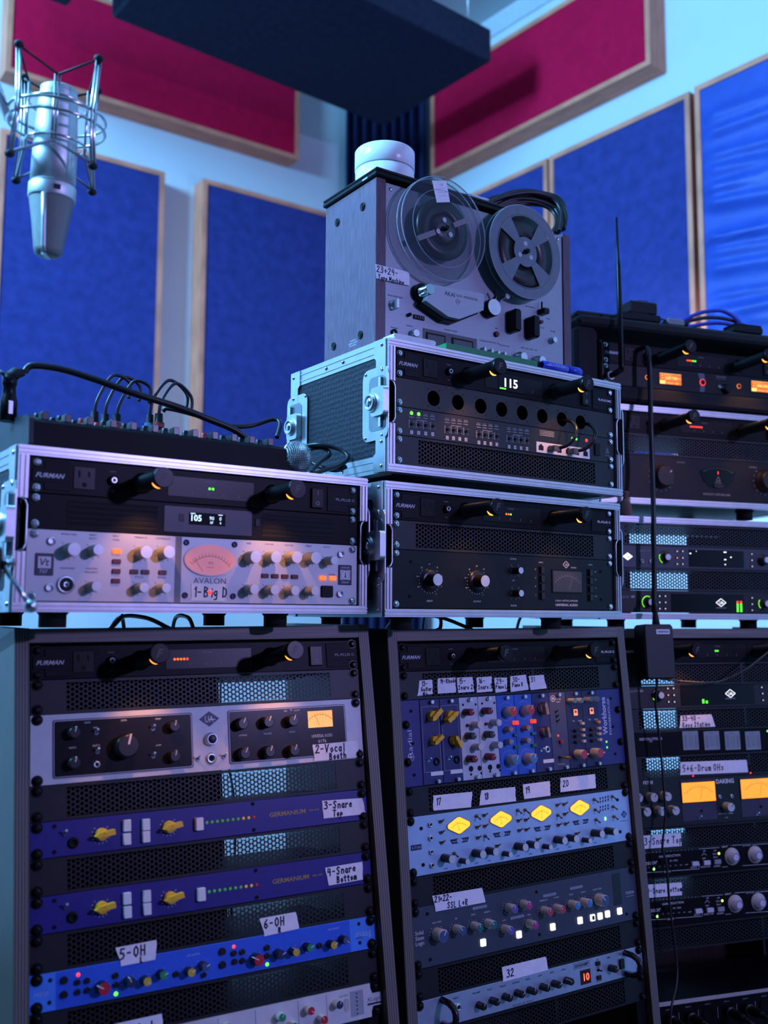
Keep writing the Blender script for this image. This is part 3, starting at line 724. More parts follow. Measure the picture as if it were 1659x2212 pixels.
for zx, zy, r, tk, _ in KN:
    x, y = knob(u, zx, zy, r, 21, KGRY, KSIL, None, capr=.95); u.ticks(x, y, r+1.8, r+4.2, 9 if r > 7 else 7, w=.6, m=DARKP)
for zx, zy in ((570, 1240),):
    x, y = u.P(zx, zy); o = u.part('input_socket', MB().lathe([(11.5, 0), (11, 2.5), (8, 3), (8, .4)], 24, capt=False), STEEL, xy=(x, y)); obj('socket_ring', MB().ring(0, 0, 8.6, 4.4, .4, 3.2, 20), PLAST, o); obj('socket_core', MB().lathe([(4.2, .3), (4, 3), (1.8, 3.2), (1.8, 1)], 16, capt=False), CHROME, o)
for zx, zy in ((440, 870), (430, 1265)): u.part('hex_bolt', shared(('hexb',), lambda: MB().lathe([(5.4, 0), (5.2, 3), (3.2, 3.4), (2.8, 1.2)], 14)), STEEL, zx, zy)
for zx, zy, m in ((1000, 960, LO), (1000, 1045, REDB), (998, 1128, REDB), (995, 1210, REDB), (1150, 1133, REDB), (1245, 1136, REDB), (1392, 1140, REDB)): button(u, zx, zy, 11, 6, 2.2, m)
for s, zx, zy in (('PREAMP GAIN', 590, 812), ('INPUT', 797, 820), ('SELECT', 797, 850), ('INPUT', 995, 830), ('MODE', 995, 862), ('THRESHOLD', 1205, 842), ('COMPRESSION', 1395, 852), ('INSTRUMENT', 585, 1102), ('HIGH PASS', 790, 1105), ('FREQUENCY', 790, 1135), ('ATTACK', 1195, 1178), ('RELEASE', 1388, 1182)): u.t(s, zx, zy, 2.2, DARKP)
u.view(380, 980, 3.7705)
x, y = u.P(282, 875); rx = (u.P(485, 875)[0]-u.P(80, 875)[0])/2; ry = 20.5
el = lambda a, b: [(x+a*math.cos(R_(t)), y+b*math.sin(R_(t))) for t in range(0, 360, 10)]
o = u.part('oval_meter', MB().poly(el(rx+1.5, ry+1.5), 0, 2), SILV, label='pink-lit oval needle meter'); obj('meter_face', MB().poly(el(rx, ry), 2, 2.3), FACEP, o)
m = MB(); cx, cy = x, y-24
for a in range(142, 37, -8):
    q = lambda r: (cx+r*1.15*math.cos(R_(a)), cy+r*math.sin(R_(a))); m.line(*q(29), *q(33), .5, 2.3, 2.4); b2 = R_(a-8); m.line(*q(29), cx+29*1.15*math.cos(b2), cy+29*math.sin(b2), .5, 2.3, 2.4)
m.line(x-24, y+2, x-11, y-16, .5, 2.3, 2.4); put_text(m, 'VU', x, y-4, 4, z=2.4); put_text(m, 'AVALON', x, y-10, 1.8, z=2.4)
obj('meter_scale', m, mat('meter_ink', (.10, .02, .02), .6), o)
b = MB(); X, Y = u.P(282, 1042); put_text(b, 'AVALON', X, Y, 7.6, z=.2, width=48); obj('logo', b, NAVYB, u.e)
for zx, zy in ((88, 732), (480, 750), (80, 1158), (470, 1167)): u.part('hex_bolt', shared(('hexd',), lambda: MB().lathe([(4.2, 0), (4, 1.6), (2.4, 1.8), (2, .8)], 12)), NAVYB, zx, zy)
tape(u, [(132, 1062), (408, 1068), (405, 1208), (130, 1200)], ['1-Big D'], 'white paper tape reading 1-Big D', size=13, w=1.3, x0=3, top=5)
light(u, 282, 1135, LR, 3, z=1)
for zx, zy, r in ((655, 850, 9), (820, 852, 9), (988, 853, 9), (1142, 858, 9), (1290, 880, 6.6), (645, 1112, 7.2), (810, 1117, 7.2), (975, 1122, 7.2), (1137, 1125, 7.2)):
    x, y = knob(u, zx, zy, r, 21, KGRY, KSIL, None, capr=.95); u.ticks(x, y, r+1.5, r+4, 9, w=.6, m=DARKP)
for zx, zy, m in ((727, 1003, REDB), (808, 1006, REDB), (888, 1009, REDB), (967, 1012, REDB), (1195, 1022, LO), (1275, 1025, LO)): button(u, zx, zy, 11, 6, 2.2, m)
x0, x1, y0, y1 = rectP(u, 1322, 915, 1428, 1080)
o = u.part('badge', MB().box(x0, x1, y0, y1, 0, 1.2, 1), NAVYB); obj('badge_plate', MB().box(x0+3, x1-3, y0+7.5, y1-7.5, 1.2, 1.5), SILV, o)
b = MB(); cx, cy = (x0+x1)/2, (y0+y1)/2; b.ring(cx, cy, 7.5, 7, 1.5, 1.6, 20); b.poly([(cx-1.4, cy-4), (cx, cy+6), (cx+1.4, cy-4)], 1.5, 1.65); obj('badge_dial', b, NAVYB, o)
b = MB(); put_text(b, 'AVALON', cx, y1-4, 2.6, z=1.25); put_text(b, 'DESIGN', cx, y0+4, 2.6, z=1.25); obj('badge_letters', b, SILV, o)
button(u, 1228, 1130, 20, 17, 3, PLAST, 'power_switch', 1.5)
for zx, zy in ((1340, 830), (1333, 1150)): u.part('hex_bolt', shared(('hexb',), lambda: MB()), STEEL, zx, zy)
for s, zx, zy in (('BASS', 597, 740), ('LOW MID', 763, 748), ('HIGH MID', 922, 757), ('TREBLE', 1080, 763), ('OUTPUT', 1230, 772), ('POWER', 1270, 995)): u.t(s, zx, zy, 2.2, DARKP)
u.done()
# ---- case B
flight_case(FB, 4, 'flight_case', 'flight case in the middle, under the case with the green ruler on top')
furman(FB, 'power_conditioner', 'black power conditioner above the limiting amplifier, orange and green lights', [(230, LO), (235, LO), (240, LG)], 'PL-PLUS C', switch=False, bezel=2)
vent(FB, 1, 'perforated vent panel above the black limiting amplifier', 'chrome')
P76 = mat('anodised_black', (.014, .014, .015), .30, .6, var=.1)
u = Unit(FB, 2, 2, 'limiting_amplifier', 'black limiting amplifier with two large skirted knobs and square unlit meter', 'compressor', panel=P76, body=250, screws='chrome').view(780, 1010, 2.8603)
SKIRT = mat('dark_dial_skirt', (.03, .03, .032), .35, .3)
for zx, zy, n in ((460, 690, 'INPUT'), (752, 700, 'OUTPUT')):
    x, y = knob(u, zx, zy, 9.6, 20, KBLK, SPUN, None, skirt=18.5, capr=.97)
    u.ticks(x, y, 19.5, 21, 19, w=.7)
    for i, s in enumerate(('0', '6', '12', '18', '24', '30', '36', '48')):
        a = R_(-60+i*38); u.txy(s, x+24.5*math.cos(a), y+24.5*math.sin(a), 2.4)
    u.txy(n, x, y-32, 2.8)
for zx, zy in ((975, 637), (975, 777)):
    x, y = knob(u, zx, zy, 5.6, 14, KBLK, SPUN, None, capr=.97); u.ticks(x, y, 9, 9.8, 7, w=.6)
    for s, a in (('1', 225), ('3', 130), ('5', 50), ('7', -45)): u.txy(s, x+12*math.cos(R_(a)), y+12*math.sin(R_(a)), 1.9)
u.t('ATTACK', 928, 566, 2.5); u.t('OFF', 928, 698, 2.2); u.t('RELEASE', 926, 852, 2.5); u.t('RATIO', 1100, 588, 2.3); u.t('METER', 1412, 605, 2.2)
for zx, ys, lab in ((1103, (637, 690, 742, 795), ('20', '12', '8', '4')), (1408, (655, 705, 757, 808), ('GR', '+8', '+4', 'OFF'))):
    x0, y1 = u.P(zx-20, ys[0]-26); x1, y0 = u.P(zx+20, ys[-1]+26); u.part('button_frame', MB().box(x0, x1, y0, y1, 0, .8, .5), PLAST)
    for zy, s in zip(ys, lab): button(u, zx, zy, 8, 11.5, 4, KBLK); u.t(s, zx-38 if zx < 1200 else zx+35, zy-7, 2.3)
meter(u, rectP(u, 1172, 640, 1352, 775), DKMET, needle=70, fw=2.5, ink=mat('meter_grey_ink', (.25, .25, .27), .6))
ua_logo(u, 1258, 603, 15, 12, WHITE, WHITE, True); u.t('CLASSICS', 1305, 622, 2.2)
u.t('1176LN  LIMITING AMPLIFIER', 1258, 826, 2.8, width=54); u.t('UNIVERSAL AUDIO', 1258, 852, 4, bold=.015, width=52)
for zx, zy in ((298, 578), (288, 788), (1475, 648), (1475, 820)): u.part('hex_bolt', shared(('hexs',), lambda: MB().lathe([(2.6, 0), (2.4, 1.2), (1.4, 1.3), (1.2, .5)], 10)), BLK2, zx, zy)
u.done()
# ---- case A
flight_case(FA, 4, 'flight_case', 'upper flight case carrying the tape machine, hexagon-textured side visible', feet=False)
furman(FA, 'power_conditioner', 'black power conditioner showing 115 in white digits', [], 'PL-PLUS DMC', display='115', bezel=2)
u = Unit(FA, 1, 1, 'patch_bay', 'black panel with a row of eight round holes, two cables through it', 'patch panel', panel=None, body=0, screws=None).view(600, 700, 2.1829)
cs = [(735, 352), (850, 377), (958, 392), (1057, 408), (1155, 423), (1250, 437), (1343, 455), (1432, 470)]
xs = [u.P(*c) for c in cs]
pm = MB(); ys0, ys1, HR = .4, U-.4, 12.2
yc = 20.5; edges = [0]+[(xs[i][0]+xs[i+1][0])/2 for i in range(7)]+[PW]
for i, (x, y) in enumerate(xs):      # plate with real round cut-outs: ring of faces between a cell rectangle and the hole
    n = 32; x0, x1 = max(edges[i], x-HR-6) if i == 0 else edges[i], min(edges[i+1], x+HR+6) if i == 7 else edges[i+1]
    out = []; inn = []
    for k in range(n):
        a = 2*math.pi*k/n; c, s_ = math.cos(a), math.sin(a)
        tx = ((x1-x) if c > 0 else (x-x0))/max(abs(c), 1e-6); ty = ((ys1-yc) if s_ > 0 else (yc-ys0))/max(abs(s_), 1e-6); tt = min(tx, ty)
        out.append((x+c*tt, yc+s_*tt)); inn.append((x+HR*c, yc+HR*s_))
    f = [(k, (k+1) % n, n+(k+1) % n, n+k) for k in range(n)]+[(n+k, n+(k+1) % n, 2*n+(k+1) % n, 2*n+k) for k in range(n)]
    pm.add([(*p, 0) for p in out]+[(*p, 0) for p in inn]+[(*p, -3) for p in inn], f)
    if i == 0: pm.box(0, x0, ys0, ys1, -1, 0)
    if i == 7: pm.box(x1, PW, ys0, ys1, -1, 0)
    for cx, cy in ((x0, ys1), (x1, ys1), (x0, ys0), (x1, ys0)):
        pm.box(min(cx, cx+(1 if cx == x0 else -1)*3), max(cx, cx+(1 if cx == x0 else -1)*3), min(cy, cy+(1 if cy == ys0 else -1)*3), max(cy, cy+(1 if cy == ys0 else -1)*3), -2, -.05)
obj('front_panel', pm, mat('grey_black_panel', (.013, .014, .014), .45, .2), u.e)
for x in (8.75, PW-8.75): screw(u.e, x, 6.35, 'chrome')
for i, (x, y) in enumerate(xs): obj('hole_back', shared(('hback',), lambda: MB().cyl(0, 0, 12.8, -26, -24, 24)), HOLE, u.e, (x, yc, 0))
m = MB()
for x, y in xs:
    for sx in (-1, 1):
        for sy in (-1, 1): m.cyl(x+sx*10.5, yc+sy*13.5, 1.2, 0, .3, 8)
obj('bolt_holes', m, HOLE, u.e, kind='stuff')
u.done()
u = Unit(FA, 2, 1, 'input_module', 'black rack input module with green and red lights and network sockets', 'audio interface', panel=mat('grey_black_panel', (.013, .014, .014), .45, .2), body=200, screws='chrome').view(600, 700, 2.1829)
for i, (zx, zy, zx2) in enumerate(((612, 465, 745), (782, 490, 900), (932, 512, 1045), (1075, 532, 1188))):
    for k in range(4):
        a = zx+(zx2-zx)*(k+.5)/4; b_ = zy+k*3+46
        x, y = u.P(a, b_); o = u.part('number_box', shared(('nbox',), lambda: MB().box(-2.6, 2.6, -2.8, 2.8, .02, .2)), WHITE, xy=(x, y))
        b = MB(); put_text(b, str(i*4+k+1), 0, 0, 3.6, z=.3, bold=.01); obj('number', b, BLACK, o)
        x, y = u.P(a, b_-38); obj('sensitivity_knob', shared(('pkn',), lambda: MB().lathe([(2.2, 0), (2, 3)], 10)), PLAST, u.e, (x, y, 0))
        g = u.ln()
        for dy in (-5, -2.5, 0, 2.5, 5): g.line(x-5.6, y+dy, x-3.4, y+dy, .7, .02, .2)
        for dy in (-4, 4): g.line(x+3.6, y+dy, x+5.2, y+dy, .6, .02, .2)
        x, y = u.P(a, b_-78); g.line(x-4.5, y+1.6, x+4.5, y+1.6, .5, .02, .2); g.line(x-4.5, y-2.4, x+4.5, y-2.4, .5, .02, .2); u.txy('SIG CLIP', x, y+4, 1.3)
    u.t('INPUT SENSITIVITY', (zx+zx2)/2, zy-8, 1.7)
light(u, 629, 421, LG, 3); light(u, 663, 426, LG, 3); light(u, 1390, 538, LG, 2.4); light(u, 1409, 541, LG, 2.4); light(u, 1457, 547, LR, 3)
x0, x1, y0, y1 = rectP(u, 1218, 540, 1470, 628)
o = u.part('socket_plate', MB().box(x0, x1, 2, 20, 0, .6, .3), WPL)
for k in range(6):
    cx = x0+(x1-x0)*(k+.5)/6; obj('network_socket', shared(('rj',), lambda: MB().poly([(-5.5, -5), (5.5, -5), (5.5, 3), (2.6, 3), (2.6, 5.5), (-2.6, 5.5), (-2.6, 3), (-5.5, 3)], .6, .8)), HOLE, o, (cx, 11, 0))
button(u, 1505, 590, 13, 22, 2.5, PLAST, 'power_switch', 1)
g = u.ln()
for k in range(4): 
    xa, ya = u.P(1235, 500+k*7); g.line(xa, ya, xa+34, ya, .5, .02, .2)
x, y = u.P(1555, 595); g2 = MB()
for a, b in (((-4, -4), (0, 5)), ((0, 5), (4, -4)), ((4, -4), (-4, -4))): g2.line(x+a[0], y+a[1], x+b[0], y+b[1], .7, .02, .2)
g2.ring(x, y-1, 1.8, 1.2, .02, .2, 12); obj('logo', g2, DIM, u.e); u.t('behringer', 1557, 618, 2.4, DIM)
u.done()
vent(FA, 3, 'perforated vent panel in the topmost front case, below the numbered inputs', 'chrome')
# two short patch leads through the last two holes
for i, (ta, lab) in enumerate(((7, 'short black patch lead curving out of the last round hole'), (6, 'short black patch lead curving out of the second last round hole'))):
    x, y = xs[ta]; y += U
    pts = [(x, y-U*0+0, -18), (x+1, y-2, 14), (x+2, y-14, 30), (x-3, y-32, 34), (x-14, y-48, 24), (x-26, y-52, 8)]
    P3 = []
    for a in range(len(pts)-1):
        for k in range(6):
            t = k/6; p0 = Vector(pts[max(a-1, 0)]); p1 = Vector(pts[a]); p2 = Vector(pts[a+1]); p3 = Vector(pts[min(a+2, len(pts)-1)])
            P3.append(.5*((2*p1)+(p2-p0)*t+(2*p0-5*p1+4*p2-p3)*t*t+(3*p1-p0-3*p2+p3)*t**3))
    P3.append(Vector(pts[-1]))
    t_ = empty('patch_cable', FA.M(0, -(3)*U, 0), lab, 'cable', 'patch leads in the upper case')
    o = obj('cable', MB().tube([(p.x, p.y, p.z) for p in P3], 3.1, 10), mat('glossy_cable', (.012, .012, .014), .2), t_)
    e_ = P3[-1]; obj('plug', MB().box(e_.x-9, e_.x+5, e_.y-5, e_.y+4, 1, 16, 1), mat('clear_grey_plug', (.10, .10, .11), .25), t_)
# ================================================================ left rack cabinet
cabinet(Fl, 8.29, 'wooden rack cabinet at the left, holding the two dark blue germanium units', rear=((0, 345),), out1=15)
Z5 = (0, 1340, 3.8581); Z6 = (400, 1340, 3.6065); Z8 = (0, 1700, 3.8581); Z9 = (400, 1700, 3.6065)
furman(Fl, 'power_conditioner', 'black power conditioner with a row of five red-orange lights', [(193+4.6*k, LO if k < 4 else LR) for k in range(5)], 'PL-PLUS C', ext=(88, 88), screws='black')
vent(Fl, 1, 'perforated vent panel above the two-window white preamp')
u = Unit(Fl, 2, 2, 'channel_strip', 'white channel strip with two black panels and small amber meter', 'channel strip', panel=mat('white_enamel', (.66, .64, .66), .35), body=250, view=Z5)
PB = mat('black_inset', (.014, .013, .014), .22, .3)
def inset(u, r):
    x0, x1, y0, y1 = r
    o = u.part('inset_panel', MB().poly(rrect(x0, x1, y0, y1, 3), 0, .8), NAVYB); obj('inset_rim', MB().poly(rrect(x0+1.2, x1-1.2, y0+1.2, y1-1.2, 2.6), .8, 1.0), SILV, o); obj('inset_face', MB().poly(rrect(x0+2, x1-2, y0+2, y1-2, 2.2), 1.0, 1.3), PB, o)
x0 = u.P(420, 1070)[0]; x1 = u.P(1608, 1010)[0]; inset(u, (x0, x1, 7.5, U*2-7.5))
def pk(u, zx, zy, r, h, ang=75, tk=11, m=None):
    x, y = knob(u, zx, zy, r, h, KBLK, KBLK, mat('pointer_cream', (.8, .72, .62), .4), ang, capr=.8); u.ticks(x, y, r+1.5, r+3, tk, w=.8, m=m or WHITE); return x, y
for zx, zy, r, h in ((610, 930, 8, 15), (615, 1190, 8, 15), (1460, 885, 8, 15), (1465, 1140, 8, 15), (1065, 1050, 16, 20)): pk(u, zx, zy, r, h)
for zx, zy in ((790, 935), (800, 1098), (1268, 905), (1273, 1140)): toggle(u, zx, zy)
jack(u, 797, 1205, 5)
for s, zx, zy in (('GAIN', 712, 845), ('LEVEL', 1025, 830), ('HIGH', 1312, 820), ('LOW', 1320, 1045), ('INPUT', 590, 1060), ('POL', 785, 890), ('OUT 0', 790, 1043)): u.t(s, zx, zy, 2.3, z=1.4)
u.vw = Z6
ua_logo(u, 190, 772, 30, 21, NAVYB, SILV)
x, y = u.P(215, 932, 8); o = u.part('push_button', MB().lathe([(9, 0), (9, 3), (7, 5), (7, 9)], 22), STEEL, xy=(x, y)); obj('button_cap', MB().dome(0, 0, 6.4, 9, 2.5, 18), NAVYB, o)
jack(u, 205, 1085, 8); toggle(u, 98, 1090); toggle(u, 305, 1072)
x0 = u.P(340, 900)[0]; x1 = u.P(1255, 900)[0]; inset(u, (x0, x1, 7.5, U*2-7.5))
for zx, zy in ((458, 812), (658, 800), (850, 792), (475, 1048), (668, 1035), (858, 1028)): pk(u, zx, zy, 8.6, 16, 65, 8)
meter(u, rectP(u, 955, 722, 1150, 842), FACE, PLAST, needle=110, fw=2, label='small amber-lit needle meter')
u.t('UNIVERSAL AUDIO', 1065, 913, 4.6, z=1.4, width=34); u.t('6176', 1067, 955, 4.8, z=1.4)
for s, zx, zy in (('PRE', 785, 717), ('GR', 827, 708), ('COMP', 873, 712), ('ATTACK', 452, 905), ('RELEASE', 645, 893), ('METER', 835, 882), ('INPUT', 457, 1118), ('OUTPUT', 655, 1103), ('RATIO', 845, 1088)): u.t(s, zx, zy, 2.2, z=1.4)
tape(u, [(990, 985), (1335, 958), (1345, 1085), (1005, 1112)], ['2-Vocal', 'Booth'], 'white paper tape reading 2-Vocal Booth', size=(11, 9), w=1.3, z=1.6, x0=4, top=1.5, indent=(0, 22), gap=1.2)
u.done()
vent(Fl, 4, 'perforated vent panel below the two-window white preamp')
GERM = mat('deep_blue_panel', (.018, .014, .20), .38, var=.05); GOLD = mat('gold_print', (.45, .30, .05), .5); YEL = mat('yellow_knob', (.80, .48, .02), .38)
def bar_knob(u, zx, zy, r, ang, h=15, m=YEL, L=1.9, xy=None, tick=True):
    "pointer-bar knob: round base with a raised finger bar and a pointed nose"
    x, y = xy if xy else u.P(zx, zy, h*.5)
    k = obj('knob', shared(('bark', r, h, L), lambda: MB().lathe([(r, .3), (r*.98, h*.5), (r*.9, h*.62)], 26).poly([(-r*1.35, 0), (-r*.7, r*.42), (r*L, r*.42), (r*L, -r*.42), (-r*.7, -r*.42)], h*.25, h)), m, u.e, (x, y, 0), R_(ang))
    obj('knob_center', shared(('barc', r, h), lambda: MB().ring(0, 0, r*.36, r*.28, h, h+.4, 16)), m, k)
    if tick: u.ticks(x, y, r+2.5, r+4.5, 12, w=.5)
    return x, y
def germanium(u0, label, k8, k9, tp, lines, vl):
    u = Unit(Fl, u0, 1, 'preamp', label, 'preamp', panel=GERM, body=220, view=Z8, group='dark blue germanium preamps')
    (tg, jk, kn1, b1, b2, kn2) = k8; (b3, l0, l1, tx) = k9
    toggle(u, *tg); jack(u, *jk, 7, BLK2)
    bar_knob(u, *kn1, 8, 8); bar_knob(u, *kn2, 8, 10)
    for zx, zy in b1+b2: button(u, zx, zy, 9.5, 14.5, 6, WPL, 'white_switch')
    u.vw = Z9
    button(u, *b3, 10, 16.5, 7, WPL, 'white_switch')
    for k in range(10):
        t = k/9; m = mat('led_green_dim', (.05, .25, .04), .3, emit=(.1, .5, .05), es=.25) if k < 7 else (mat('led_yellow_dim', (.4, .28, .03), .3, emit=(.8, .45, .05), es=.3) if k < 9 else mat('led_red_dim', (.25, .02, .02), .3, emit=(.6, .03, .02), es=.25))
        light(u, l0[0]+(l1[0]-l0[0])*t, l0[1]+(l1[1]-l0[1])*t, m, 2.2)
    b = MB(); X, Y = u.P(*tx); put_text(b, 'GERMANIUM', X, Y, 6, width=56, bold=.01); put_text(b, 'PRE AMP', X+42, Y, 2.6, width=16); obj('logo', b, GOLD, u.e)
    for x, y in ((30, 38), (30, 7), (300, 40), (300, 5)): u.part('hex_bolt', shared(('hexs',), lambda: MB()), BLK2, xy=(x, y))
    tape(u, tp, lines, vl, size=(10, 8.5), w=1.3, x0=3, top=1.5, indent=(0, 14), z=.8, seed=u0)
    u.done()
germanium(5, 'dark blue preamp with yellow knobs, upper of the two, tape reads 3-Snare Top',
          ((545, 395), (620, 470), (868, 403), [(1067, 330), (1072, 440)], [(1228, 322), (1233, 422)], (1440, 345)), ((122, 300), (188, 292), (553, 252), (812, 222)),
          [(1072, 132), (1378, 115), (1410, 235), (1085, 268)], ['3-Snare', 'Top'], 'white paper tape reading 3-Snare Top')
vent(Fl, 6, 'perforated vent panel between the two dark blue preamps')
germanium(7, 'dark blue preamp with yellow knobs, lower of the two, tape reads 4-Snare Bottom',
          ((570, 1000), (632, 1083), (885, 1008), [(1083, 930), (1090, 1040)], [(1247, 912), (1253, 1016)], (1460, 932)), ((145, 842), (212, 825), (578, 775), (838, 733)),
          [(1097, 650), (1380, 605), (1385, 740), (1130, 783)], ['4-Snare', 'Bottom'], 'white paper tape reading 4-Snare Bottom')
vent(Fl, 8, 'perforated vent panel above the bright blue equaliser')
MAAG = mat('bright_blue_panel', (.06, .26, .85), .40, var=.05)
u = Unit(Fl, 9, 1, 'equaliser', 'bright blue equaliser with red, yellow and green knobs', 'equaliser', panel=MAAG, body=200, view=Z8)
x0 = u.P(505, 1700)[0]; 
u.part('dark_field', MB().box(x0, 440, 1.2, U-1.2, .01, .12), mat('medium_blue_panel', (.022, .12, .70), .42))
RC, YC, GC, SC_, NC = [mat('cap_'+n, c, .35) for n, c in (('red', (.50, .02, .04)), ('yellow', (.62, .42, .05)), ('green', (.02, .30, .12)), ('slate', (.05, .10, .22)), ('navy', (.02, .03, .09)))]
def rb(zx, zy, r, m=KBLK, h=4): x, y = u.P(zx, zy); u.part('push_button', shared(('rbtn', r, h), lambda: MB().lathe([(r, 0), (r*.92, h)], 16)), m, xy=(x, y))
for v, L in ((Z8, [(572, 1597, 4.6), (575, 1713, 4.6), (685, 1612, 3.6), (765, 1600, 3.6), (688, 1692, 3.6), (768, 1677, 3.6), (1002, 1557, 3.8), (1007, 1632, 3.8), (1502, 1545, 3.8)]),
             (Z9, [(175, 1450, 3.4), (315, 1275, 4.8), (318, 1375, 4.8), (403, 1287, 3.8), (468, 1278, 3.8), (410, 1352, 3.8), (470, 1344, 3.8), (655, 1247, 4), (655, 1308, 4), (1050, 1232, 4)])):
    u.vw = v
    for zx, zy, r in L: rb(zx, zy, r)
for v, L in ((Z8, [(915, 1668, 8, RC), (1140, 1618, 6.4, NC), (1272, 1608, 5.8, YC), (1407, 1558, 5.8, GC), (1635, 1535, 5.8, YC)]),
             (Z9, [(195, 1392, 5.8, SC_), (602, 1342, 8, RC), (772, 1302, 6.4, NC), (882, 1283, 5.8, YC), (988, 1250, 5.8, GC), (1165, 1230, 5.8, YC), (1258, 1195, 5.8, SC_)])):
    u.vw = v
    for zx, zy, r, c in L: x, y = knob(u, zx, zy, r, 15, KBLK, c, WHITE, random.choice((20, 110, 150, -40)), capr=.9); u.ticks(x, y, r+1.4, r+3, 9, w=.45, m=mat('pale_blue_print', (.35, .5, .8), .5))
u.vw = Z8; light(u, 690, 1553, LR, 2.4); light(u, 1010, 1706, LG, 2.6)
u.vw = Z9; light(u, 405, 1240, LR, 2.4); light(u, 660, 1372, LG, 2.6)
PBL = MATS['pale_blue_print']
u.t('AIR BAND', 1160, 1108, 2.8, PBL); u.t('AIR BAND', 95, 1300, 2.8, PBL); b = MB(); X, Y = u.P(1385, 1143); put_text(b, 'maag', X, Y+1, 9, width=25); obj('logo', b, PBL, u.e); u.t('AUDIO', 1355, 1175, 2.6, NAVYB)
u.vw = Z8; u.t('PREQ2', 385, 1712, 4.2, PBL)
for zx, zy in ((455, 1600), (455, 1780)): rb(zx, zy, 2.6, HOLE, .3)
u.vw = Z9
for zx, zy in ((1350, 1073), (1357, 1213)): rb(zx, zy, 2.6, HOLE, .3)
tape(u, [(597, 1030), (875, 982), (900, 1105), (640, 1160)], ['6-OH', 'R'], 'white paper tape reading 6-OH R', size=(11, 6), w=1.3, x0=6, top=3, indent=(0, 21), z=.8)
u.vw = Z8; tape(u, [(995, 1335), (1340, 1272), (1330, 1430), (1050, 1480)], ['5-OH', 'L'], 'white paper tape reading 5-OH L', size=(12, 6), w=1.4, x0=5, top=3, indent=(0, 26), z=.8)
u.done()
vent(Fl, 10, 'perforated vent panel below the bright blue equaliser')
u = Unit(Fl, 11, 1, 'channel_strip', 'white channel strip with green and red capped knobs at the bottom of the left rack', 'channel strip', panel=None, body=220, view=Z9)
u.part('front_panel', MB().poly([(17, 0.4), (17, 7), (14, 14), (0, 14), (0, U-14), (14, U-14), (17, U-7), (17, U-.4), (PW-17, U-.4), (PW-17, U-7), (PW-14, U-14), (PW, U-14), (PW, 14), (PW-14, 14), (PW-17, 7), (PW-17, .4)], -3, 2), mat('white_enamel', (.66, .64, .66), .35), xy=(0, 0))
u.part('ear_plate', MB().box(0, 17, .4, U-.4, -3, -.6).box(PW-17, PW, .4, U-.4, -3, -.6), BLK2, xy=(0, 0))
CRK = mat('cream_knob', (.55, .50, .46), .4)
for zx, zy, c in ((365, 1845, NC), (680, 1860, NC), (772, 1767, GC), (868, 1832, GC), (988, 1717, RC), (1088, 1782, RC), (1203, 1672, NC)):
    x, y = knob(u, zx, zy, 5.8, 15, CRK, c, WHITE, random.choice((60, 120, -30)), capr=.92); u.ticks(x, y, 7.5, 9, 9, w=.45, m=DARKP)
for zx in (280, 565, 890, 1105):
    x, _ = u.P(zx, 1780); u.ln(DARKP).line(x, 3, x, U-3, .5, 2, 2.1)
x, y = u.P(1248, 1670); u.part('lit_pill', MB().poly(rrect(-4, 4, -8.5, 8.5, 3.8), 2, 2.6), mat('pill_off', (.5, .46, .42), .4), xy=(x, y))
x0, x1, y0, y1 = rectP(u, 1272, 1580, 1378, 1720); u.part('meter_window', MB().box(x0, x1, 6, U-6, 2, 2.3), mat('grey_window', (.34, .35, .40), .4))
for k in range(6): u.part('led', shared(('led', 1.2, 1), lambda: MB().dome(0, 0, 1.2, 0, 1, 8, 2)), LOFF, xy=((x0+x1)/2, 9+k*5.2), z=2.3)
u.t('OUTPUT', 1228, 1605, 2.6, DARKP, z=2.1); b = MB(); X, Y = u.P(1452, 1622); put_text(b, 'XLogic', X, Y, 5.5, z=2.1, width=22); b.box(X-11, X+12, Y-7.5, Y-5, 2, 2.2); obj('logo', b, NAVYB, u.e)
u.vw = Z8; tape(u, [(995, 1945), (1385, 1862), (1400, 2080), (1030, 2130)], ['7-lock'], 'white paper tape partly out of frame at the bottom left', size=11, w=1.4, x0=12, top=6, z=2.4)
u.done()
# ================================================================ middle rack cabinet
cabinet(Fm, 5.0, 'wooden rack cabinet in the middle, holding the unit with four amber diamond meters', rear=((0, 480),), out1=10)
Z7 = (800, 1340, 2.765); Z10 = (840, 1640, 2.8603); Z11 = (840, 1900, 2.8603)
furman(Fm, 'power_conditioner', 'black power conditioner above a row of seven small tape labels', [], 'PL-PLUS C', ext=(94, 96), bulbs=(0, 1), screws='black', switch=False, bezel=2)
u = vent(Fm, 1, 'perforated vent panel carrying seven small white tape labels'); u.vw = Z7
for i, (q, ls, sz) in enumerate((
    ([(300, 350), (378, 345), (382, 432), (290, 443)], ['13-', 'Guitar', 'Mic'], (7, 6, 6)), ([(410, 338), (516, 332), (518, 425), (410, 430)], ['14-Rhode'], 6.4),
    ([(523, 335), (615, 332), (628, 420), (530, 428)], ['15-', 'Snare 2'], (8, 7)), ([(640, 335), (730, 330), (735, 420), (643, 428)], ['16-', 'Snare 3'], (8, 7)),
    ([(746, 338), (822, 336), (820, 420), (755, 428)], ['29-', 'Piano L'], (8, 6)), ([(842, 330), (935, 322), (948, 412), (842, 425)], ['30-', 'Piano R'], (8, 6)), ([(950, 330), (1040, 322), (1055, 405), (960, 415)], ['31'], 8))):
    tape(u, q, ls, 'white paper tape reading '+' '.join(ls), size=sz, w=.9, x0=2, top=2, indent=(2, 0, 3)[:len(ls)], z=.3, seed=i+3)
u.done()
RAD = mat('violet_blue_panel', (.030, .030, .17), .42, var=.05)
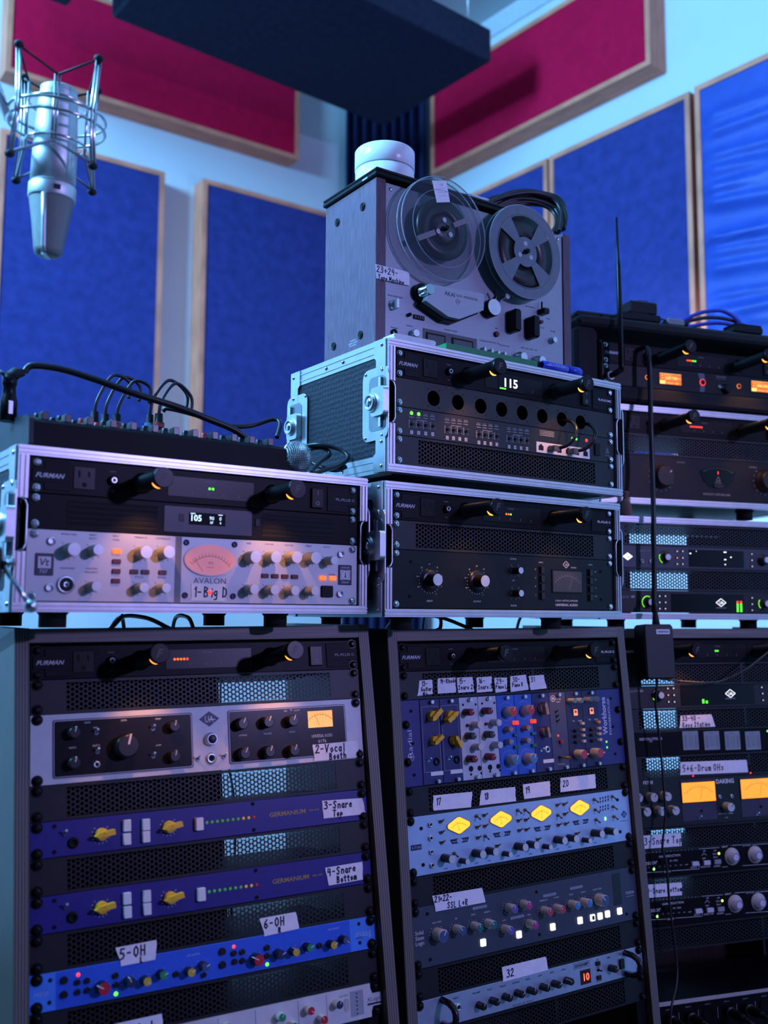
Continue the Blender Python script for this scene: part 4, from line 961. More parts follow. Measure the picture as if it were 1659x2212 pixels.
u = Unit(Fm, 2, 3, 'module_rack', 'violet-blue rack of ten narrow audio modules with yellow, red and white knobs', 'module rack', panel=RAD, body=250, view=Z7, holes=[38.1, 95.25])
x0 = u.P(310, 720)[0]; x1 = u.P(1362, 640)[0]; mw = (x1-x0)/10; H3 = 3*U
MN, MW, MBL, MG, MD = mat('module_navy', (.022, .024, .13), .4), mat('module_white', (.55, .58, .66), .4), mat('module_blue', (.03, .12, .55), .4), mat('module_grey', (.045, .055, .12), .45), mat('module_dark_navy', (.014, .018, .075), .4)
mods = []
for k, m in enumerate((MN, MN, MW, MW, MBL, MBL, MN, MG, MD, MD)):
    a = x0+k*mw
    o = u.part('module', MB().box(a+.4, a+mw-.4, 1, H3-1, 0, 1.4, .5), m, xy=(0, 0)); mods.append(o)
    for y, dx in ((H3-5, .55), (5, .68)): obj('thumb_screw', shared(('thumb',), lambda: MB().lathe([(3.4, 1.4), (3.4, 5), (3, 8)], 14).box(-2.6, 2.6, -.4, .4, 8, 8.2)), STEEL, o, (a+mw*dx, y, 0))
def mx(k, f): return x0+(k+f)*mw
def yv(zx, zy, h=0): return u.P(zx, zy, h)
# modules 1, 2: bar knobs
for k, pts in ((0, ((385, 565, 8.5, 40), (395, 715, 7, 35))), (1, ((490, 565, 8.5, 215), (512, 715, 7, -60)))):
    for zx, zy, r, a in pts:
        x, y = u.P(zx, zy, 8); bar_knob(u, 0, 0, r, a, 18, YEL, 1.7, xy=(x, y))
    b = u.ln(mat('thin_print', (.35, .36, .5), .5))
    xa, xb = mx(k, .08), mx(k, .92)
    for y_ in (H3-12, 20): b.line(xa, y_, xb, y_, .5, 1.4, 1.6)
    for x_ in (xa, xb): b.line(x_, 20, x_, H3-12, .5, 1.4, 1.6)
jack(u, 397, 843, 6.5, BLK2); jack(u, 516, 832, 6.5, BLK2)
for zx, zy in ((400, 914), (515, 903), (1057, 845)): x, y = u.P(zx, zy); u.part('label_strip', shared(('lst',), lambda: MB().box(-12, 12, -3, 3, 1.4, 1.7)), WPL, xy=(x, y))
for zx, zy in ((352, 835), (470, 825)): toggle(u, zx, zy, s=.8)
DR = mat('dark_red_knob', (.16, .008, .025), .35); WK = mat('white_grey_knob', (.58, .58, .62), .35); DK = mat('charcoal_knob', (.035, .035, .045), .4)
for zx, zy, m in ((612, 545, DR), (722, 538, DR), (660, 623, WK), (772, 610, WK), (622, 690, DK), (733, 682, DK), (664, 757, WK), (778, 746, WK), (628, 830, DR), (737, 818, DR)): knob(u, zx, zy, 6, 19, m, m, WHITE, 30, capr=.9)
for zx, zy, r in ((600, 888, 4.6), (650, 885, 4.2), (712, 880, 4.6), (760, 875, 4.2), (600, 922, 2), (660, 915, 2), (712, 905, 2), (770, 898, 2), (557, 500, 2), (632, 498, 2), (670, 493, 2), (742, 490, 2)): x, y = u.P(zx, zy); u.part('socket_hole', shared(('shole', r), lambda: MB().cyl(0, 0, r, 1.4, 1.6, 14)), HOLE, xy=(x, y))
for zx, zy in ((580, 625), (690, 617)): x, y = u.P(zx, zy); u.part('push_button', shared(('rbtn', 2.6, 5), lambda: MB().lathe([(2.6, 1.4), (2.4, 5)], 12)), DR, xy=(x, y))
CRE = mat('cream_knob', (.55, .50, .46), .4); RCAP = mat('red_cap', (.62, .04, .03), .35); BCAP = mat('blue_cap', (.06, .22, .42), .35)
LGS = led('pale_green', (.35, 1, .20), 1.8)
for dx, dy in ((0, 0), (104, -8)):
    for zx, zy, r, c in ((858, 543, 8.6, RCAP), (872, 838, 8.6, BCAP)):
        x, y = knob(u, zx+dx, zy+dy, r, 20, CRE, c, WHITE, 60, capr=.86); u.ticks(x, y, r+3.4, r+5, 14, w=.7)
        for a in ((170, 195, 222, 250) if zy < 700 else (195, 225, 255)):
            obj('led', shared(('led', 1.5, 1.2), lambda: MB()), LGS, u.e, (x+(r+3.6)*math.cos(R_(a)), y+(r+3.6)*math.sin(R_(a)), 1.5))
        b = u.ln(MATS['thin_print'], 'dial_ring'); b.ring(x, y, r+6.8, r+6.3, 1.4, 1.6, 30)
    button(u, 860+dx, 612+dy, 9.5, 6.5, 7, led('red_button', (1, .04, .02), 1.3), 'lit_button'); button(u, 862+dx, 686+dy, 10, 5, 6, mat('teal_button', (.01, .16, .22), .4)); button(u, 864+dx, 758+dy, 10, 5, 6, mat('green_button', (.01, .16, .08), .4))
    for zx, zy, m in ((842, 652, mat('tan_knob', (.32, .24, .18), .4)), (842, 728, mat('grey_tan_knob', (.28, .26, .25), .4))): knob(u, zx+dx, zy+dy, 5, 15, m, m, WHITE, 20, capr=.9)
    x, y = u.P(815+dx, 460+dy); u.txy('MORRIS', x, y, 2.4, mat('orange_print', (.6, .25, .05), .5), z=1.6)
GRK = mat('warm_grey_knob', (.22, .20, .20), .4)
for zx, zy, r in ((1035, 525, 8), (1045, 668, 7)): x, y = u.P(zx, zy, 8); bar_knob(u, 0, 0, r, -80, 17, GRK, 1.35, xy=(x, y))
jack(u, 1050, 777, 6.5); toggle(u, 1015, 780, s=.8)
x, y = u.P(1088, 467); b = MB(); b.ring(x, y, 5.4, 4.7, 1.4, 1.6, 22); put_text(b, 'H', x, y, 5, z=1.6, bold=.03); obj('module_logo', b, WHITE, u.e); u.t('Heritage', 1120, 470, 2.4, z=1.6); u.t('Audio', 1118, 487, 2.4, z=1.6)
x, y = u.P(1115, 693); obj('led', shared(('led', 1.8, 1.2), lambda: MB()), LR, u.e, (x, y, 1.4)); button(u, 1128, 730, 7, 6, 6, mat('bright_red_button', (.35, .012, .02), .35))
for zx, zy in ((1103, 550), (1107, 578), (1110, 607)): toggle(u, zx, zy, PLAST, s=.7)
x, y = u.P(1120, 822); u.part('brass_lever', MB().tube([(0, 0, 1.4), (1, -1, 10), (6, -1, 22)], [2.6, 2, 2.4], 10), mat('brass', (.45, .28, .10), .3, 1), xy=(x, y)); u.t('BT-500 v2.0', 1132, 865, 2.1, z=1.6)
TEAL = mat('teal_cap', (.02, .16, .22), .35); ROSE = mat('rose_cap', (.40, .04, .08), .3); FACES = mat('small_meter_face', (.9, .4, .3), .4, emit=(1, .22, .08), es=1.1)
for dx, dy in ((0, 0), (95, -8)):
    for zx, zy in ((1222, 482), (1262, 481)): knob(u, zx+dx, zy+dy, 4.6, 17, KSIL, TEAL, None, capr=.9)
    x, y = u.P(1218+dx, 553+dy); o = u.part('small_meter', MB().box(x-5.4, x+5.4, y-6.2, y+6.2, 1.4, 2.2), PLAST, xy=(0, 0)); obj('meter_face', MB().box(x-4.6, x+4.6, y-5.4, y+5.4, 2.2, 2.5), FACES, o); obj('meter_window', MB().box(x-2.6, x+2.6, y-1, y+3.6, 2.5, 2.6), mat('meter_brown', (.25, .08, .04), .5), o)
    for q, (zx, zy) in enumerate(((1250, 620), (1253, 658), (1254, 692), (1257, 727))):
        button(u, zx+dx, zy+dy, 6.5, 4.6, 8, CRE if q or not dx else mat('orange_cream_button', (.6, .33, .12), .35), 'white_switch')
        x, y = u.P(zx+dx-42, zy+dy+6)
        if q: obj('trim_knob', shared(('trk',), lambda: MB().lathe([(3, 1.4), (2.8, 9)], 12)), KBLK, u.e, (x, y, 0))
    x, y = knob(u, 1272+dx, 808+dy, 8.4, 20, CRE, ROSE, None, 0, capr=.88); obj('pointer_fin', shared(('fin',), lambda: MB().poly([(7, -2.2), (12.5, 0), (7, 2.2)], 12, 19)), WPL, u.e, (x, y, 0))
    u.ticks(x, y, 11, 12.6, 9, w=.6); u.t('REL', 1208+dx, 605+dy, 2.3, z=1.6); u.t('MODE', 1246+dx, 604+dy, 2.3, z=1.6)
def vtext(name, s, zx, zy, size, m, width, bold=.0):
    x, y = u.P(zx, zy); b = MB(); put_text(b, s, x, y, size, z=.3, rot=math.pi/2, bold=bold, width=width); return obj(name, b, m, u.e)
vtext('logo', 'Workhorse', 1390, 575, 11, mat('lilac_print', (.55, .54, .72), .5), 66, .03); vtext('sub_logo', 'POWERHOUSE', 1421, 580, 5.5, mat('lilac_print', (.5, .5, .7), .5), 64, .01)
vtext('maker_logo', 'Radial', 245, 735, 8.5, MATS['lilac_print'], 42); b = MB(); x, y = u.P(250, 815); b.ring(x, y, 6, 5.2, .02, .25, 22); b.line(x-4, y, x+4, y, .8, .02, .25); b.line(x, y-4, x, y+4, .8, .02, .25); obj('maker_mark', b, MATS['lilac_print'], u.e)
light(u, 1402, 733, LG, 1.8); light(u, 1405, 767, LG, 1.8)
for y in (18, 66, 116): 
    for x in (20, PW-24): u.part('hex_bolt', shared(('hexs',), lambda: MB()), BLK2, xy=(x, y))
u.done()
u = vent(Fm, 5, 'perforated vent panel carrying the tape labels 17 to 20'); u.vw = Z10
for i, (q, s) in enumerate((([(283, 225), (527, 203), (520, 300), (285, 322)], '17'), ([(583, 195), (790, 175), (797, 263), (570, 290)], '18'), ([(835, 160), (1000, 140), (1005, 230), (845, 250)], '19'), ([(1062, 122), (1270, 100), (1275, 185), (1065, 210)], '20'))):
    tape(u, q, [s], 'white paper tape reading '+s, size=10, w=1.1, x0=5, top=5, z=.3, seed=i+11)
u.done()
P710 = mat('pale_blue_silver_panel', (.40, .58, .80), .36, .35, var=.05)
u = Unit(Fm, 6, 2, 'preamp', 'pale silver-blue four-channel preamp with four amber diamond meters', 'preamp', panel=P710, body=250, view=Z10)
AMB = mat('amber_meter', (.9, .5, .05), .4, emit=(1, .40, .015), es=1.7, var=.12, scale=18)
for i, (zx, zy, hw) in enumerate(((440, 412, 80), (698, 375, 77), (943, 338, 72), (1175, 305, 68))):
    x, y = u.P(zx, zy); w = 22.5; h = 12.8
    d = lambda k: [(x-w*k, y+h*.16*k), (x-w*.90*k, y+h*.32*k), (x-w*.1*k, y+h*k), (x+w*.1*k, y+h*k), (x+w*.90*k, y+h*.32*k), (x+w*k, y+h*.16*k), (x+w*k, y-h*.16*k), (x+w*.90*k, y-h*.32*k), (x+w*.1*k, y-h*k), (x-w*.1*k, y-h*k), (x-w*.90*k, y-h*.32*k), (x-w*k, y-h*.16*k)]
    o = u.part('diamond_meter', MB().poly(d(1.06), 0, 1.2), mat('rose_metal', (.55, .30, .25), .3, .6), xy=(0, 0), label='amber-lit diamond-shaped needle meter'); obj('meter_face', MB().poly(d(.97), 1.2, 1.6), AMB, o)
    m = MB(); cx, cy = x, y-13
    for a in range(140, 39, -10):
        q = lambda r, a=a: (cx+r*1.1*math.cos(R_(a)), cy+r*math.sin(R_(a))); m.line(*q(16), *q(18.5), .35, 1.6, 1.7); m.line(*q(16), *q(16)[:0], .1, 0, 0) if False else None
        if a > 40: m.line(*q(16), *(cx+16*1.1*math.cos(R_(a-10)), cy+16*math.sin(R_(a-10))), .35, 1.6, 1.7)
    put_text(m, 'VU', x, y-7, 2.4, z=1.7); m.line(cx, y-6, cx+3*(i-1.5), y+6, .35, 1.6, 1.75)
    obj('meter_scale', m, mat('amber_ink', (.25, .07, .0), .6), o)
    zx2, zy2 = ((447, 507), (707, 467), (952, 432), (1183, 393))[i]; x, y = u.P(zx2, zy2)
    o = u.part('name_plate', MB().poly([(x-19, y+3.6), (x+19, y+3.6), (x+15, y-3.6), (x-15, y-3.6)], .02, .3), NAVYB, xy=(0, 0)); obj('plate_oval', MB().poly([(x+6*math.cos(R_(a)), y+3.6*math.sin(R_(a))) for a in range(0, 360, 20)], .3, .45), P710, o)
    b = MB(); put_text(b, 'twin', x-11, y, 3, z=.35, shear=.3); put_text(b, 'finity', x+11, y, 3, z=.35, shear=.3); obj('plate_letters', b, P710, o)
    b = MB(); put_text(b, str(i+1), x, y, 3.6, z=.5); obj('plate_number', b, NAVYB, o)
for zx, zy in ((328, 390), (332, 457), (335, 520), (548, 355), (553, 425), (557, 490), (595, 352), (600, 418), (602, 478), (800, 320), (805, 385), (810, 445), (845, 318), (850, 380), (853, 440), (1040, 290), (1043, 350), (1047, 412), (1080, 285), (1085, 345), (1090, 405), (1262, 255), (1268, 317), (1273, 378), (1370, 237), (1375, 299), (1380, 359), (412, 585), (675, 540), (922, 500), (1155, 465)): toggle(u, zx, zy, mat('bronze_lever', (.30, .20, .16), .3, .9), random.choice((1, -1)), .95)
for zx, zy in ((262, 408), (265, 492), (270, 577), (275, 660)): jack(u, zx, zy, 4.6)
for zx, zy in ((208, 432), (222, 657), (1402, 258), (1418, 452)): x, y = u.P(zx, zy); u.part('bolt_head', shared(('bhd',), lambda: MB().cyl(0, 0, 2.8, 0, 1, 12)), BLK2, xy=(x, y))
for a in range(4):
    for b_ in range(4): x, y = u.P(1300+a*15.5, 250+b_*19.5+(14 if b_ > 1 else 0)-a*4); u.part('led_slot', shared(('lslot',), lambda: MB().poly(rrect(-1.2, 1.2, -2, 2, 1.1), .02, .5)), NAVYB, xy=(x, y))
x, y = u.P(1330, 373); u.part('led', MB().poly(rrect(-1.8, 1.8, -3, 3, 1.6), .02, .9), LGS, xy=(x, y))
ua_logo(u, 1441, 346, 15, 14, mat('royal_blue_print', (.03, .07, .25), .4), P710); u.t('UNIVERSAL AUDIO', 1442, 385, 1.6, DARKP)
for zx, zy, r, h in ((402, 623, 6.6, 22), (497, 637, 4.6, 17), (592, 592, 6.6, 22), (670, 576, 6.2, 20), (760, 592, 4.4, 17), (850, 548, 6.4, 22), (918, 535, 6.2, 20), (1003, 547, 4.4, 17), (1088, 507, 6.4, 22), (1158, 495, 6.2, 20), (1240, 507, 4.4, 17), (1312, 466, 6.4, 22), (1392, 453, 6.4, 22)): knob(u, zx, zy, r, h, KBLK, SPUN, None, capr=.96)
for s, zx, zy in (('GAIN', 362, 680), ('LEVEL', 552, 645), ('GAIN', 628, 630), ('LEVEL', 805, 600), ('GAIN', 880, 588), ('LEVEL', 1043, 558), ('GAIN', 1115, 545), ('LEVEL', 1270, 518)): u.t(s, zx, zy, 2.2, DARKP)
x, y = u.P(178, 550); o = u.part('model_badge', MB().box(x-10, x+10, y-4, y+4, .02, .4), NAVYB, xy=(0, 0)); b = MB(); put_text(b, '4-710d', x, y, 4.2, z=.5, width=17); obj('badge_letters', b, P710, o)
u.done()
vent(Fm, 8, 'perforated vent panel below the four amber meters')
SSL = mat('slate_blue_panel', (.042, .055, .085), .45, var=.06)
u = Unit(Fm, 9, 2, 'analog_processor', 'slate grey stereo processor with pastel knobs and white lit square buttons', 'audio processor', panel=SSL, body=250, view=Z11)
CAPS = {n: mat('cap_'+n, c, .35) for n, c in (('slate', (.06, .08, .11)), ('sea', (.01, .16, .15)), ('violet', (.16, .09, .42)), ('magenta', (.42, .03, .22)), ('red2', (.48, .05, .08)), ('sky', (.06, .22, .52)))}
for zx, zy, r, c in ((352, 355, 10, 'slate'), (467, 322, 7.2, 'slate'), (572, 303, 7, 'sea'), (656, 285, 7, 'sea'), (782, 187, 7, 'violet'), (870, 165, 7, 'magenta'), (758, 320, 7, 'violet'), (907, 287, 7, 'magenta'), (996, 205, 7, 'red2'), (1071, 190, 7, 'red2'), (1162, 165, 7, 'sky'), (1235, 150, 7, 'sky'), (1330, 135, 10, 'slate')):
    x, y = knob(u, zx, zy, r, 19, CRE, CAPS[c], WHITE, random.choice((60, 100, 130)), capr=.86); u.ticks(x, y, r+2.5, r+3.6, 13, w=.7)
LWB = mat('lit_white_button', (.9, .9, .9), .4, emit=(.95, .92, 1), es=1.25)
for i, (zx, zy) in enumerate(((586, 392), (802, 342), (1006, 295), (1171, 255), (1247, 238), (1292, 228), (1337, 215), (1410, 197))):
    o = button(u, zx, zy, 10, 11, 3, LWB, 'lit_button', 1)
    if i == 4: obj('button_mark', MB().box(-2.6, 2.6, -3, 3, 3, 3.15).box(-.8, .8, -1.8, 1.8, 3.1, 3.3), DARKP, o)
for s, zx, zy in (('VINTAGE DRIVE', 568, 175), ('VIOLET EQ', 795, 235), ('HF COMPRESSOR', 990, 98), ('STEREO IMAGE', 1152, 52)):
    x, y = u.P(zx, zy); u.part('title_bar', MB().box(x-14, x+14, y-2, y+2, .02, .2), mat('lilac_bar', (.35, .36, .45), .5), xy=(0, 0)); u.txy(s, x, y, 2.4, DARKP, z=.3, width=24)
for s, zx, zy in (('INPUT TRIM', 308, 268), ('HPF', 425, 245), ('DRIVE', 528, 220), ('DENSITY', 613, 203), ('LOW', 716, 255), ('HIGH', 865, 220), ('THRESHOLD', 952, 132), ('X-OVER', 1030, 113), ('SPACE', 1120, 95), ('WIDTH', 1192, 80), ('OUTPUT TRIM', 1277, 62)): u.t(s, zx, zy, 2.2)
x0, x1, y0, y1 = rectP(u, 1366, -30, 1428, 155); u.part('meter_window', MB().box(x0, x1, y0, y1, 0, .4, .3), mat('smoked_window', (.008, .010, .018), .2), xy=(0, 0))
b = MB(); x, y = u.P(1475, 82); put_text(b, 'FUSION', x, y, 4.6, width=19); b.line(x-10, y-6, x+10, y-6, .4, .02, .2); obj('model_name', b, WHITE, u.e)
b = MB(); x, y = u.P(203, 368)
for k, s in enumerate(('Solid', 'State', 'Logic')): put_text(b, s, x-7, y+8-k*7.5, 5.6, align='L')
obj('logo', b, WHITE, u.e)
for zx, zy in ((250, 215), (910, 80), (928, 342), (1455, 215), (270, 497)): u.part('hex_bolt', shared(('hexs',), lambda: MB()), BLK2, zx, zy)
tape(u, [(278, 105), (580, 55), (600, 143), (300, 200)], ['21+22-', 'SSL L+R'], 'white paper tape reading 21+22 - SSL L+R', size=(8.5, 8.5), w=1.1, x0=4, top=1.5, indent=(0, 24), z=.8)
u.done()
vent(Fm, 11, 'perforated vent panel between the pastel-knob processor and the silver unit with handles')
SANS = mat('brushed_silver_panel', (.46, .54, .68), .36, .6, var=.06)
u = Unit(Fm, 12, 1, 'bass_preamp', 'silver rack preamp with black handles and red 10 display', 'preamp', panel=SANS, body=200, view=Z11)
for x, s in ((50, 1), (PW-42, -1)):
    u.part('handle', MB().tube([(-24, 0, 0), (-20, 0, 18), (-12, 0, 34), (12, 0, 34), (20, 0, 18), (24, 0, 0)] if False else [(0, 17, 0), (0, 16, 18), (0, 11, 30), (0, 4, 34), (0, -4, 34), (0, -11, 30), (0, -16, 18), (0, -17, 0)], 5, 12), KBLK, xy=(x, 22.2))
jack(u, 433, 782, 6)
for zx, zy in ((592, 780), (670, 752), (747, 728), (820, 706), (895, 688), (972, 667), (1042, 647), (1117, 628), (1387, 550)):
    x, y = knob(u, zx, zy, 5.8, 15, KBLK, KBLK, WHITE, random.choice((30, 80, 140)), capr=.84, ribs=14)
for s, zx, zy in (('INPUT', 422, 728), ('PRE-AMP', 543, 695), ('BUZZ', 622, 675), ('PUNCH', 700, 655), ('CRUNCH', 777, 633), ('DRIVE', 850, 612), ('LOW', 923, 590), ('HIGH', 995, 570), ('LEVEL', 1065, 552), ('TRIM', 1337, 478), ('ON', 1410, 457), ('UP', 1272, 492), ('SAVE', 1275, 537), ('DOWN', 1280, 620)): u.t(s, zx, zy, 2.6, DARKP, bold=.01)
u.t('TECH 21 NYC', 822, 757, 3.4, DARKP, width=46)
x, y = u.P(1175, 523); b = MB(); put_text(b, 'SANSAMP', x, y, 5.4, width=32, bold=.02)
for a, c in (((-18, -4.4), (18, -4.4)), ((18, -4.4), (18, 4.4)), ((18, 4.4), (-18, 4.4)), ((-18, 4.4), (-18, -4.4))): b.line(x+a[0], y+a[1], x+c[0], y+c[1], .5, .02, .2)
obj('logo', b, DARKP, u.e)
x0, x1, y0, y1 = rectP(u, 1165, 560, 1232, 630); o = u.part('display', MB().box(x0, x1, y0, y1, 0, .8, .4), mat('dark_red_window', (.06, .004, .004), .25), xy=(0, 0)); b = MB(); put_text(b, '10', (x0+x1)/2+1.5, (y0+y1)/2, 11, z=.95, bold=.03); obj('digits', b, led('red_digit', (1, .08, .03), 2.6), o)
button(u, 1272, 513, 9, 7, 3, KBLK); button(u, 1278, 598, 9, 7, 3, KBLK); toggle(u, 1275, 553, PLAST, 0, .8); button(u, 1415, 515, 10, 16, 4, KBLK, 'rocker_switch', 1)
tape(u, [(692, 540), (958, 475), (970, 555), (700, 628)], ['32'], 'white paper tape reading 32', size=11, w=1.2, x0=9, top=6, z=.8)
u.done()
vent(Fm, 13, 'perforated vent panel below the silver unit with handles')
# ================================================================ right column: soft bag, two cases, right rack cabinet
cabinet(Fr, 4.5, 'wooden rack cabinet at the right edge, behind the hanging power adapter', rear=((0, 212), (300, 480), (212, 300)), out1=10)
flight_case(F2, 4, 'flight_case', 'flight case at the right holding the black power amplifier', feet=True, rear=((9, 262), (390, 503)))
flight_case(F3, 4, 'flight_case', 'flight case at the right holding two audio interfaces with green ring lights', rear=((9, 250), (410, 503)))
Z4 = (1300, 1080, 4.6212); ZR = (1200, 640, 3.6144); Z12 = (1340, 1340, 5.0282); Z13 = (1340, 1760, 4.8934)
furman(F2, 'power_conditioner', 'black power conditioner above the power amplifier, row of small red lights', [(206+4.6*k, LR) for k in range(7)], None, ext=(98, 98))
vent(F2, 1, 'perforated vent panel above the black power amplifier', 'chrome')
u = Unit(F2, 2, 2, 'power_amplifier', 'black power amplifier with two large round knobs and curved meter window', 'amplifier', panel=mat('satin_black', (.010, .010, .012), .4, 0, spec=.2), body=240, view=ZR, screws='chrome')
AK = mat('soft_black_knob', (.012, .012, .014), .4, 0, spec=.3)
for zx, zy in ((845, 1405), (1659, 1440)):
    x, y = u.P(zx, zy, 10); k = u.part('gain_knob', MB().lathe([(25, 0), (25, 2), (22, 3), (21, 16), (19, 19)], 36), AK, xy=(x, y)); obj('pointer', MB().box(12, 18, -.5, .5, 19, 19.3), WHITE, k, rot=R_(40)); u.ticks(x, y, 29, 30.5, 13, w=.9)
x, y = u.P(1268, 1420)
arc = [(x-44, y+16)]+[(x+46*math.sin(R_(a)), y+4+22*math.cos(R_(a))) for a in range(-70, 71, 14)]+[(x+44, y+16), (x+34, y-8), (x+16, y-20), (x-16, y-20), (x-34, y-8)]
o = u.part('meter_window', MB().poly([(x-46, y+14)]+[(x+46*math.sin(R_(a)), y+6+18*math.cos(R_(a))) for a in range(-60, 61, 12)]+[(x+46, y+14), (x+38, y-6), (x+20, y-20), (x-20, y-20), (x-38, y-6)], 0, 1), mat('glossy_black', (.006, .006, .007), .12), xy=(0, 0))
b = MB()
for a in range(-60, 61, 8): b.line(x+40*math.sin(R_(a)), y+4+16*math.cos(R_(a)), x+42*math.sin(R_(a)), y+5+16.5*math.cos(R_(a)), .8, 1, 1.1)
for p, q in (((-5, -6), (0, 3)), ((0, 3), (5, -6)), ((5, -6), (-5, -6))): b.line(x+p[0], y+p[1], x+q[0], y+q[1], .8, 1, 1.1)
put_text(b, 'behringer', x, y-9.5, 3, z=1.1); obj('meter_print', b, DIM, o)
obj('needle_light', MB().box(x-.8, x+.8, y+8, y+14, 1, 1.2), LR, o); obj('power_button', MB().poly([(x+13*math.cos(R_(a)), y-17+5*math.sin(R_(a))) for a in range(0, 360, 20)], 1, 3), mat('soft_black_knob', (.012, .012, .014), .4, 0, spec=.3), o)
u.t('CHANNEL A', 980, 1297, 2.6, DIM); u.t('CHANNEL B', 1540, 1335, 2.6, DIM); u.t('REFERENCE AMPLIFIER A800', 1260, 1548, 4.2, DIM, width=68)
u.done()
# interfaces
GRING = led('ring_green', (.22, 1, .02), 1.3)
def ring_knob(u, zx, zy, a0, a1, full=True, r=10, cap=True, hidden=False):
    x, y = u.P(zx, zy, 6)
    obj('ring_base', MB().lathe([(r+3.5, 0), (r+3.5, .6), (r, 1)], 30), KBLK, u.e, (x, y, 0))
    pts = [((r+1.9)*math.cos(R_(a)), (r+1.9)*math.sin(R_(a)), 1.1) for a in range(a0, a1+1, 6)]
    obj('ring_light', MB().tube(pts, .75, 6), GRING, u.e, (x, y, 0))
    k = obj('knob', MB().lathe([(r*.92, 0), (r*.9, 12), (r*.5, 13)], 26), KBLK, u.e, (x, y, 0)); obj('knob_cap', MB().cyl(0, 0, r*.62, 13, 14.5, 24), SPUN, k)
def btns(u, pts, lit=()):
    for i, (zx, zy) in enumerate(pts):
        o = button(u, zx, zy, 5.2, 5.2, 1.6, PLAST, 'button', .5)
        obj('button_mark', shared(('bm', i % 2), lambda: MB().box(-1.6, .6, -1.4, -.6, 1.6, 1.75).box(.2, 1.4, -1.4, 1.2, 1.6, 1.75).box(-1.4, .2, .4, 1.2, 1.6, 1.75)), led('soft_red', (1, .25, .22), 1.6) if i in lit else led('soft_white', (.8, .85, 1), .8), o)
vent(F3, 0, 'perforated vent panel at the top of the case with the two interfaces, light shining through', 'chrome')
APX = mat('violet_grey_panel', (.045, .047, .065), .4, .2); APB = mat('graphite_panel', (.014, .014, .017), .4, .2)
LWL = led('logo_white', (.95, .95, 1), 1.6)
u = Unit(F3, 1, 1, 'audio_interface', 'violet-grey audio interface with glowing white diamond logo', 'audio interface', panel=APX, body=240, view=Z4, screws='chrome')
ua_logo(u, 258, 563, 23, 15.5, LWL, DARKP); u.t('apollo | x16', 430, 503, 4, DIM)
jack(u, 398, 610, 4); jack(u, 485, 612, 4)
ring_knob(u, 640, 572, 150, 250)
btns(u, ((747, 512), (803, 512), (748, 578), (803, 578), (748, 640), (803, 640), (1492, 540), (1494, 602), (1496, 663)), (2,))
x0, x1, y0, y1 = rectP(u, 865, 495, 1420, 680); o = u.part('meter_screen', MB().box(x0, x1, y0, y1, 0, .6, .4), mat('screen_black', (.004, .004, .005), .2), xy=(0, 0))
b = MB()
for zx, zy, w in ((882, 534, 4), (941, 512, 1), (1228, 522, 6.5), (1230, 596, 5), (1287, 573, 3.6), (1230, 645, 3)): x, y = u.P(zx, zy); b.box(x-w/2, x+w/2, y-1.1, y+1.1, .6, .75)
obj('screen_marks', b, LWL, o); x, y = u.P(1630, 600, 8); k = u.part('knob', MB().lathe([(12.5, 0), (12, 2), (10, 3), (9.5, 13)], 26), KBLK, xy=(x, y)); obj('knob_cap', MB().cyl(0, 0, 6, 13, 14.5, 22), SPUN, k)
u.done()
vent(F3, 2, 'perforated vent panel between the two interfaces with green ring lights', 'chrome')
def apollo8(fr, u0, label, vw, lg, kn, bt, scr, meters, lit, rk=None, arcs=(150, 260), bright=True, nm='apollo 8'):
    u = Unit(fr, u0, 1, 'audio_interface', label, 'audio interface', panel=APB, body=240, view=vw, screws='chrome' if fr is F3 else 'black')
    u.t('apollo', *nm, 5.2, DIM); x, y = u.P(nm[0]+(78 if vw is Z4 else 78), nm[1]+2); u.part('model_pill', MB().poly(rrect(x-4.5, x+4.5, y-2.4, y+2.4, 2.2), .02, .25), DIM, xy=(0, 0))
    ring_knob(u, *kn, *arcs); btns(u, bt, lit)
    x0, x1, y0, y1 = rectP(u, *scr); o = u.part('meter_screen', MB().box(x0, x1, y0, y1, 0, .6, .4), MATS['screen_black'], xy=(0, 0))
    ua_logo(u, *lg, 24, 16, LWL, LWL, True, .6); u.t('UNIVERSAL AUDIO', lg[0], lg[1]+(52 if vw is Z4 else 54), 2.0, z=.8)
    for zx, zy, n, red in meters:
        for k in range(n):
            x, y = u.P(zx, zy); c = LG if k < n-2 or not red else (LO if k == n-2 else LR)
            obj('meter_segment', shared(('mseg',), lambda: MB().box(-2.3, 2.3, -.9, .9, .6, 1)), c, u.e, (x, y+k*2.9, 0))
    if rk: ring_knob(u, *rk, 140, 230)
    u.done()
apollo8(F3, 3, 'black audio interface with bright green ring light and green-to-red level bars', Z4, (1188, 1025), (470, 1020), ((572, 960), (630, 960), (573, 1022), (632, 1022), (574, 1085), (630, 1085), (1495, 977), (1496, 1040), (1496, 1100)), (690, 935, 1420, 1120), [(1356, 1113, 8, 1), (1390, 1113, 8, 1)], (), (1630, 1035), (60, 235), nm=(232, 963))
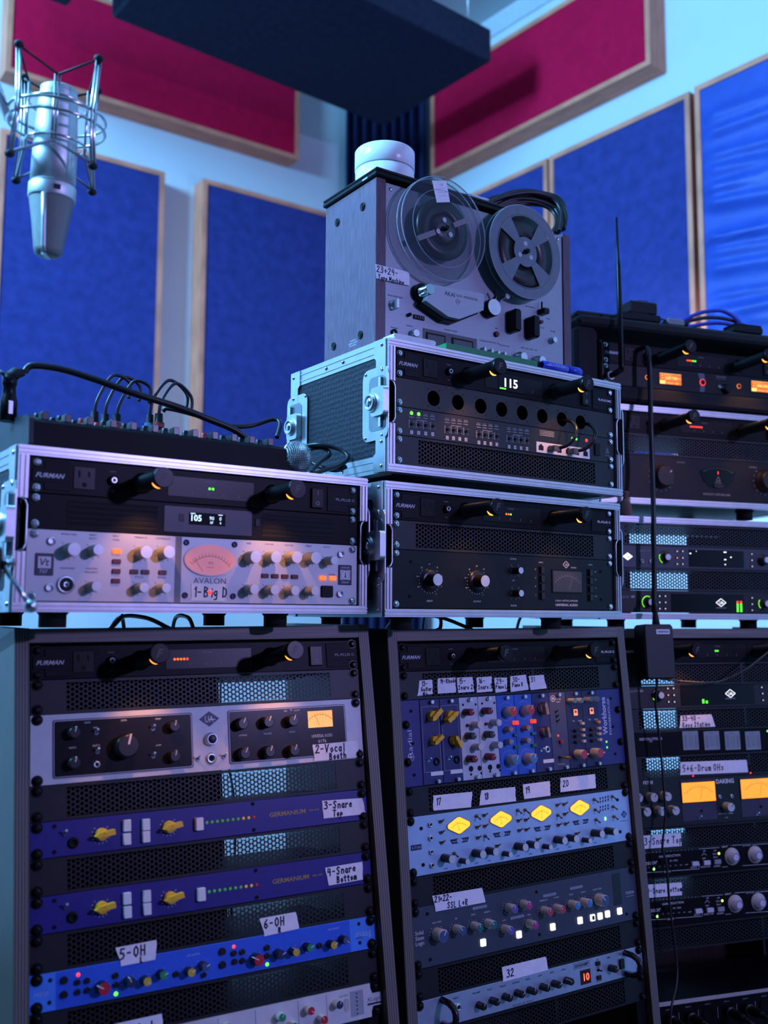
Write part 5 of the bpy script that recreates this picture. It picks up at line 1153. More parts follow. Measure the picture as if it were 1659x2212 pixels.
# right rack cabinet
furman(Fr, 'power_conditioner', 'black power conditioner behind the hanging power adapter, two green lights', [(235, LG), (240, LG)], None, ext=(65, 80), bulbs=(1, 0), screws='black', switch=False)
vent(Fr, 1, 'perforated vent panel behind the hanging power adapter')
apollo8(Fr, 2, 'black audio interface under the power adapter, two short green bars', Z12, (1192, 795), (420, 815), ((510, 740), (572, 738), (515, 812), (578, 812), (520, 885), (583, 885), (1530, 727), (1540, 795), (1545, 867)), (645, 708, 1465, 905), [(900, 895, 3, 0), (937, 895, 2, 0)], (2,), None, (205, 240), nm=(150, 765))
u = vent(Fr, 3, 'perforated vent panel with the Keys Station tape label'); u.vw = Z12
tape(u, [(652, 1035), (988, 1022), (1030, 1155), (642, 1168)], ['33-40 -', 'Keys Station'], 'white paper tape reading 33-40 Keys Station', size=(9, 9), w=1.1, x0=3, top=1.5, z=.3); u.done()
u = Unit(Fr, 4, 1, 'signal_processor', 'black rack unit with four grey-blue square screens', 'audio processor', panel=BLACK, body=220, view=Z12)
u.t('REVOLUTION', 330, 1288, 4.6, mat('lilac_print', (.5, .5, .7), .5), bold=.02, width=50); u.t('EXP', 332, 1315, 3, MATS['lilac_print']); 
for zx, s in ((763, 'IN 1/2'), (993, 'IN 3/4'), (1218, 'OUT 1/2'), (1440, 'OUT 3/4')):
    x, y = u.P(zx, 1305); o = u.part('screen', MB().box(x-18, x+18, y-18, y+18, 0, .8, .5), mat('grey_blue_screen', (.05, .06, .11), .3, emit=(.16, .20, .42), es=.35), xy=(0, 0)); b = MB(); put_text(b, s, x, y+14, 2, z=.9)
    for r in range(9):
        for sx in (-1, 1): b.line(x+sx*9, y+9-r*2.7, x+sx*15, y+9-r*2.7, .8, .8, .9)
    for c in range(4): b.line(x-4.5+c*3, y-12, x-4.5+c*3, y+10, .4, .8, .9)
    obj('screen_marks', b, mat('blue_grey_ink', (.02, .03, .07), .5), o)
light(u, 1598, 1203, LG, 2); u.done()
u = vent(Fr, 5, 'perforated vent panel with the Drum OHs tape label'); u.vw = Z12
tape(u, [(650, 1540), (1370, 1515), (1385, 1650), (650, 1678)], ['5+6-Drum OHs'], 'white paper tape reading 5+6-Drum OHs', size=12, w=1.2, x0=4, top=6, z=.3); u.done()
u = Unit(Fr, 6, 2, 'compressor', 'dark green compressor with two large orange-lit meters', 'compressor', panel=mat('dark_green_panel', (.008, .018, .018), .4, .2), body=250, view=Z12)
for a, b_ in (((655, 1755), (1030, 1935)), ((1295, 1725), (1680, 1900))):
    x0, x1, y0, y1 = rectP(u, *a, *b_)
    y0, y1 = 43, 80
    u.part('meter_plate', MB().box(x0-1.5, x1+1.5, 8, 84, 0, .8, .5), mat('violet_steel', (.06, .055, .09), .4, .4), xy=(0, 0))
    f = meter(u, (x0, x1, y0, y1), AMB2 if False else mat('orange_meter', (.95, .4, .05), .4, emit=(1, .27, .012), es=1.35), needle=75, fw=1.2, label='large orange-lit needle meter'); f.location.z += .0008
    x, y = (x0+x1)/2+4, 26; u.part('meter_bolt', shared(('bhd',), lambda: MB()), BLK2, xy=(x, y), z=.8)
u.t('FET III', 300, 1762, 6, bold=.01); u.t('DAKING', 1135, 1745, 8, bold=.03, width=42)
for zx, zy in ((205, 1930), (370, 1925), (518, 1915), (295, 2082), (455, 2075), (605, 2068), (1205, 2030)): x, y = knob(u, zx, zy, 8.6, 17, KGRY, SPUN, BLACK, random.choice((150, 140, 50)), capr=.96); u.ticks(x, y, 10.5, 12, 9, w=.5, m=DIM)
for zx, zy in ((1075, 1915), (1205, 1910)): jack(u, zx, zy, 4)
light(u, 790, 1690, LR, 1.6); light(u, 1415, 1658, LR, 1.6); u.t('DUAL MONO', 1110, 2100, 2.2); u.t('STEREO', 1200, 2095, 2.2); u.t('LINK', 1155, 2140, 2.2)
for zx, zy in ((855, 2142), (1480, 2105)): toggle(u, zx, zy, CHROME, 1, .8)
u.done()
u = vent(Fr, 8, 'perforated vent panel with the long 3-Snare Top tape label'); u.vw = Z13
tape(u, [(170, 225), (638, 195), (645, 330), (175, 365)], ['3-Snare Top'], 'white paper tape reading 3-Snare Top', size=12, w=1.2, x0=16, top=5, z=.3); u.done()
DIAL = mat('pale_dial', (.52, .46, .44), .4); DCAP = mat('lilac_cap', (.62, .60, .70), .4)
def pressor(u0, label, dy, dx):
    u = Unit(Fr, u0, 1, 'compressor', label, 'compressor', panel=BLACK, body=220, view=Z13, group='black compressors with pale dials')
    for zx, zy in ((1215, 455), (1460, 435)):
        x, y = u.P(zx-18+dx, zy-10+dy, 6); k = u.part('dial_knob', shared(('dialk',), lambda: MB().lathe([(16.5, .3), (16.5, 2), (10.5, 2.6), (9, 13)], 32)), DIAL, xy=(x, y)); obj('knob_cap', shared(('dialc',), lambda: MB().cyl(0, 0, 8.2, 13, 14, 26)), DCAP, k); obj('cap_ring', shared(('dialr',), lambda: MB().ring(0, 0, 7.6, 6.6, 14, 14.2, 26)), NAVYB, k)
        b = MB()
        for a in range(0, 360, 30): b.line(11.5*math.cos(R_(a)), 11.5*math.sin(R_(a)), 13.5*math.cos(R_(a)), 13.5*math.sin(R_(a)), .6, 2.0, 2.4)
        obj('dial_marks', b, NAVYB, k)
    D = lambda a, b: (a+dx, b+dy)
    light(u, *D(355, 575), LGS, 2.6); light(u, *D(1042, 409), mat('led_yellow_green', (.4, .5, .05), .3, emit=(.75, 1, .08), es=1.8), 2.6)
    for zx, zy, m in ((785, 515, DCAP), (908, 505, DCAP), (1020, 495, DIM), (452, 488, PLAST)): button(u, *D(zx, zy), 15, 8, 4, m)
    b = MB(); X, Y = u.P(*D(322, 502)); put_text(b, 'Compressor', X+14.5, Y, 8.5, align='R', width=66); obj('logo', b, WHITE, u.e)
    for s, zx, zy, sz in (('GAIN REDUCTION', 520, 434, 4), ('BY - PASS', 565, 484, 3), ('RATIO', 778, 556, 3.4), ('DETECTOR', 900, 549, 3), ('AUDIO', 1022, 541, 3.4), ('INPUT', 1103, 338, 3.4), ('ATTACK', 1335, 322, 3.4), ('RATIO', 498, 600, 3.6), ('Link', 885, 458, 3.2), ('Dist 2', 1000, 412, 2.8), ('Dist 3', 1005, 447, 2.8), ('-HP', 885, 382, 3), ('-HP', 1000, 378, 3)): u.t(s, *D(zx, zy), sz)
    for k, s in enumerate(('22', '20', '17', '14', '12', '10', '9', '8', '7', '6', '5', '4', '3', '2', '1')): u.t(s, *D(268+k*37.8, 404-k*2.7), 2.2)
    for k, s in enumerate(('1:1', '2:1', '3:1', '4:1', '6:1', '10:1', '20:1', 'NUKE')): u.t(s, *D(300+k*57, 556-k*4.3), 2.0)
    g = u.ln()
    def L(*p):
        q = [u.P(*D(*c)) for c in p]
        for a, c in zip(q, q[1:]): g.line(*a, *c, .6, .02, .2)
    L((270, 570), (270, 612), (450, 602)); L((545, 592), (830, 573), (838, 515), (820, 512)); L((828, 362), (1045, 347)); L((1180, 325), (1290, 318)); L((1390, 318), (1560, 305)); L((1075, 553), (1135, 548)); L((1290, 538), (1560, 520)); L((860, 432), (883, 405), (910, 428))
    u.done()
pressor(9, 'black compressor with pale round dials, upper of the two', 0, 0)
u = vent(Fr, 10, 'perforated vent panel with the long 4-Snare Bottom tape label'); u.vw = Z13
tape(u, [(190, 745), (648, 715), (650, 850), (195, 885)], ['4-Snare Bottom'], 'white paper tape reading 4-Snare Bottom', size=8.6, w=1.1, x0=18, top=7, z=.3); u.done()
pressor(11, 'black compressor with pale round dials, lower of the two', 500, 35)
vent(Fr, 12, 'perforated vent panel below the lower pale-dial compressor')
# stage box near the floor of the right rack
u = Unit(Fr, 15, 2, 'stage_box', 'black input box with a row of round sockets at the bottom right', 'stage box', panel=BLACK, body=220, view=Z13)
for k in range(11):
    x = 26+k*43; u.part('xlr_socket', shared(('xlr',), lambda: MB().ring(0, 0, 12, 9.5, 0, 2.2, 24).cyl(0, 0, 9.5, .1, .8, 20).cyl(4, 2, 1.2, .8, 1.2, 8).cyl(-4, 2, 1.2, .8, 1.2, 8).cyl(0, -4, 1.2, .8, 1.2, 8)), PLAST, xy=(x, 60))
    u.txy('INPUT %d' % (k+1), x, 77, 2.4, DIM); u.ln(DIM).line(x+21.5, 50, x+21.5, 70, .8, .02, .2)
b = MB().poly([(10, 84), (330, 84), (345, 90), (12, 92)], .6, .9); o = u.part('tape_label', b, mat('paper_tape_grey', (.42, .38, .36), .8), xy=(0, 0), label='long grey tape strip with faint writing')
u.done()
for i, (k, col, lab) in enumerate(((1, (.02, .02, .022), 'black cable plugged into the stage box, leftmost'), (2, (.3, .28, .27), 'grey cable plugged into the stage box, second from left'), (4, (.02, .02, .022), 'black cable plugged into the stage box, with silver ring'), (5, (.03, .028, .026), 'black cable plugged into the stage box, rightmost'))):
    x = 26+k*43
    t = empty('microphone_cable', Fr.M(0, -17*U, 0), lab, 'cable', 'cables in the stage box')
    obj('plug', MB().lathe([(9, 3), (9.4, 20), (7, 40), (5, 52)], 18, x, 60, capb=True), PLAST, t)
    obj('plug_ring', MB().ring(x, 60, 9.8, 9, 10, 14, 18), STEEL, t)
    obj('cable', MB().tube([(x, 60, 50), (x+1, 56, 72), (x+3, 40, 92), (x+4, 10, 100), (x+2, -40, 98), (x-6, -110, 90), (x-10, -200, 60), (x-12, -300, 40)], 3.4, 8), mat('cable_'+str(i), col, .5), t)
# ================================================================ tape machine and what lies on it
class Dev(Unit):
    def __init__(s, fr, name, label, cat, view, base_y=0, group=None):
        s.fr = fr; s.by = base_y; s.e = empty(name, fr.M(0, base_y, 0), label, cat, group); s.mm = {}; s.h = None; s.vw = view
    def P(s, zx, zy, h=0):
        x, y = s.fr.model(s.vw[0]+zx/s.vw[2], s.vw[1]+zy/s.vw[2], h); return x, y-s.by
def smooth(pts, n=6):
    pts = [Vector(p) for p in pts]; out = []
    for a in range(len(pts)-1):
        p0, p1, p2, p3 = pts[max(a-1, 0)], pts[a], pts[a+1], pts[min(a+2, len(pts)-1)]
        for k in range(n):
            t = k/n; out.append(.5*((2*p1)+(p2-p0)*t+(2*p0-5*p1+4*p2-p3)*t*t+(3*p1-p0-3*p2+p3)*t**3))
    out.append(pts[-1]); return out
def wpt(fr, px, py, h): return hit(px, py, fr.O+fr.Z*h*.001, fr.Z)
CABLE = mat('black_cable', (.012, .012, .014), .4)
def cable(name, label, pts, r, m=CABLE, cat='cable', group=None, n=6):
    "a single lead through world points; r in metres"
    o = obj(name, MB().tube([tuple(p) for p in smooth(pts, n)], r, 8), m, mm=False); return tag(o, label, cat, group)
ZT = (680, 290, 2.8603)
TH = 1519.3
FT = Frame(-.0152, 1.5607, 1.8142-ZC, 34.5); HT = (FT.O.z-TH*.001)*1000; DT = 158
WALN = mat('walnut_veneer', (.105, .055, .085), .42, var=.30, scale=30, stretch=(8, 1, 8)); ALUF = mat('tape_deck_aluminium', (.30, .32, .36), .45, .5, var=.04, scale=30, stretch=(1, 14, 1))
t = Dev(FT, 'tape_machine', 'reel-to-reel tape machine with dark wooden sides and aluminium front', 'tape machine', ZT, -HT)
obj('side_board', MB().box(0, 19, 0, HT, -DT, 0, 1), WALN, t.e); obj('side_board', MB().box(421, 440, 0, HT, -DT, 0, 1), WALN, t.e)
obj('deck_body', MB().box(19, 421, 1, HT-2, -DT+4, -8), BLK2, t.e)
obj('front_panel', MB().box(20, 420, 2, HT-4, -8, -2, 1), ALUF, t.e)
for zx, zy in ((297, 448), (140, 545), (283, 1240), (118, 1310)):      # bolts on the wooden side
    p = hit(ZT[0]+zx/ZT[2], ZT[1]+zy/ZT[2], FT.O, FT.X)-FT.O
    o = obj('side_bolt', shared(('sbolt',), lambda: MB().lathe([(7, 0), (7, 1.5), (4.5, 2), (4.5, .8), (3.4, .8), (3.2, 2.6)], 18)), PLAST, t.e, (0, p.dot(FT.Y)*1000+HT, p.dot(FT.Z)*1000), LSIDE)
for x, y in ((30, HT-14), (410, HT-14)): obj('panel_screw', shared(('pscr',), lambda: MB().dome(0, 0, 3.6, 0, 2, 12, 3)), STEEL, t.e, (x, y, -2))
def tp(name, mb, m, zx, zy, h=0, **k): return t.part(name, mb, m, zx, zy, h, z=-2, **k)
# head cover
hc = [t.P(*c, 26) for c in ((735, 925), (1052, 985), (1048, 1085), (900, 1140), (830, 1125), (690, 1025))]
o = obj('head_cover', MB().poly([(x, y) for x, y in hc], 12, 24), ALUF, t.e); obj('head_cover_base', MB().poly([(x-3+(0 if x > 200 else 2), y-4) for x, y in hc], -2, 12), PLAST, t.e)
b = MB(); x, y = t.P(838, 985, 26); put_text(b, 'AKAI', x, y, 7.4, z=24.2, width=22); x, y = t.P(945, 1007, 26); put_text(b, 'GX-4000DB', x, y, 4.2, z=24.2, width=46); obj('logo', b, DARKP, o)
x, y = t.P(888, 1032, 26); b = MB(); b.ring(x, y, 5.5, 4.8, 24, 24.2, 4); put_text(b, 'GX', x, y, 2.6, z=24.2); obj('head_mark', b, DARKP, o)
x, y = t.P(715, 955, 30); o = obj('roller_knob', MB().lathe([(13, -2), (13, 3), (9.4, 4), (9.4, 28), (8.4, 30)], 26), CHROME, t.e, (x, y, 0)); obj('roller_base', MB().ring(0, 0, 15.5, 11, -2, 8, 26), PLAST, o)
x, y = t.P(1118, 1065, 20); o = obj('speed_knob', MB().lathe([(15.5, 0), (15.5, 16), (14.8, 18)], 30), PLAST, t.e, (x, y, -2)); obj('knob_cap', MB().cyl(0, 0, 14.2, 18, 19.2, 30), SPUN, o)
obj('tape_guide_arm', MB().tube([(x+4, y+14, 2), (x+8, y+22, 10), (x+3, y+31, 12)], 2.2, 8), PLAST, t.e)
obj('tape_guide', MB().lathe([(3, -2), (3, 14), (5, 14), (5, 18)], 14), STEEL, t.e, (*t.P(1170, 1008, 8), 0))
for zx, zy, w, h in ((1245, 1150, 17, 40), (1360, 1190, 17, 40)):
    x, y = t.P(zx, zy, 14); obj('lever_switch', MB().poly([(-HT*0-2, -h/2), (24, -h/2+6), (28, -3), (28, 5), (22, h/2-4), (-2, h/2)], -w/2, w/2), PLAST, t.e, (x, y, 0), (0, -math.pi/2, 0)) if False else obj('lever_switch', MB().box(-w/2, w/2, -h/2, h/2, -2, 20, 4), PLAST, t.e, (x, y, 0))
x, y = t.P(1425, 1092, 10); obj('pause_lever', MB().box(-7, 7, -5, 5, -2, 14, 1.5).box(-4.4, -2.6, 4, 18, 3, 6), PLAST, t.e, (x, y, 0))
tp('select_knob', MB().lathe([(8, 0), (8, 4), (5, 5)], 18).box(-2.6, 2.6, -8, 8, 4, 15, 1), STEEL, 500, 1050, 6)
x, y = t.P(645, 1132); o = obj('tape_counter', MB().box(x-11, x+11, y-3.6, y+3.6, -2, .5, .5), HOLE, t.e); b = MB(); put_text(b, '0 1 3 5', x, y, 4.4, z=.6, width=18); obj('counter_digits', b, DIM, o)
tp('reset_button', MB().lathe([(3, 0), (3, 7), (2, 8)], 12), PLAST, 592, 1112, 5)
x0, y1 = t.P(672, 1200); x1, y0 = t.P(1005, 1340); y1 = max(y1, t.P(1005, 1265)[1]); y0 = y1-38
o = obj('meter_recess', MB().box(x0, x1, y0, y1, -2, -1.2), mat('recess_grey', (.10, .10, .11), .5), t.e)
for a, c in ((.05, .40), (.52, .92)): 
    f = obj('vu_meter', MB().box(x0+(x1-x0)*a, x0+(x1-x0)*c, y0+4, y1-6, -1.2, .2, .5), PLAST, o); obj('meter_face', MB().box(x0+(x1-x0)*a+3, x0+(x1-x0)*c-3, y0+7, y1-9, .2, .5), mat('meter_dull', (.09, .10, .11), .3), f)
tp('record_button', MB().lathe([(5, 0), (5, 4), (4, 5)], 16), mat('dark_red_button', (.10, .012, .008), .35), 1130, 1233, 3); tp('start_button', MB().lathe([(3.6, 0), (3.4, 4)], 14), mat('dark_red_button', (.1, .012, .008), .35), 1408, 1157, 3)
tp('power_button', MB().lathe([(6.4, 0), (6.4, 2), (5, 3), (5, 12)], 18), STEEL, 1482, 1270, 8)
for zx, zy in ((1052, 1332), (1097, 1343), (1137, 1355), (1177, 1362)): x, y = t.P(zx, zy, 6); obj('push_switch', shared(('psw',), lambda: rbox(5, 10, 0, 9, .8)), STEEL, t.e, (x, y, -2))
for zx, zy in ((1300, 1372), (1415, 1395)):
    x, y = t.P(zx, zy, 18); o = obj('level_knob', shared(('lvk',), lambda: MB().lathe([(11, 0), (11, 8), (8.5, 9), (8.2, 17), (7.4, 18)], 24)), STEEL, t.e, (x, y, -2)); t.ticks(x, y, 13.5, 16, 11, w=.5, m=DARKP)
tp('headphone_socket', MB().lathe([(6, 0), (6, 3), (3.4, 3.4), (3.4, .5)], 16, capt=False), PLAST, 492, 1226); tp('output_knob', MB().lathe([(7, 0), (7, 10), (6, 11)], 18), STEEL, 628, 1228, 8)
for s, zx, zy, sz in (('TRACK SELECTOR', 500, 1000, 2.6), ('PHONES', 495, 1195, 2.6), ('OUTPUT', 590, 1183, 2.6), ('DOLBY SYSTEM', 845, 1212, 2.8), ('REC', 1128, 1198, 2.6), ('MONITOR', 1047, 1276, 2.6), ('DOLBY NR', 1097, 1284, 2.6), ('EQ', 1137, 1292, 2.6), ('TAPE SELECTOR', 1175, 1305, 2.4), ('LINE - REC LEVEL - MIC', 1330, 1325, 2.8), ('POWER', 1475, 1217, 2.6), ('START', 1410, 1195, 2.4), ('PAUSE', 1447, 1140, 2.2)):
    x, y = t.P(zx, zy); put_text(t.mm.setdefault(('lettering', DARKP.name), MB()), s, x, y, sz, z=-1.7)
g = t.ln(DARKP)
for a, c in (((1220, 1043), (1275, 1050)), ((1305, 1060), (1362, 1070))): g.line(*t.P(*a), *t.P(*c), 1.2, -2, -1.7)
# paper tape label across the wooden edge and the panel
q = [t.P(*c, 1) for c in ((376, 802), (585, 852), (585, 935), (382, 890))]
o = obj('tape_label', MB().poly(q, .6, .9), TAPE, t.e, label='white paper tape reading 23+24- Tape Machine'); b = MB(); 
for i, (s, ind, sz) in enumerate((('23+24-', 2, 10), ('Tape Machine', 5, 7.2))):
    m_ = MB(); pen(m_, s, ind, 0, sz, 1.5, .15, seed=40+i); an = math.atan2(q[1][1]-q[0][1], q[1][0]-q[0][0]); yy = -12-i*11.5
    b.add([(q[0][0]+x*math.cos(an)-(y+yy)*math.sin(an), q[0][1]+x*math.sin(an)+(y+yy)*math.cos(an), z+.9) for x, y, z in m_.v], m_.f)
obj('handwriting', b, INK, o)
b = MB(); p = hit(ZT[0]+235/ZT[2], ZT[1]+1275/ZT[2], FT.O, FT.X)-FT.O
for k, s in enumerate(('TO REMOVE', 'CABINET LOOSEN', 'THE SCREWS')): put_text(b, s, 0, -k*4.2, 2.4, z=.15)
obj('side_print', b, mat('pale_print', (.55, .55, .6), .4), t.e, (0, p.dot(FT.Y)*1000+HT, p.dot(FT.Z)*1000), LSIDE)
t.done()
# reels
CLEAR = mat('clear_plastic', (.08, .09, .12), .10, alpha=.26); CLEARR = mat('clear_plastic_rim', (.40, .44, .50), .1, alpha=.6); FROST = mat('frosted_grey_plastic', (.17, .20, .24), .25, alpha=.88); BRT = mat('brown_magnetic_tape', (.016, .012, .012), .35)
def flange(r0, r1, rw, nsp, half, z0, z1, a0=0, n=72):
    "reel flange: hub disc to r0, spokes, rim ring rw..r1; windows between"
    m = MB(); 
    def seg(ra, rb, A, B): 
        v = []
        for z in (z0, z1): v += [(ra*math.cos(A), ra*math.sin(A), z), (rb*math.cos(A), rb*math.sin(A), z), (rb*math.cos(B), rb*math.sin(B), z), (ra*math.cos(B), ra*math.sin(B), z)]
        return v
    for k in range(n):
        A, B = 2*math.pi*k/n, 2*math.pi*(k+1)/n
        m.add(seg(rw, r1, A, B), [(3, 2, 1, 0), (4, 5, 6, 7), (1, 2, 6, 5), (0, 4, 7, 3)]); m.add(seg(5, r0, A, B), [(3, 2, 1, 0), (4, 5, 6, 7), (1, 2, 6, 5), (0, 4, 7, 3)])
    for s in range(nsp):
        c = a0+2*math.pi*s/nsp; 
        for k in range(5):
            A, B = c-half+2*half*k/5, c-half+2*half*(k+1)/5; m.add(seg(r0-1, rw+1, A, B), [(3, 2, 1, 0), (4, 5, 6, 7), (0, 1, 5, 4), (2, 3, 7, 6)])
    return m
def reel(px, py, label, tape_r, win, dr=88):
    x, y = FT.model(px, py, 24); e = empty('tape_reel', FT.M(x, y, 16), label, 'tape reel', 'tape reels on the tape machine')
    if win: 
        for z0, z1 in ((0, 1.4), (12, 13.4)): obj('flange', flange(27, dr, 67, 4, .26, z0, z1, .80), FROST, e)
        obj('window_edge', MB().tube([(65.5*math.cos(R_(a)), 65.5*math.sin(R_(a)), 13.4) for a in range(0, 360, 8)], .7, 6, True), CLEARR, e)
    else:
        for z0, z1 in ((0, 1.4), (12, 13.4)): obj('flange', MB().lathe([(dr, z0), (dr, z1), (24, z1), (24, z0)], 64, capt=False, smooth=False), CLEAR, e)
        obj('inner_step', MB().ring(0, 0, 66, 65, 13.4, 13.9, 60), CLEARR, e)
        for k in range(2):
            a = R_(28+180*k); obj('spoke', MB().line(22*math.cos(a), 22*math.sin(a), 62*math.cos(a), 62*math.sin(a), 9, 12.9, 13.8), mat('spoke_plastic', (.30, .28, .30), .3, alpha=.7), e)
        o = obj('paper_sticker', MB().poly([(-22, 78), (8, 84), (14, 48), (-14, 42)][::-1], 13.45, 13.65), TAPE, e, rot=R_(3)); b = MB(); put_text(b, '1 7/8', -4, 74, 3.4, z=13.8, rot=.2)
        for k in range(3): b.line(-14+k*2, 66-k*6, 6+k*2, 70-k*6, .4, 13.65, 13.75)
        obj('sticker_writing', b, DIM, o)
    obj('rim', MB().tube([(dr*math.cos(R_(a)), dr*math.sin(R_(a)), 13) for a in range(0, 360, 6)], 1.1, 6, True), CLEARR, e); obj('rim', MB().tube([(dr*math.cos(R_(a)), dr*math.sin(R_(a)), .7) for a in range(0, 360, 6)], 1.1, 6, True), CLEARR, e)
    obj('tape_pack', MB().lathe([(tape_r, 3), (tape_r, 10.5), (24, 10.5), (24, 3)], 56, capt=False), BRT, e)
    obj('hub', MB().lathe([(24, 1.5), (24, 12.2), (8, 12.2)], 36), mat('hub_plastic', (.30, .32, .36), .3) if win else mat('dark_hub', (.05, .05, .055), .4), e)
    for k in range(3): a = R_(90+120*k); obj('hub_hole', shared(('hubh',), lambda: MB().cyl(0, 0, 4.4, 13.45, 13.6, 16)), mat('hub_hole_grey', (.45, .47, .52), .4), e, (15*math.cos(a), 15*math.sin(a), 0))
    obj('spindle', MB().lathe([(4.5, 13), (4.5, 20), (3, 22)], 14).box(-9, 9, -2, 2, 14, 17, .6), PLAST, e, rot=R_(30))
reel(956, 496, 'clear tape reel with a paper sticker, on the left of the tape machine', 52, False)
reel(1131, 546, 'frosted tape reel with four dark windows, on the right of the tape machine', 67, True, 84)
# closed laptop and round tub on the machine
lp = Frame(FT.O.x, FT.O.y, FT.O.z-ZC, 34.5)
e = empty('laptop', lp.M(-5, .5, -DT-2), 'thin black closed laptop lying on top of the tape machine', 'laptop')
obj('laptop_base', MB().box(0, 330, 0, 8, 0, DT+9, 2), PLAST, e); obj('laptop_lid', MB().box(0, 330, 8.4, 13.5, 0, DT+9, 2), mat('dark_lid', (.010, .010, .012), .3, .2), e)
obj('port', MB().box(-.3, .1, 2, 5, 96, 104), HOLE, e); obj('port', MB().box(-.3, .1, 2, 5, 76, 82), HOLE, e); obj('port', MB().box(-.3, .1, 2, 5, 126, 141), mat('port_silver', (.5, .55, .6), .3, 1), e)
x, y = FT.model(831, 384, -70)
e = empty('round_container', FT.M(x, 14.2, -70), 'white round lidded tub standing on the closed laptop', 'container')
RX = (-math.pi/2, 0, 0)
obj('tub', MB().lathe([(50, 0), (51, 2), (51, 34), (50, 35)], 48, capb=True), mat('white_tub', (.74, .74, .78), .3), e, rot=RX); obj('lid', MB().lathe([(51, 35.6), (52, 36.5), (52, 68), (50.5, 70)], 48, capb=True), mat('white_lid', (.76, .76, .80), .28), e, rot=RX)
# coil of black cable draped over the right end of the machine
e = empty('cable_coil', FT.M(350, 0, -30), 'thick coil of black cable hanging over the right reel', 'cable')
rn = random.Random(5)
cp = [(1035, 455, -60), (1062, 432, -55), (1100, 418, -45), (1150, 415, -30), (1195, 425, -18), (1218, 445, -6), (1222, 470, 6), (1214, 498, 10)]
inv = FT.M(350, 0, -30).inverted()
for k in range(17):
    ox, oy, oh = rn.uniform(-10, 6), rn.uniform(-2, 26), rn.uniform(-8, 6); ph = rn.uniform(0, 6)
    pts = [inv @ wpt(FT, px+ox*(1-j/9)-oy*(.8*max(0, j-3)/4)+5*math.sin(ph+j), py+oy*(1-.7*max(0, j-4)/3)+3*math.cos(ph+j*1.3), h+oh) for j, (px, py, h) in enumerate(cp)]
    obj('cable_strand', MB().tube([tuple(p) for p in smooth(pts)], .0036, 8), CABLE, e, mm=False)
cable('white_cable', 'pale cable lying on the tape machine between the two reels', [wpt(FT, *p) for p in ((985, 424, -30), (1010, 421, -40), (1040, 430, -50), (1062, 436, -62), (1085, 447, -80))], .0035, mat('pale_cable', (.55, .58, .65), .4))
# small things along the front edge of the upper case
FAy = 13.2
def onA(px, py, z): return FA.model(px, py, z)[0]
x = onA(893, 735, -22)
e = empty('folded_cloth', FA.M(x, FAy, -28), 'folded white cloth strip on the front corner of the upper case', 'cloth')
WCL = mat('white_cloth', (.70, .70, .74), .8, bump=.2)
obj('lower_fold', MB().poly(rrect(-46, 44, 0, 7, 3.4, 5), -16, 16), WCL, e); obj('upper_fold', MB().poly(rrect(-44, 38, 7.2, 15, 3.8, 5), -15, 15), WCL, e)
x0, x1 = onA(962, 760, -6), onA(1160, 795, -6)
e = empty('green_ruler', FA.M(x0, FAy, -10), 'long green plastic box lying along the edge of the upper case', 'box')
obj('box_body', MB().box(0, x1-x0, 0, 13, -18, 6, 1.2), mat('green_plastic', (.012, .20, .07), .45), e); b = MB(); put_text(b, 'V', (x1-x0)*.5, 6, 4, z=6.2); obj('print', b, mat('green_print', (.08, .4, .16), .5), e)
x0, x1 = onA(1168, 800, -6), onA(1252, 812, -6); L = x1-x0
e = empty('marker_pen', FA.M(x0, FAy+8.2, -4), 'blue marker pen lying at the right end of the green box', 'pen')
BLP = mat('blue_pen', (.03, .05, .50), .3)
obj('barrel', MB().lathe([(6, 0), (8, 2), (8, L*.62), (7.2, L*.63)], 20), BLP, e, rot=(0, math.pi/2, 0)); obj('cap', MB().lathe([(8, L*.64), (8.2, L*.95), (6, L)], 20, capb=True), BLP, e, rot=(0, math.pi/2, 0))
b = MB(); put_text(b, 'MARKER', 0, 0, 5, z=8.1, width=L*.42); obj('print', b, mat('pale_blue_print', (.35, .5, .8), .5), e, (L*.32, 0, 0), (R_(-8), 0, 0))
# ================================================================ microphone in its shock mount
top = at(128, 192, 1.245); bot = at(103, 556, 1.235); ax = (top-bot).normalized(); LM = (top-bot).length*1000
sx = Vector((1, 0, 0)); sx = (sx-ax*sx.dot(ax)).normalized(); sy = ax.cross(sx)
Mm = Matrix(((sx.x, sy.x, ax.x, bot.x), (sx.y, sy.y, ax.y, bot.y), (sx.z, sy.z, ax.z, bot.z), (0, 0, 0, 1)))
e = empty('studio_microphone', Mm, 'large silver studio microphone hanging upside down at the top left', 'microphone')
NICK = mat('satin_nickel', (.62, .64, .66), .52, .9, var=.05); GRIL = mat('fine_wire_mesh', (.22, .23, .22), .45, .7, bump=.6, scale=900)
obj('body', MB().lathe([(27.2, 91), (27, 125), (25.5, 160), (24, 190), (23, 205)], 40, capt=False, capb=True), NICK, e)
obj('collar', MB().lathe([(27.6, 72), (28.6, 74), (28.6, 89), (27.6, 91)], 40, capb=True), NICK, e); obj('collar_groove', MB().ring(0, 0, 28.7, 27, 89.2, 90, 40), DARKP, e)
obj('head_grille', MB().lathe([(4, 0), (12, 1), (16, 4), (17.6, 10), (22, 42), (26.4, 68), (27.2, 73)], 40, capb=True, capt=False), GRIL, e)
obj('grille_rib', MB().tube([(0, -15.5, 3), (0, -17.8, 10), (0, -22.4, 42), (0, -27, 72)], 3.2, 8).box(-2.8, 2.8, -16, 5, -1.2, 2), NICK, e)
obj('neck', MB().lathe([(22.6, 205), (22.6, 208), (21, 209), (21, LM-12), (22, LM-11), (22.5, LM-2), (20, LM)], 36), NICK, e)
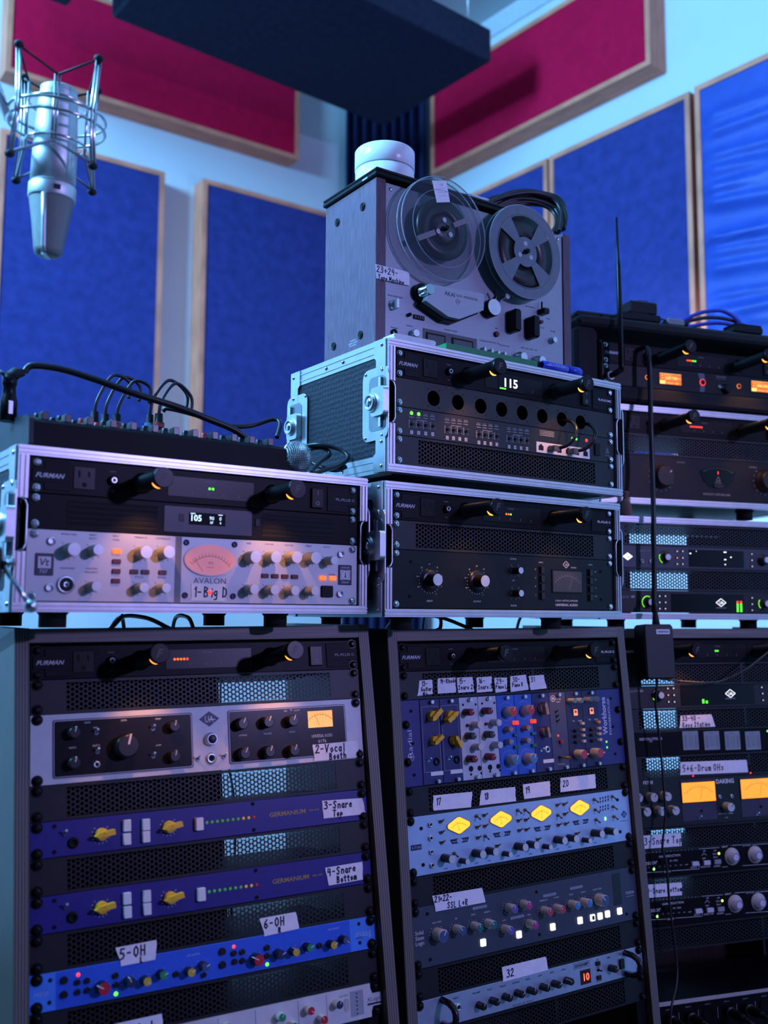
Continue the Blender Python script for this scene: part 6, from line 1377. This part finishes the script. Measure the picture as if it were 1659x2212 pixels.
obj('neck_groove', MB().ring(0, 0, 23.2, 20, 186, 188, 40).ring(0, 0, 24.4, 20, 178, 179, 40), DARKP, e)
obj('pattern_window', MB().box(-4, 4, -1, 1, -3, 3), DARKP, e, (14.5, -24.8, 81), (0, 0, R_(30)))
# shock mount
Ms = Mm @ Matrix.Translation((0, 0, .172))
e = empty('shock_mount', Ms, 'silver wire shock mount with black elastic around the hanging microphone', 'shock mount')
WIRE = mat('silver_wire', (.70, .70, .70), .22, 1); ELB = mat('black_elastic', (.012, .012, .014), .7); ELG = mat('grey_elastic', (.30, .32, .38), .7)
for z, r in ((6, 58), (-8, 58)): obj('outer_ring', MB().tube([(r*math.cos(R_(a)), r*math.sin(R_(a)), z) for a in range(0, 360, 8)], 1.9, 8, True), WIRE, e)
obj('inner_ring', MB().tube([(35*math.cos(R_(a)), 35*math.sin(R_(a)), 20) for a in range(0, 360, 10)], 1.7, 8, True), WIRE, e); obj('inner_ring', MB().tube([(36*math.cos(R_(a)), 36*math.sin(R_(a)), -30) for a in range(0, 360, 10)], 1.7, 8, True), WIRE, e)
A4 = (-120, -28, 62, 152)
for a in A4:
    c, s = math.cos(R_(a)), math.sin(R_(a)); q = lambda r, z, d=0: (r*c-d*s, r*s+d*c, z)
    for d in (-2.6, 2.6): obj('outer_prong', MB().tube([q(64, 66, d), q(60, 10, d), q(60, -12, d), q(66, -64, d)], 1.9, 8), WIRE, e)
    for z, r, up in ((68, 64, 1), (-66, 66, -1)): obj('prong_cap', MB().sphere(q(r, z), 6, 14, 9, (1, 1, .8)), ELB, e)
for a in A4:
    a2 = R_(a+45); c, s = math.cos(a2), math.sin(a2)
    for d in (-2.2, 2.2): obj('inner_prong', MB().tube([(35*c-d*s, 35*s+d*c, 44), (35*c-d*s, 35*s+d*c, -38)], 1.7, 8), WIRE, e)
for k, a in enumerate(A4):
    for dd in (-45, 45):
        p = (64*math.cos(R_(a)), 64*math.sin(R_(a)), 67); q = (36*math.cos(R_(a+dd)), 36*math.sin(R_(a+dd)), 44); obj('elastic', MB().tube([p, q], 1.5, 6), ELB, e)
        p = (66*math.cos(R_(a)), 66*math.sin(R_(a)), -64); q = (36*math.cos(R_(a+dd)), 36*math.sin(R_(a+dd)), -38); obj('elastic', MB().tube([p, q], 1.8, 6), ELG, e)
# stand: pole left of the frame, boom to the mount, clutch lever at the left edge
pb = at(-110, 1218, 1.0); ps = Ms @ Vector((-.060, -.004, 0))
e = empty('microphone_stand', Matrix.Translation((pb.x, pb.y, 0)), 'chrome lever and black clutch of a microphone stand at the left edge', 'microphone stand')
Lc = lambda v: tuple(v-Vector((pb.x, pb.y, 0)))
obj('base', MB().lathe([(.10, 0), (.10, .012), (.03, .03)], 32, capb=True), BLACK, e, mm=False); obj('pole', MB().tube([(0, 0, .02), (0, 0, ps.z+.01)], .011, 14), CHROME, e, mm=False)
obj('boom', MB().tube([Lc(ps+Vector((.0, 0, 0))), (0, 0, ps.z)], .006, 12), WIRE, e, mm=False)
cl = at(-22, 1218, 1.03); obj('clutch', MB().tube([Lc(cl+Vector((-.050, -.02, 0))), Lc(cl+Vector((.013, -.004, 0)))], .0170, 22), RUB, e, mm=False)
a0, a1 = at(6, 1222, 1.025), at(66, 1309, 1.015)
obj('lever', MB().tube([Lc(a0), Lc(a1)], .0026, 12).tube([Lc(at(4, 1216, 1.022)), Lc(at(34, 1217, 1.02))], .0030, 12), CHROME, e, mm=False); obj('lever_ball', MB().sphere(Lc(a1), .0068, 18, 12), CHROME, e, mm=False)
# ================================================================ mixer, plugs, leads and handheld microphone on the left case
y0 = 13.2
e = empty('mixer', FL.M(0, y0, -12), 'black audio mixer lying on the left flight case', 'mixer')
W_, D_ = 382, 250
prof = [(0, 3), (-3, 0), (-D_, 0), (-D_, 58), (-8, 38), (0, 33)]
def xprof(p, x0, x1):
    m = MB().poly(p, x0, x1); m.v = [(c, b, a) for a, b, c in m.v]; m.f = [f[::-1] for f in m.f]; return m
MIXM = mat('mixer_black', (.005, .005, .007), .5, var=.1, spec=.12)
obj('body', xprof(prof, 6, W_-6), MIXM, e); cheek = [(2, 6), (-4, -.0), (-D_-4, 0), (-D_-4, 64), (-12, 43), (0, 37)]
obj('side_cheek', xprof(cheek, 0, 6), mat('mixer_cheek', (.018, .02, .026), .45, spec=.3), e); obj('side_cheek', xprof(cheek, W_-6, W_), MATS['mixer_cheek'], e)
surf = lambda z: 38+(-8-z)*20/(D_-8)
rn = random.Random(9)
for r, z in enumerate((-22, -52, -82, -112)):
    for k in range(12):
        x = 24+k*29.5+rn.uniform(-1, 1)
        if r == 0: obj('fader_cap', shared(('fcap',), lambda: MB().box(-4.5, 4.5, 0, 11, -8, 8, 1.5)), KBLK, e, (x, surf(z), z))
        else: obj('knob', shared(('mxk',), lambda: MB().lathe([(5.5, 0), (5, 10), (4.2, 12)], 14)), KBLK if rn.random() > .15 else mat('mixer_red_knob', (.3, .02, .03), .4), e, (x, surf(z), z), RX)
for k in range(12):
    x = 24+k*29.5; obj('led_bar', shared(('ledb',), lambda: MB().box(-5, 5, 0, 4, -3, 3)), mat('dim_green_light', (.02, .10, .04), .4, emit=(.05, .5, .15), es=.25) if k < 4 else MATS['mixer_cheek'], e, (x, surf(-37), -37))
def plug(px, py, z, hh, r, band, label, lean=0):
    x, y = FL.model(px, py, z-12); yb = surf(z)
    t_ = empty('jack_plug', FL.M(x, y0+yb, z-12), label, 'plug', 'plugs in the mixer')
    obj('barrel', MB().lathe([(r, 0), (r, hh*.55), (r*.8, hh*.6), (r*.72, hh)], 16, capb=True), PLAST, t_, rot=RX)
    if band: obj('colour_band', MB().ring(0, 0, r*1.06, r*.9, hh*.5, hh*.68, 16), mat('band_'+band, {'red': (.35, .05, .04), 'blue': (.10, .28, .42), 'grey': (.2, .2, .22)}[band], .4), t_, rot=RX)
    return FL.w(x, y0+yb+hh, z-12)
PL = [plug(206, 850, -150, 36, 7.5, None, 'black jack plug in the mixer, leftmost of the group of three'), plug(229, 845, -165, 36, 7.5, None, 'black jack plug in the mixer, middle of the group of three'), plug(254, 850, -150, 36, 7.5, 'grey', 'black jack plug in the mixer, rightmost of the group of three'),
      plug(325, 862, -140, 40, 7, 'blue', 'jack plug with a pale blue band beside the red-banded plug'), plug(344, 864, -130, 42, 8, 'red', 'jack plug with a reddish band')]
for i, (p, en, hi) in enumerate(zip(PL, ((278, 862, -170), (300, 868, -180), (322, 872, -150), (402, 885, -160), (412, 892, -150)), (28, 30, 24, 34, 30))):
    q = wpt(FL, *en); m1 = p+Vector((.004, 0, hi*.001*.7)); md = (p+q)/2+Vector((0, .0, .022+hi*.0008)); 
    cable('mixer_lead', ('thin black lead arching from the leftmost jack plug', 'thin black lead arching from the middle jack plug', 'thin black lead arching from the plug left of the blue-banded one', 'thin black lead arching from the blue-banded plug', 'thin black lead arching from the red-banded plug')[i], [p-Vector((0, 0, .004)), m1, md, q+Vector((0, 0, .025)), q], .0026, group='thin leads on the mixer')
# XLR plug and its thick lead
x, y = FL.model(24, 850, -90); e = empty('cable_plug', FL.M(x-2, y0+surf(-80), -92), 'black cable plug standing in the mixer at the far left', 'plug')
obj('plug_body', MB().lathe([(11, 0), (11, 26), (9, 34), (8, 46), (9.5, 48), (9.5, 62)], 20, capb=True), PLAST, e, rot=RX); obj('plug_boot', MB().tube([(0, 58, 0), (8, 66, 0), (18, 68, 0)], [9, 8, 5], 12), RUB, e)
obj('release_tab', MB().box(-3, 3, 8, 26, 10.5, 12, .8), mat('tab_silver', (.5, .5, .55), .3, 1), e)
obj('release_lever', MB().tube([(-6, 62, 0), (-18, 66, 2), (-24, 72, 4)], [3, 3, 4], 10), STEEL, e)
pe = FL.w(x-2+18, y0+surf(-80)+68, -92)
cable('thick_lead', 'long thick black lead running across the mixer from the far left plug', [pe]+[wpt(FL, *p) for p in ((70, 790, -90), (130, 797, -85), (200, 818, -75), (290, 850, -60), (380, 878, -55), (450, 905, -50), (505, 928, -50))]+[FL.w(330, y0+surf(-40)+5, -50)], .0048)
cable('looped_lead', 'black lead with a flat loop on the right end of the mixer', [wpt(FL, *p) for p in ((352, 888, -110), (362, 882, -105), (400, 890, -90), (450, 905, -80), (490, 920, -75), (540, 920, -80), (590, 906, -70), (605, 915, -60), (598, 945, -50))], .0036)
# handheld microphone
x, y = FL.model(640, 985, -20); MH = FL.M(x, y0+24.5, -20)
e = empty('handheld_microphone', MH, 'handheld microphone with round wire grille beside the mixer', 'microphone')
GB = mat('grille_wire', (.34, .34, .36), .35, .9)
def _gr(m):
    nt = m.node_tree; b = nt.nodes['Principled BSDF']; tc = nt.nodes.new('ShaderNodeTexCoord'); w1 = nt.nodes.new('ShaderNodeTexWave'); w2 = nt.nodes.new('ShaderNodeTexWave'); w1.bands_direction = 'X'; w2.bands_direction = 'Y'
    mx = nt.nodes.new('ShaderNodeMath'); mx.operation = 'MAXIMUM'
    for w in (w1, w2): w.inputs['Scale'].default_value = 130; nt.links.new(tc.outputs['Object'], w.inputs['Vector'])
    nt.links.new(w1.outputs['Fac'], mx.inputs[0]); nt.links.new(w2.outputs['Fac'], mx.inputs[1])
    bp = nt.nodes.new('ShaderNodeBump'); bp.inputs['Strength'].default_value = 1; bp.inputs['Distance'].default_value = .002; nt.links.new(mx.outputs[0], bp.inputs['Height']); nt.links.new(bp.outputs['Normal'], b.inputs['Normal'])
    rp = nt.nodes.new('ShaderNodeValToRGB'); rp.color_ramp.elements[0].position = .45; rp.color_ramp.elements[0].color = (.02, .02, .022, 1); rp.color_ramp.elements[1].color = (.40, .40, .42, 1); nt.links.new(mx.outputs[0], rp.inputs['Fac']); nt.links.new(rp.outputs['Color'], b.inputs['Base Color'])
_gr(GB)
obj('grille', MB().sphere((0, 0, 0), 24, 32, 20), GB, e); obj('grille_band', MB().ring(0, 0, 24.8, 22, -3.5, -.5, 32), STEEL, e, rot=(0, R_(14), 0))
obj('handle', MB().lathe([(9, -165), (12, -80), (15, -40), (19, -26), (18, -18)], 24, capb=True), mat('mic_grey', (.05, .05, .055), .45), e, rot=(R_(-4), 0, 0))
cable('loose_lead', 'black lead lying in loops beside the handheld microphone', [wpt(FL, *p) for p in ((655, 965, -120), (690, 960, -90), (735, 972, -70), (752, 988, -55), (735, 1005, -45), (700, 1016, -35), (672, 1022, -30), (690, 1000, -60), (712, 982, -80), (698, 968, -90), (668, 972, -110), (665, 990, -100), (690, 1008, -70), (725, 1016, -50), (748, 1008, -45))], .0034)
# ================================================================ soft bag with receiver, right
BAGM = mat('black_nylon', (.010, .010, .012), .85, bump=.3, scale=200)
e = empty('rack_bag', F1.M(-62, -122, 0), 'soft black padded rack bag at the top right', 'rack bag')
obj('bag_top', MB().box(0, 600, 148, 170, -330, 16, 9), BAGM, e); obj('bag_bottom', MB().box(0, 600, 0, 30, -330, 14, 8), BAGM, e); obj('bag_side', MB().box(0, 52, 28, 152, -330, 6, 12), BAGM, e); obj('bag_side', MB().box(556, 600, 28, 152, -330, 6, 12), BAGM, e)
obj('side_pocket', MB().box(-18, 16, 60, 150, -240, -30, 12), BAGM, e); obj('flap', MB().box(10, 120, 169, 186, -160, -10, 7), BAGM, e)
for x in (60, 530): obj('bag_rail', MB().box(x, x+14, 30, 126, -40, -3.4), BLK2, e)
furman(F1, 'power_conditioner', 'black power conditioner in the soft bag above the orange screens', [(206+5*k, c) for k, c in enumerate((LR, LO, LO, LG, LG))], None, ext=(98, 98), screws='chrome')
u = Unit(F1, 1, 1, 'wireless_receiver', 'black twin wireless receiver with two orange lit screens', 'wireless receiver', panel=mat('receiver_black', (.008, .009, .010), .4, spec=.2), body=200, view=ZR, screws='chrome')
OLCD = mat('orange_screen', (.5, .2, .02), .4, emit=(1, .27, .01), es=1.5); OTX = led('orange_text', (1, .62, .12), 1.6)
for zx, nm_, hz in ((895, 'Ch 01. 1', '637.700'), (1605, 'Ch 01. 1', '606.500')):
    x, y = u.P(zx, 648+(zx-895)*.085)
    o = u.part('screen', MB().box(x-28, x+28, y-13, y+13, 0, 1.2, .5), PLAST, xy=(0, 0)); obj('screen_face', MB().box(x-26.5, x+26.5, y-11.5, y+11.5, 1.2, 1.5), mat('orange_backlight', (.4, .12, .01), .4, emit=(1, .20, .005), es=.75), o)
    b = MB(); b.box(x-26, x-14, y-11, y-4, 1.5, 1.6); put_text(b, nm_, x-3, y+8.5, 2.8, z=1.65); put_text(b, hz, x+3, y+2, 6, z=1.65, bold=.02, width=27); put_text(b, 'MHz', x+21, y+2, 3, z=1.65); put_text(b, 'TXModel  +0dB', x+4, y-8.5, 3.2, z=1.65); put_text(b, '-20', x-20, y+7, 3, z=1.65); put_text(b, '-40', x-20, y+1, 3, z=1.65); b.box(x-26, x+26, y+11, y+11.5, 1.5, 1.6); b.box(x-13.2, x-12.6, y-11, y+11, 1.5, 1.6)
    obj('screen_text', b, OTX, o)
RGO = led('ring_orange', (1, .2, .02), 1.2); RGR = led('ring_red', (1, .05, .06), 1.5)
for zx, zy, m, r in ((715, 633, RGO, 5), (1147, 673, RGR, 7), (1430, 703, RGO, 5)): x, y = u.P(zx, zy); o = u.part('ring_button', shared(('rgb', r), lambda: MB().cyl(0, 0, r*.8, 0, 2, 20)), PLAST, xy=(x, y)); obj('ring_light', shared(('rgl', r), lambda: MB().ring(0, 0, r, r*.78, 0, 1.6, 24)), m, o)
x, y = u.P(1140, 660); u.part('grey_strip', MB().poly([(x-9, 42), (x+7, 42), (x+9, 22), (x+6, 2), (x-6, 2), (x-3, 22)], .02, .5), mat('blue_grey_strip', (.07, .10, .14), .45), xy=(0, 0))
u.t('SENNHEISER', 1292, 630, 3.2, DIM); u.t('true diversity receiver', 1292, 645, 1.8, DIM)
x, y = u.P(1345, 718, 8); u.part('jog_knob', MB().lathe([(11, 0), (11, 3), (9, 4), (8.5, 12)], 24), PLAST, xy=(x, y)); jack(u, 1280, 708, 4)
u.done()
p0 = wpt(F1, 1343, 802, 34); p1 = wpt(F1, 1332, 470, 34)
e = empty('antenna', Matrix.Translation(p0), 'tall thin black antenna standing in front of the soft bag', 'antenna'); v = p1-p0
obj('blade', MB().tube([tuple(v*t_) for t_ in (0, .03, .05, .5, .68, .74, 1)], [.004, .006, .0058, .0052, .0048, .0030, .0021], 12), PLAST, e, mm=False)
obj('elbow', MB().tube([tuple(-F1.Z*.032+Vector((-.012, 0, -.004))), tuple(-F1.Z*.014+Vector((-.010, 0, -.004))), (0, 0, .004)], .0062, 12), BLK2, e, mm=False); obj('coupling', MB().tube([tuple(-F1.Z*.026+Vector((-.0118, 0, -.004))), tuple(-F1.Z*.018+Vector((-.0108, 0, -.004)))], .0085, 16), STEEL, e, mm=False)
# things on the bag
def bagtop(px, py, z): x, _ = F1.model(px, py, z); return x
BT = 48.4
for px, w, h, d, z, label, m, up in ((1392, 66, 27, 40, 8, 'black belt pack transmitter stacked on a flat box beside the antenna', PLAST, 16.6), (1385, 100, 16, 46, 12, 'flat black box lying on the soft bag under the belt pack', BLK2, 0)):
    x = bagtop(px, 700, z); e = empty('belt_pack', F1.M(x-w/2, BT+up, z-d), label, 'transmitter')
    obj('case_body', MB().box(0, w, 0, h, 0, d, 4), m, e); obj('belt_clip', MB().box(w*.3, w*.7, h, h+2.4, 4, d-4, .8), m, e); obj('window', MB().box(w*.55, w*.85, h*.5, h*.8, d, d+.3), HOLE, e)
x = bagtop(1455, 725, 0); e = empty('connector_block', F1.M(x-20, BT, -12), 'grey plastic connector on the soft bag under the thin lead', 'connector')
obj('connector_body', MB().box(0, 42, 0, 14, 0, 22, 3), mat('grey_blue_plastic', (.16, .19, .22), .45), e); obj('connector_neck', MB().box(40, 56, 3, 11, 5, 17, 2), BLK2, e)
cable('thin_lead', 'thin black lead from the belt pack across the soft bag', [wpt(F1, *p) for p in ((1418, 692, -6), (1432, 690, 0), (1460, 703, 4), (1490, 718, 6), (1530, 729, 4))], .0016)
BLC = mat('blue_cable', (.02, .03, .30), .4)
cable('blue_lead', 'blue lead looped on the soft bag, upper arch', [wpt(F1, *p) for p in ((1440, 715, -30), (1480, 690, -30), (1520, 674, -30), (1560, 672, -30), (1590, 688, -28), (1608, 712, -24), (1612, 726, -20))], .0042, BLC)
cable('blue_lead', 'blue lead looped on the soft bag, lower arch', [wpt(F1, *p) for p in ((1450, 720, -18), (1490, 706, -18), (1540, 698, -18), (1580, 702, -16), (1605, 718, -12))], .0042, BLC)
cable('black_lead', 'black lead arching over the blue leads on the soft bag', [wpt(F1, *p) for p in ((1430, 714, -40), (1470, 698, -40), (1530, 686, -40), (1580, 692, -38), (1615, 708, -34), (1640, 730, -28))], .0042)
p = wpt(F1, 1505, 722, -2); e = empty('cable_plug', Matrix.Translation(p), 'small plug with red band and silver tip on the soft bag', 'plug')
X3 = F1.X; obj('plug_tip', MB().tube([tuple(X3*.010), tuple(X3*.05)], .004, 12), CHROME, e, mm=False); obj('red_band', MB().tube([tuple(X3*-.006), tuple(X3*.010)], .0055, 12), mat('red_rubber', (.4, .03, .02), .5), e, mm=False); obj('plug_body', MB().tube([tuple(X3*-.03), tuple(X3*-.006)], .006, 12), PLAST, e, mm=False)
x = bagtop(1600, 735, -10); e = empty('mini_case', F1.M(x-32, BT, -32), 'small black box at the right end of the soft bag', 'box'); obj('box_body', MB().box(0, 74, 0, 16, 0, 45, 4), PLAST, e); obj('box_lid', MB().box(2, 72, 16, 20, 2, 43, 2), BLK2, e)
# hanging power adapter and its leads
pa = wpt(Fr, 1416, 1408, 42)
e = empty('power_adapter', Fr.M(0, 0, 0) , 'black power adapter hanging in front of the right rack', 'power adapter')
x, y = Fr.model(1416, 1408, 42); e.matrix_world = Fr.M(x, y, 24)
obj('adapter_body', MB().box(-33, 33, -52, 52, 0, 34, 5), mat('adapter_black', (.010, .010, .011), .5), e); o = obj('sticker', MB().box(-6, 24, 33, 42, 34, 34.3), WPL, e); b = MB()
rn = random.Random(2); xx = -3
while xx < 21: w_ = rn.uniform(.5, 1.4); b.box(xx, xx+w_, 35.5, 39.5, 34.3, 34.4); xx += w_+rn.uniform(.5, 1.2)
obj('barcode_lines', b, DARKP, o); obj('moulded_mark', MB().ring(-10, -35, 5, 4.2, 34, 34.3, 3).ring(8, -35, 4, 3.2, 34, 34.3, 18), mat('moulded_grey', (.03, .03, .032), .4), e); obj('cord_boot', MB().tube([(4, 50, 20), (4, 66, 20), (4, 78, 20)], [8, 6, 4.5], 12), RUB, e)
b0 = Fr.w(x+4, y+74, 44)
cable('mains_lead', 'black mains cord hanging from the soft bag down to the power adapter', [wpt(F1, 1388, 752, 4), wpt(F1, 1397, 752, 26), wpt(F1, 1402, 775, 34), wpt(F1, 1404, 830, 36), wpt(F2, 1406, 920, 56), wpt(F2, 1409, 1010, 56), wpt(F3, 1412, 1130, 34), wpt(F3, 1413, 1250, 34), wpt(F3, 1413, 1320, 36), b0+Vector((0, 0, .02)), b0], .0052)
b1 = Fr.w(x, y-50, 40)
cable('thin_black_cord', 'thin black cord hanging down the right rack below the power adapter', [b1]+[wpt(Fr, *p) for p in ((1419, 1480, 40), (1416, 1520, 34), (1424, 1590, 30), (1432, 1680, 30), (1437, 1760, 28), (1431, 1830, 28), (1440, 1870, 30), (1447, 1960, 30), (1460, 2060, 32), (1462, 2120, 40), (1450, 2180, 60), (1446, 2260, 60))], .0022)
cable('thin_grey_cord', 'thin cord running sideways from the power adapter to the right edge', [b1]+[wpt(Fr, *p) for p in ((1440, 1468, 40), (1480, 1472, 36), (1525, 1474, 34), (1560, 1470, 36), (1610, 1446, 50), (1660, 1408, 60), (1720, 1360, 70))], .0018, mat('grey_cord', (.07, .065, .06), .4))
# small brown pouch
x, _ = F3.model(1351, 1060, -16); e = empty('pouch', F3.M(x, 13.4, -17), 'small brown cloth pouch beside the upper flight case', 'pouch')
BR = mat('brown_cloth', (.13, .085, .07), .85, bump=.3)
obj('pouch_body', MB().lathe([(9, 0), (12, 4), (12.5, 16), (10, 28), (5, 36)], 18, capb=True), BR, e, rot=RX); obj('pouch_neck', MB().lathe([(4.4, 35), (3.8, 38), (7, 46), (8, 50), (5, 52)], 14), BR, e, rot=RX); obj('drawstring', MB().ring(0, 0, 5.2, 3.6, 36, 38, 14), mat('string_brown', (.07, .05, .04), .8), e, rot=RX)

# leads inside the left rack and in the gap above the cabinets
rn = random.Random(21)
for k in range(9):
    x = 70+k*34+rn.uniform(-8, 8); pts = []
    for j in range(9): pts.append(Fl.w(x+rn.uniform(-16, 16)+j*3, -30-j*62, -226+rn.uniform(-5, 5)))
    cable('rack_lead', 'thin lead hanging inside the left rack behind the vent panels', pts, rn.choice((.0014, .0018)), mat('pale_lead', (.55, .55, .6), .35) if k % 3 else CABLE, group='leads inside the left rack', n=4)
for k, (fr, x, dx, lab) in enumerate(((Fl, 110, 40, 'black lead leaning in the gap under the left case, nearest the left edge'), (Fl, 215, -30, 'black lead in the gap under the left case, left of its middle'), (Fl, 240, 12, 'black lead in the gap under the left case, near its middle'), (Fm, 120, 45, 'black lead leaning in the gap under the middle case, left part'), (Fm, 200, -40, 'black lead leaning in the gap under the middle case, centre'), (Fm, 380, 30, 'black lead leaning in the gap under the middle case, right part'))):
    cable('gap_lead', lab, [fr.w(x, 23.8, -60), fr.w(x+dx*.3, 30, -64), fr.w(x+dx, 52, -110), fr.w(x+dx*1.6, 62, -190), fr.w(x+dx*2, 26, -230)], .0032, group='leads in the gap above the cabinets')
# upright equipment box standing behind the left rack
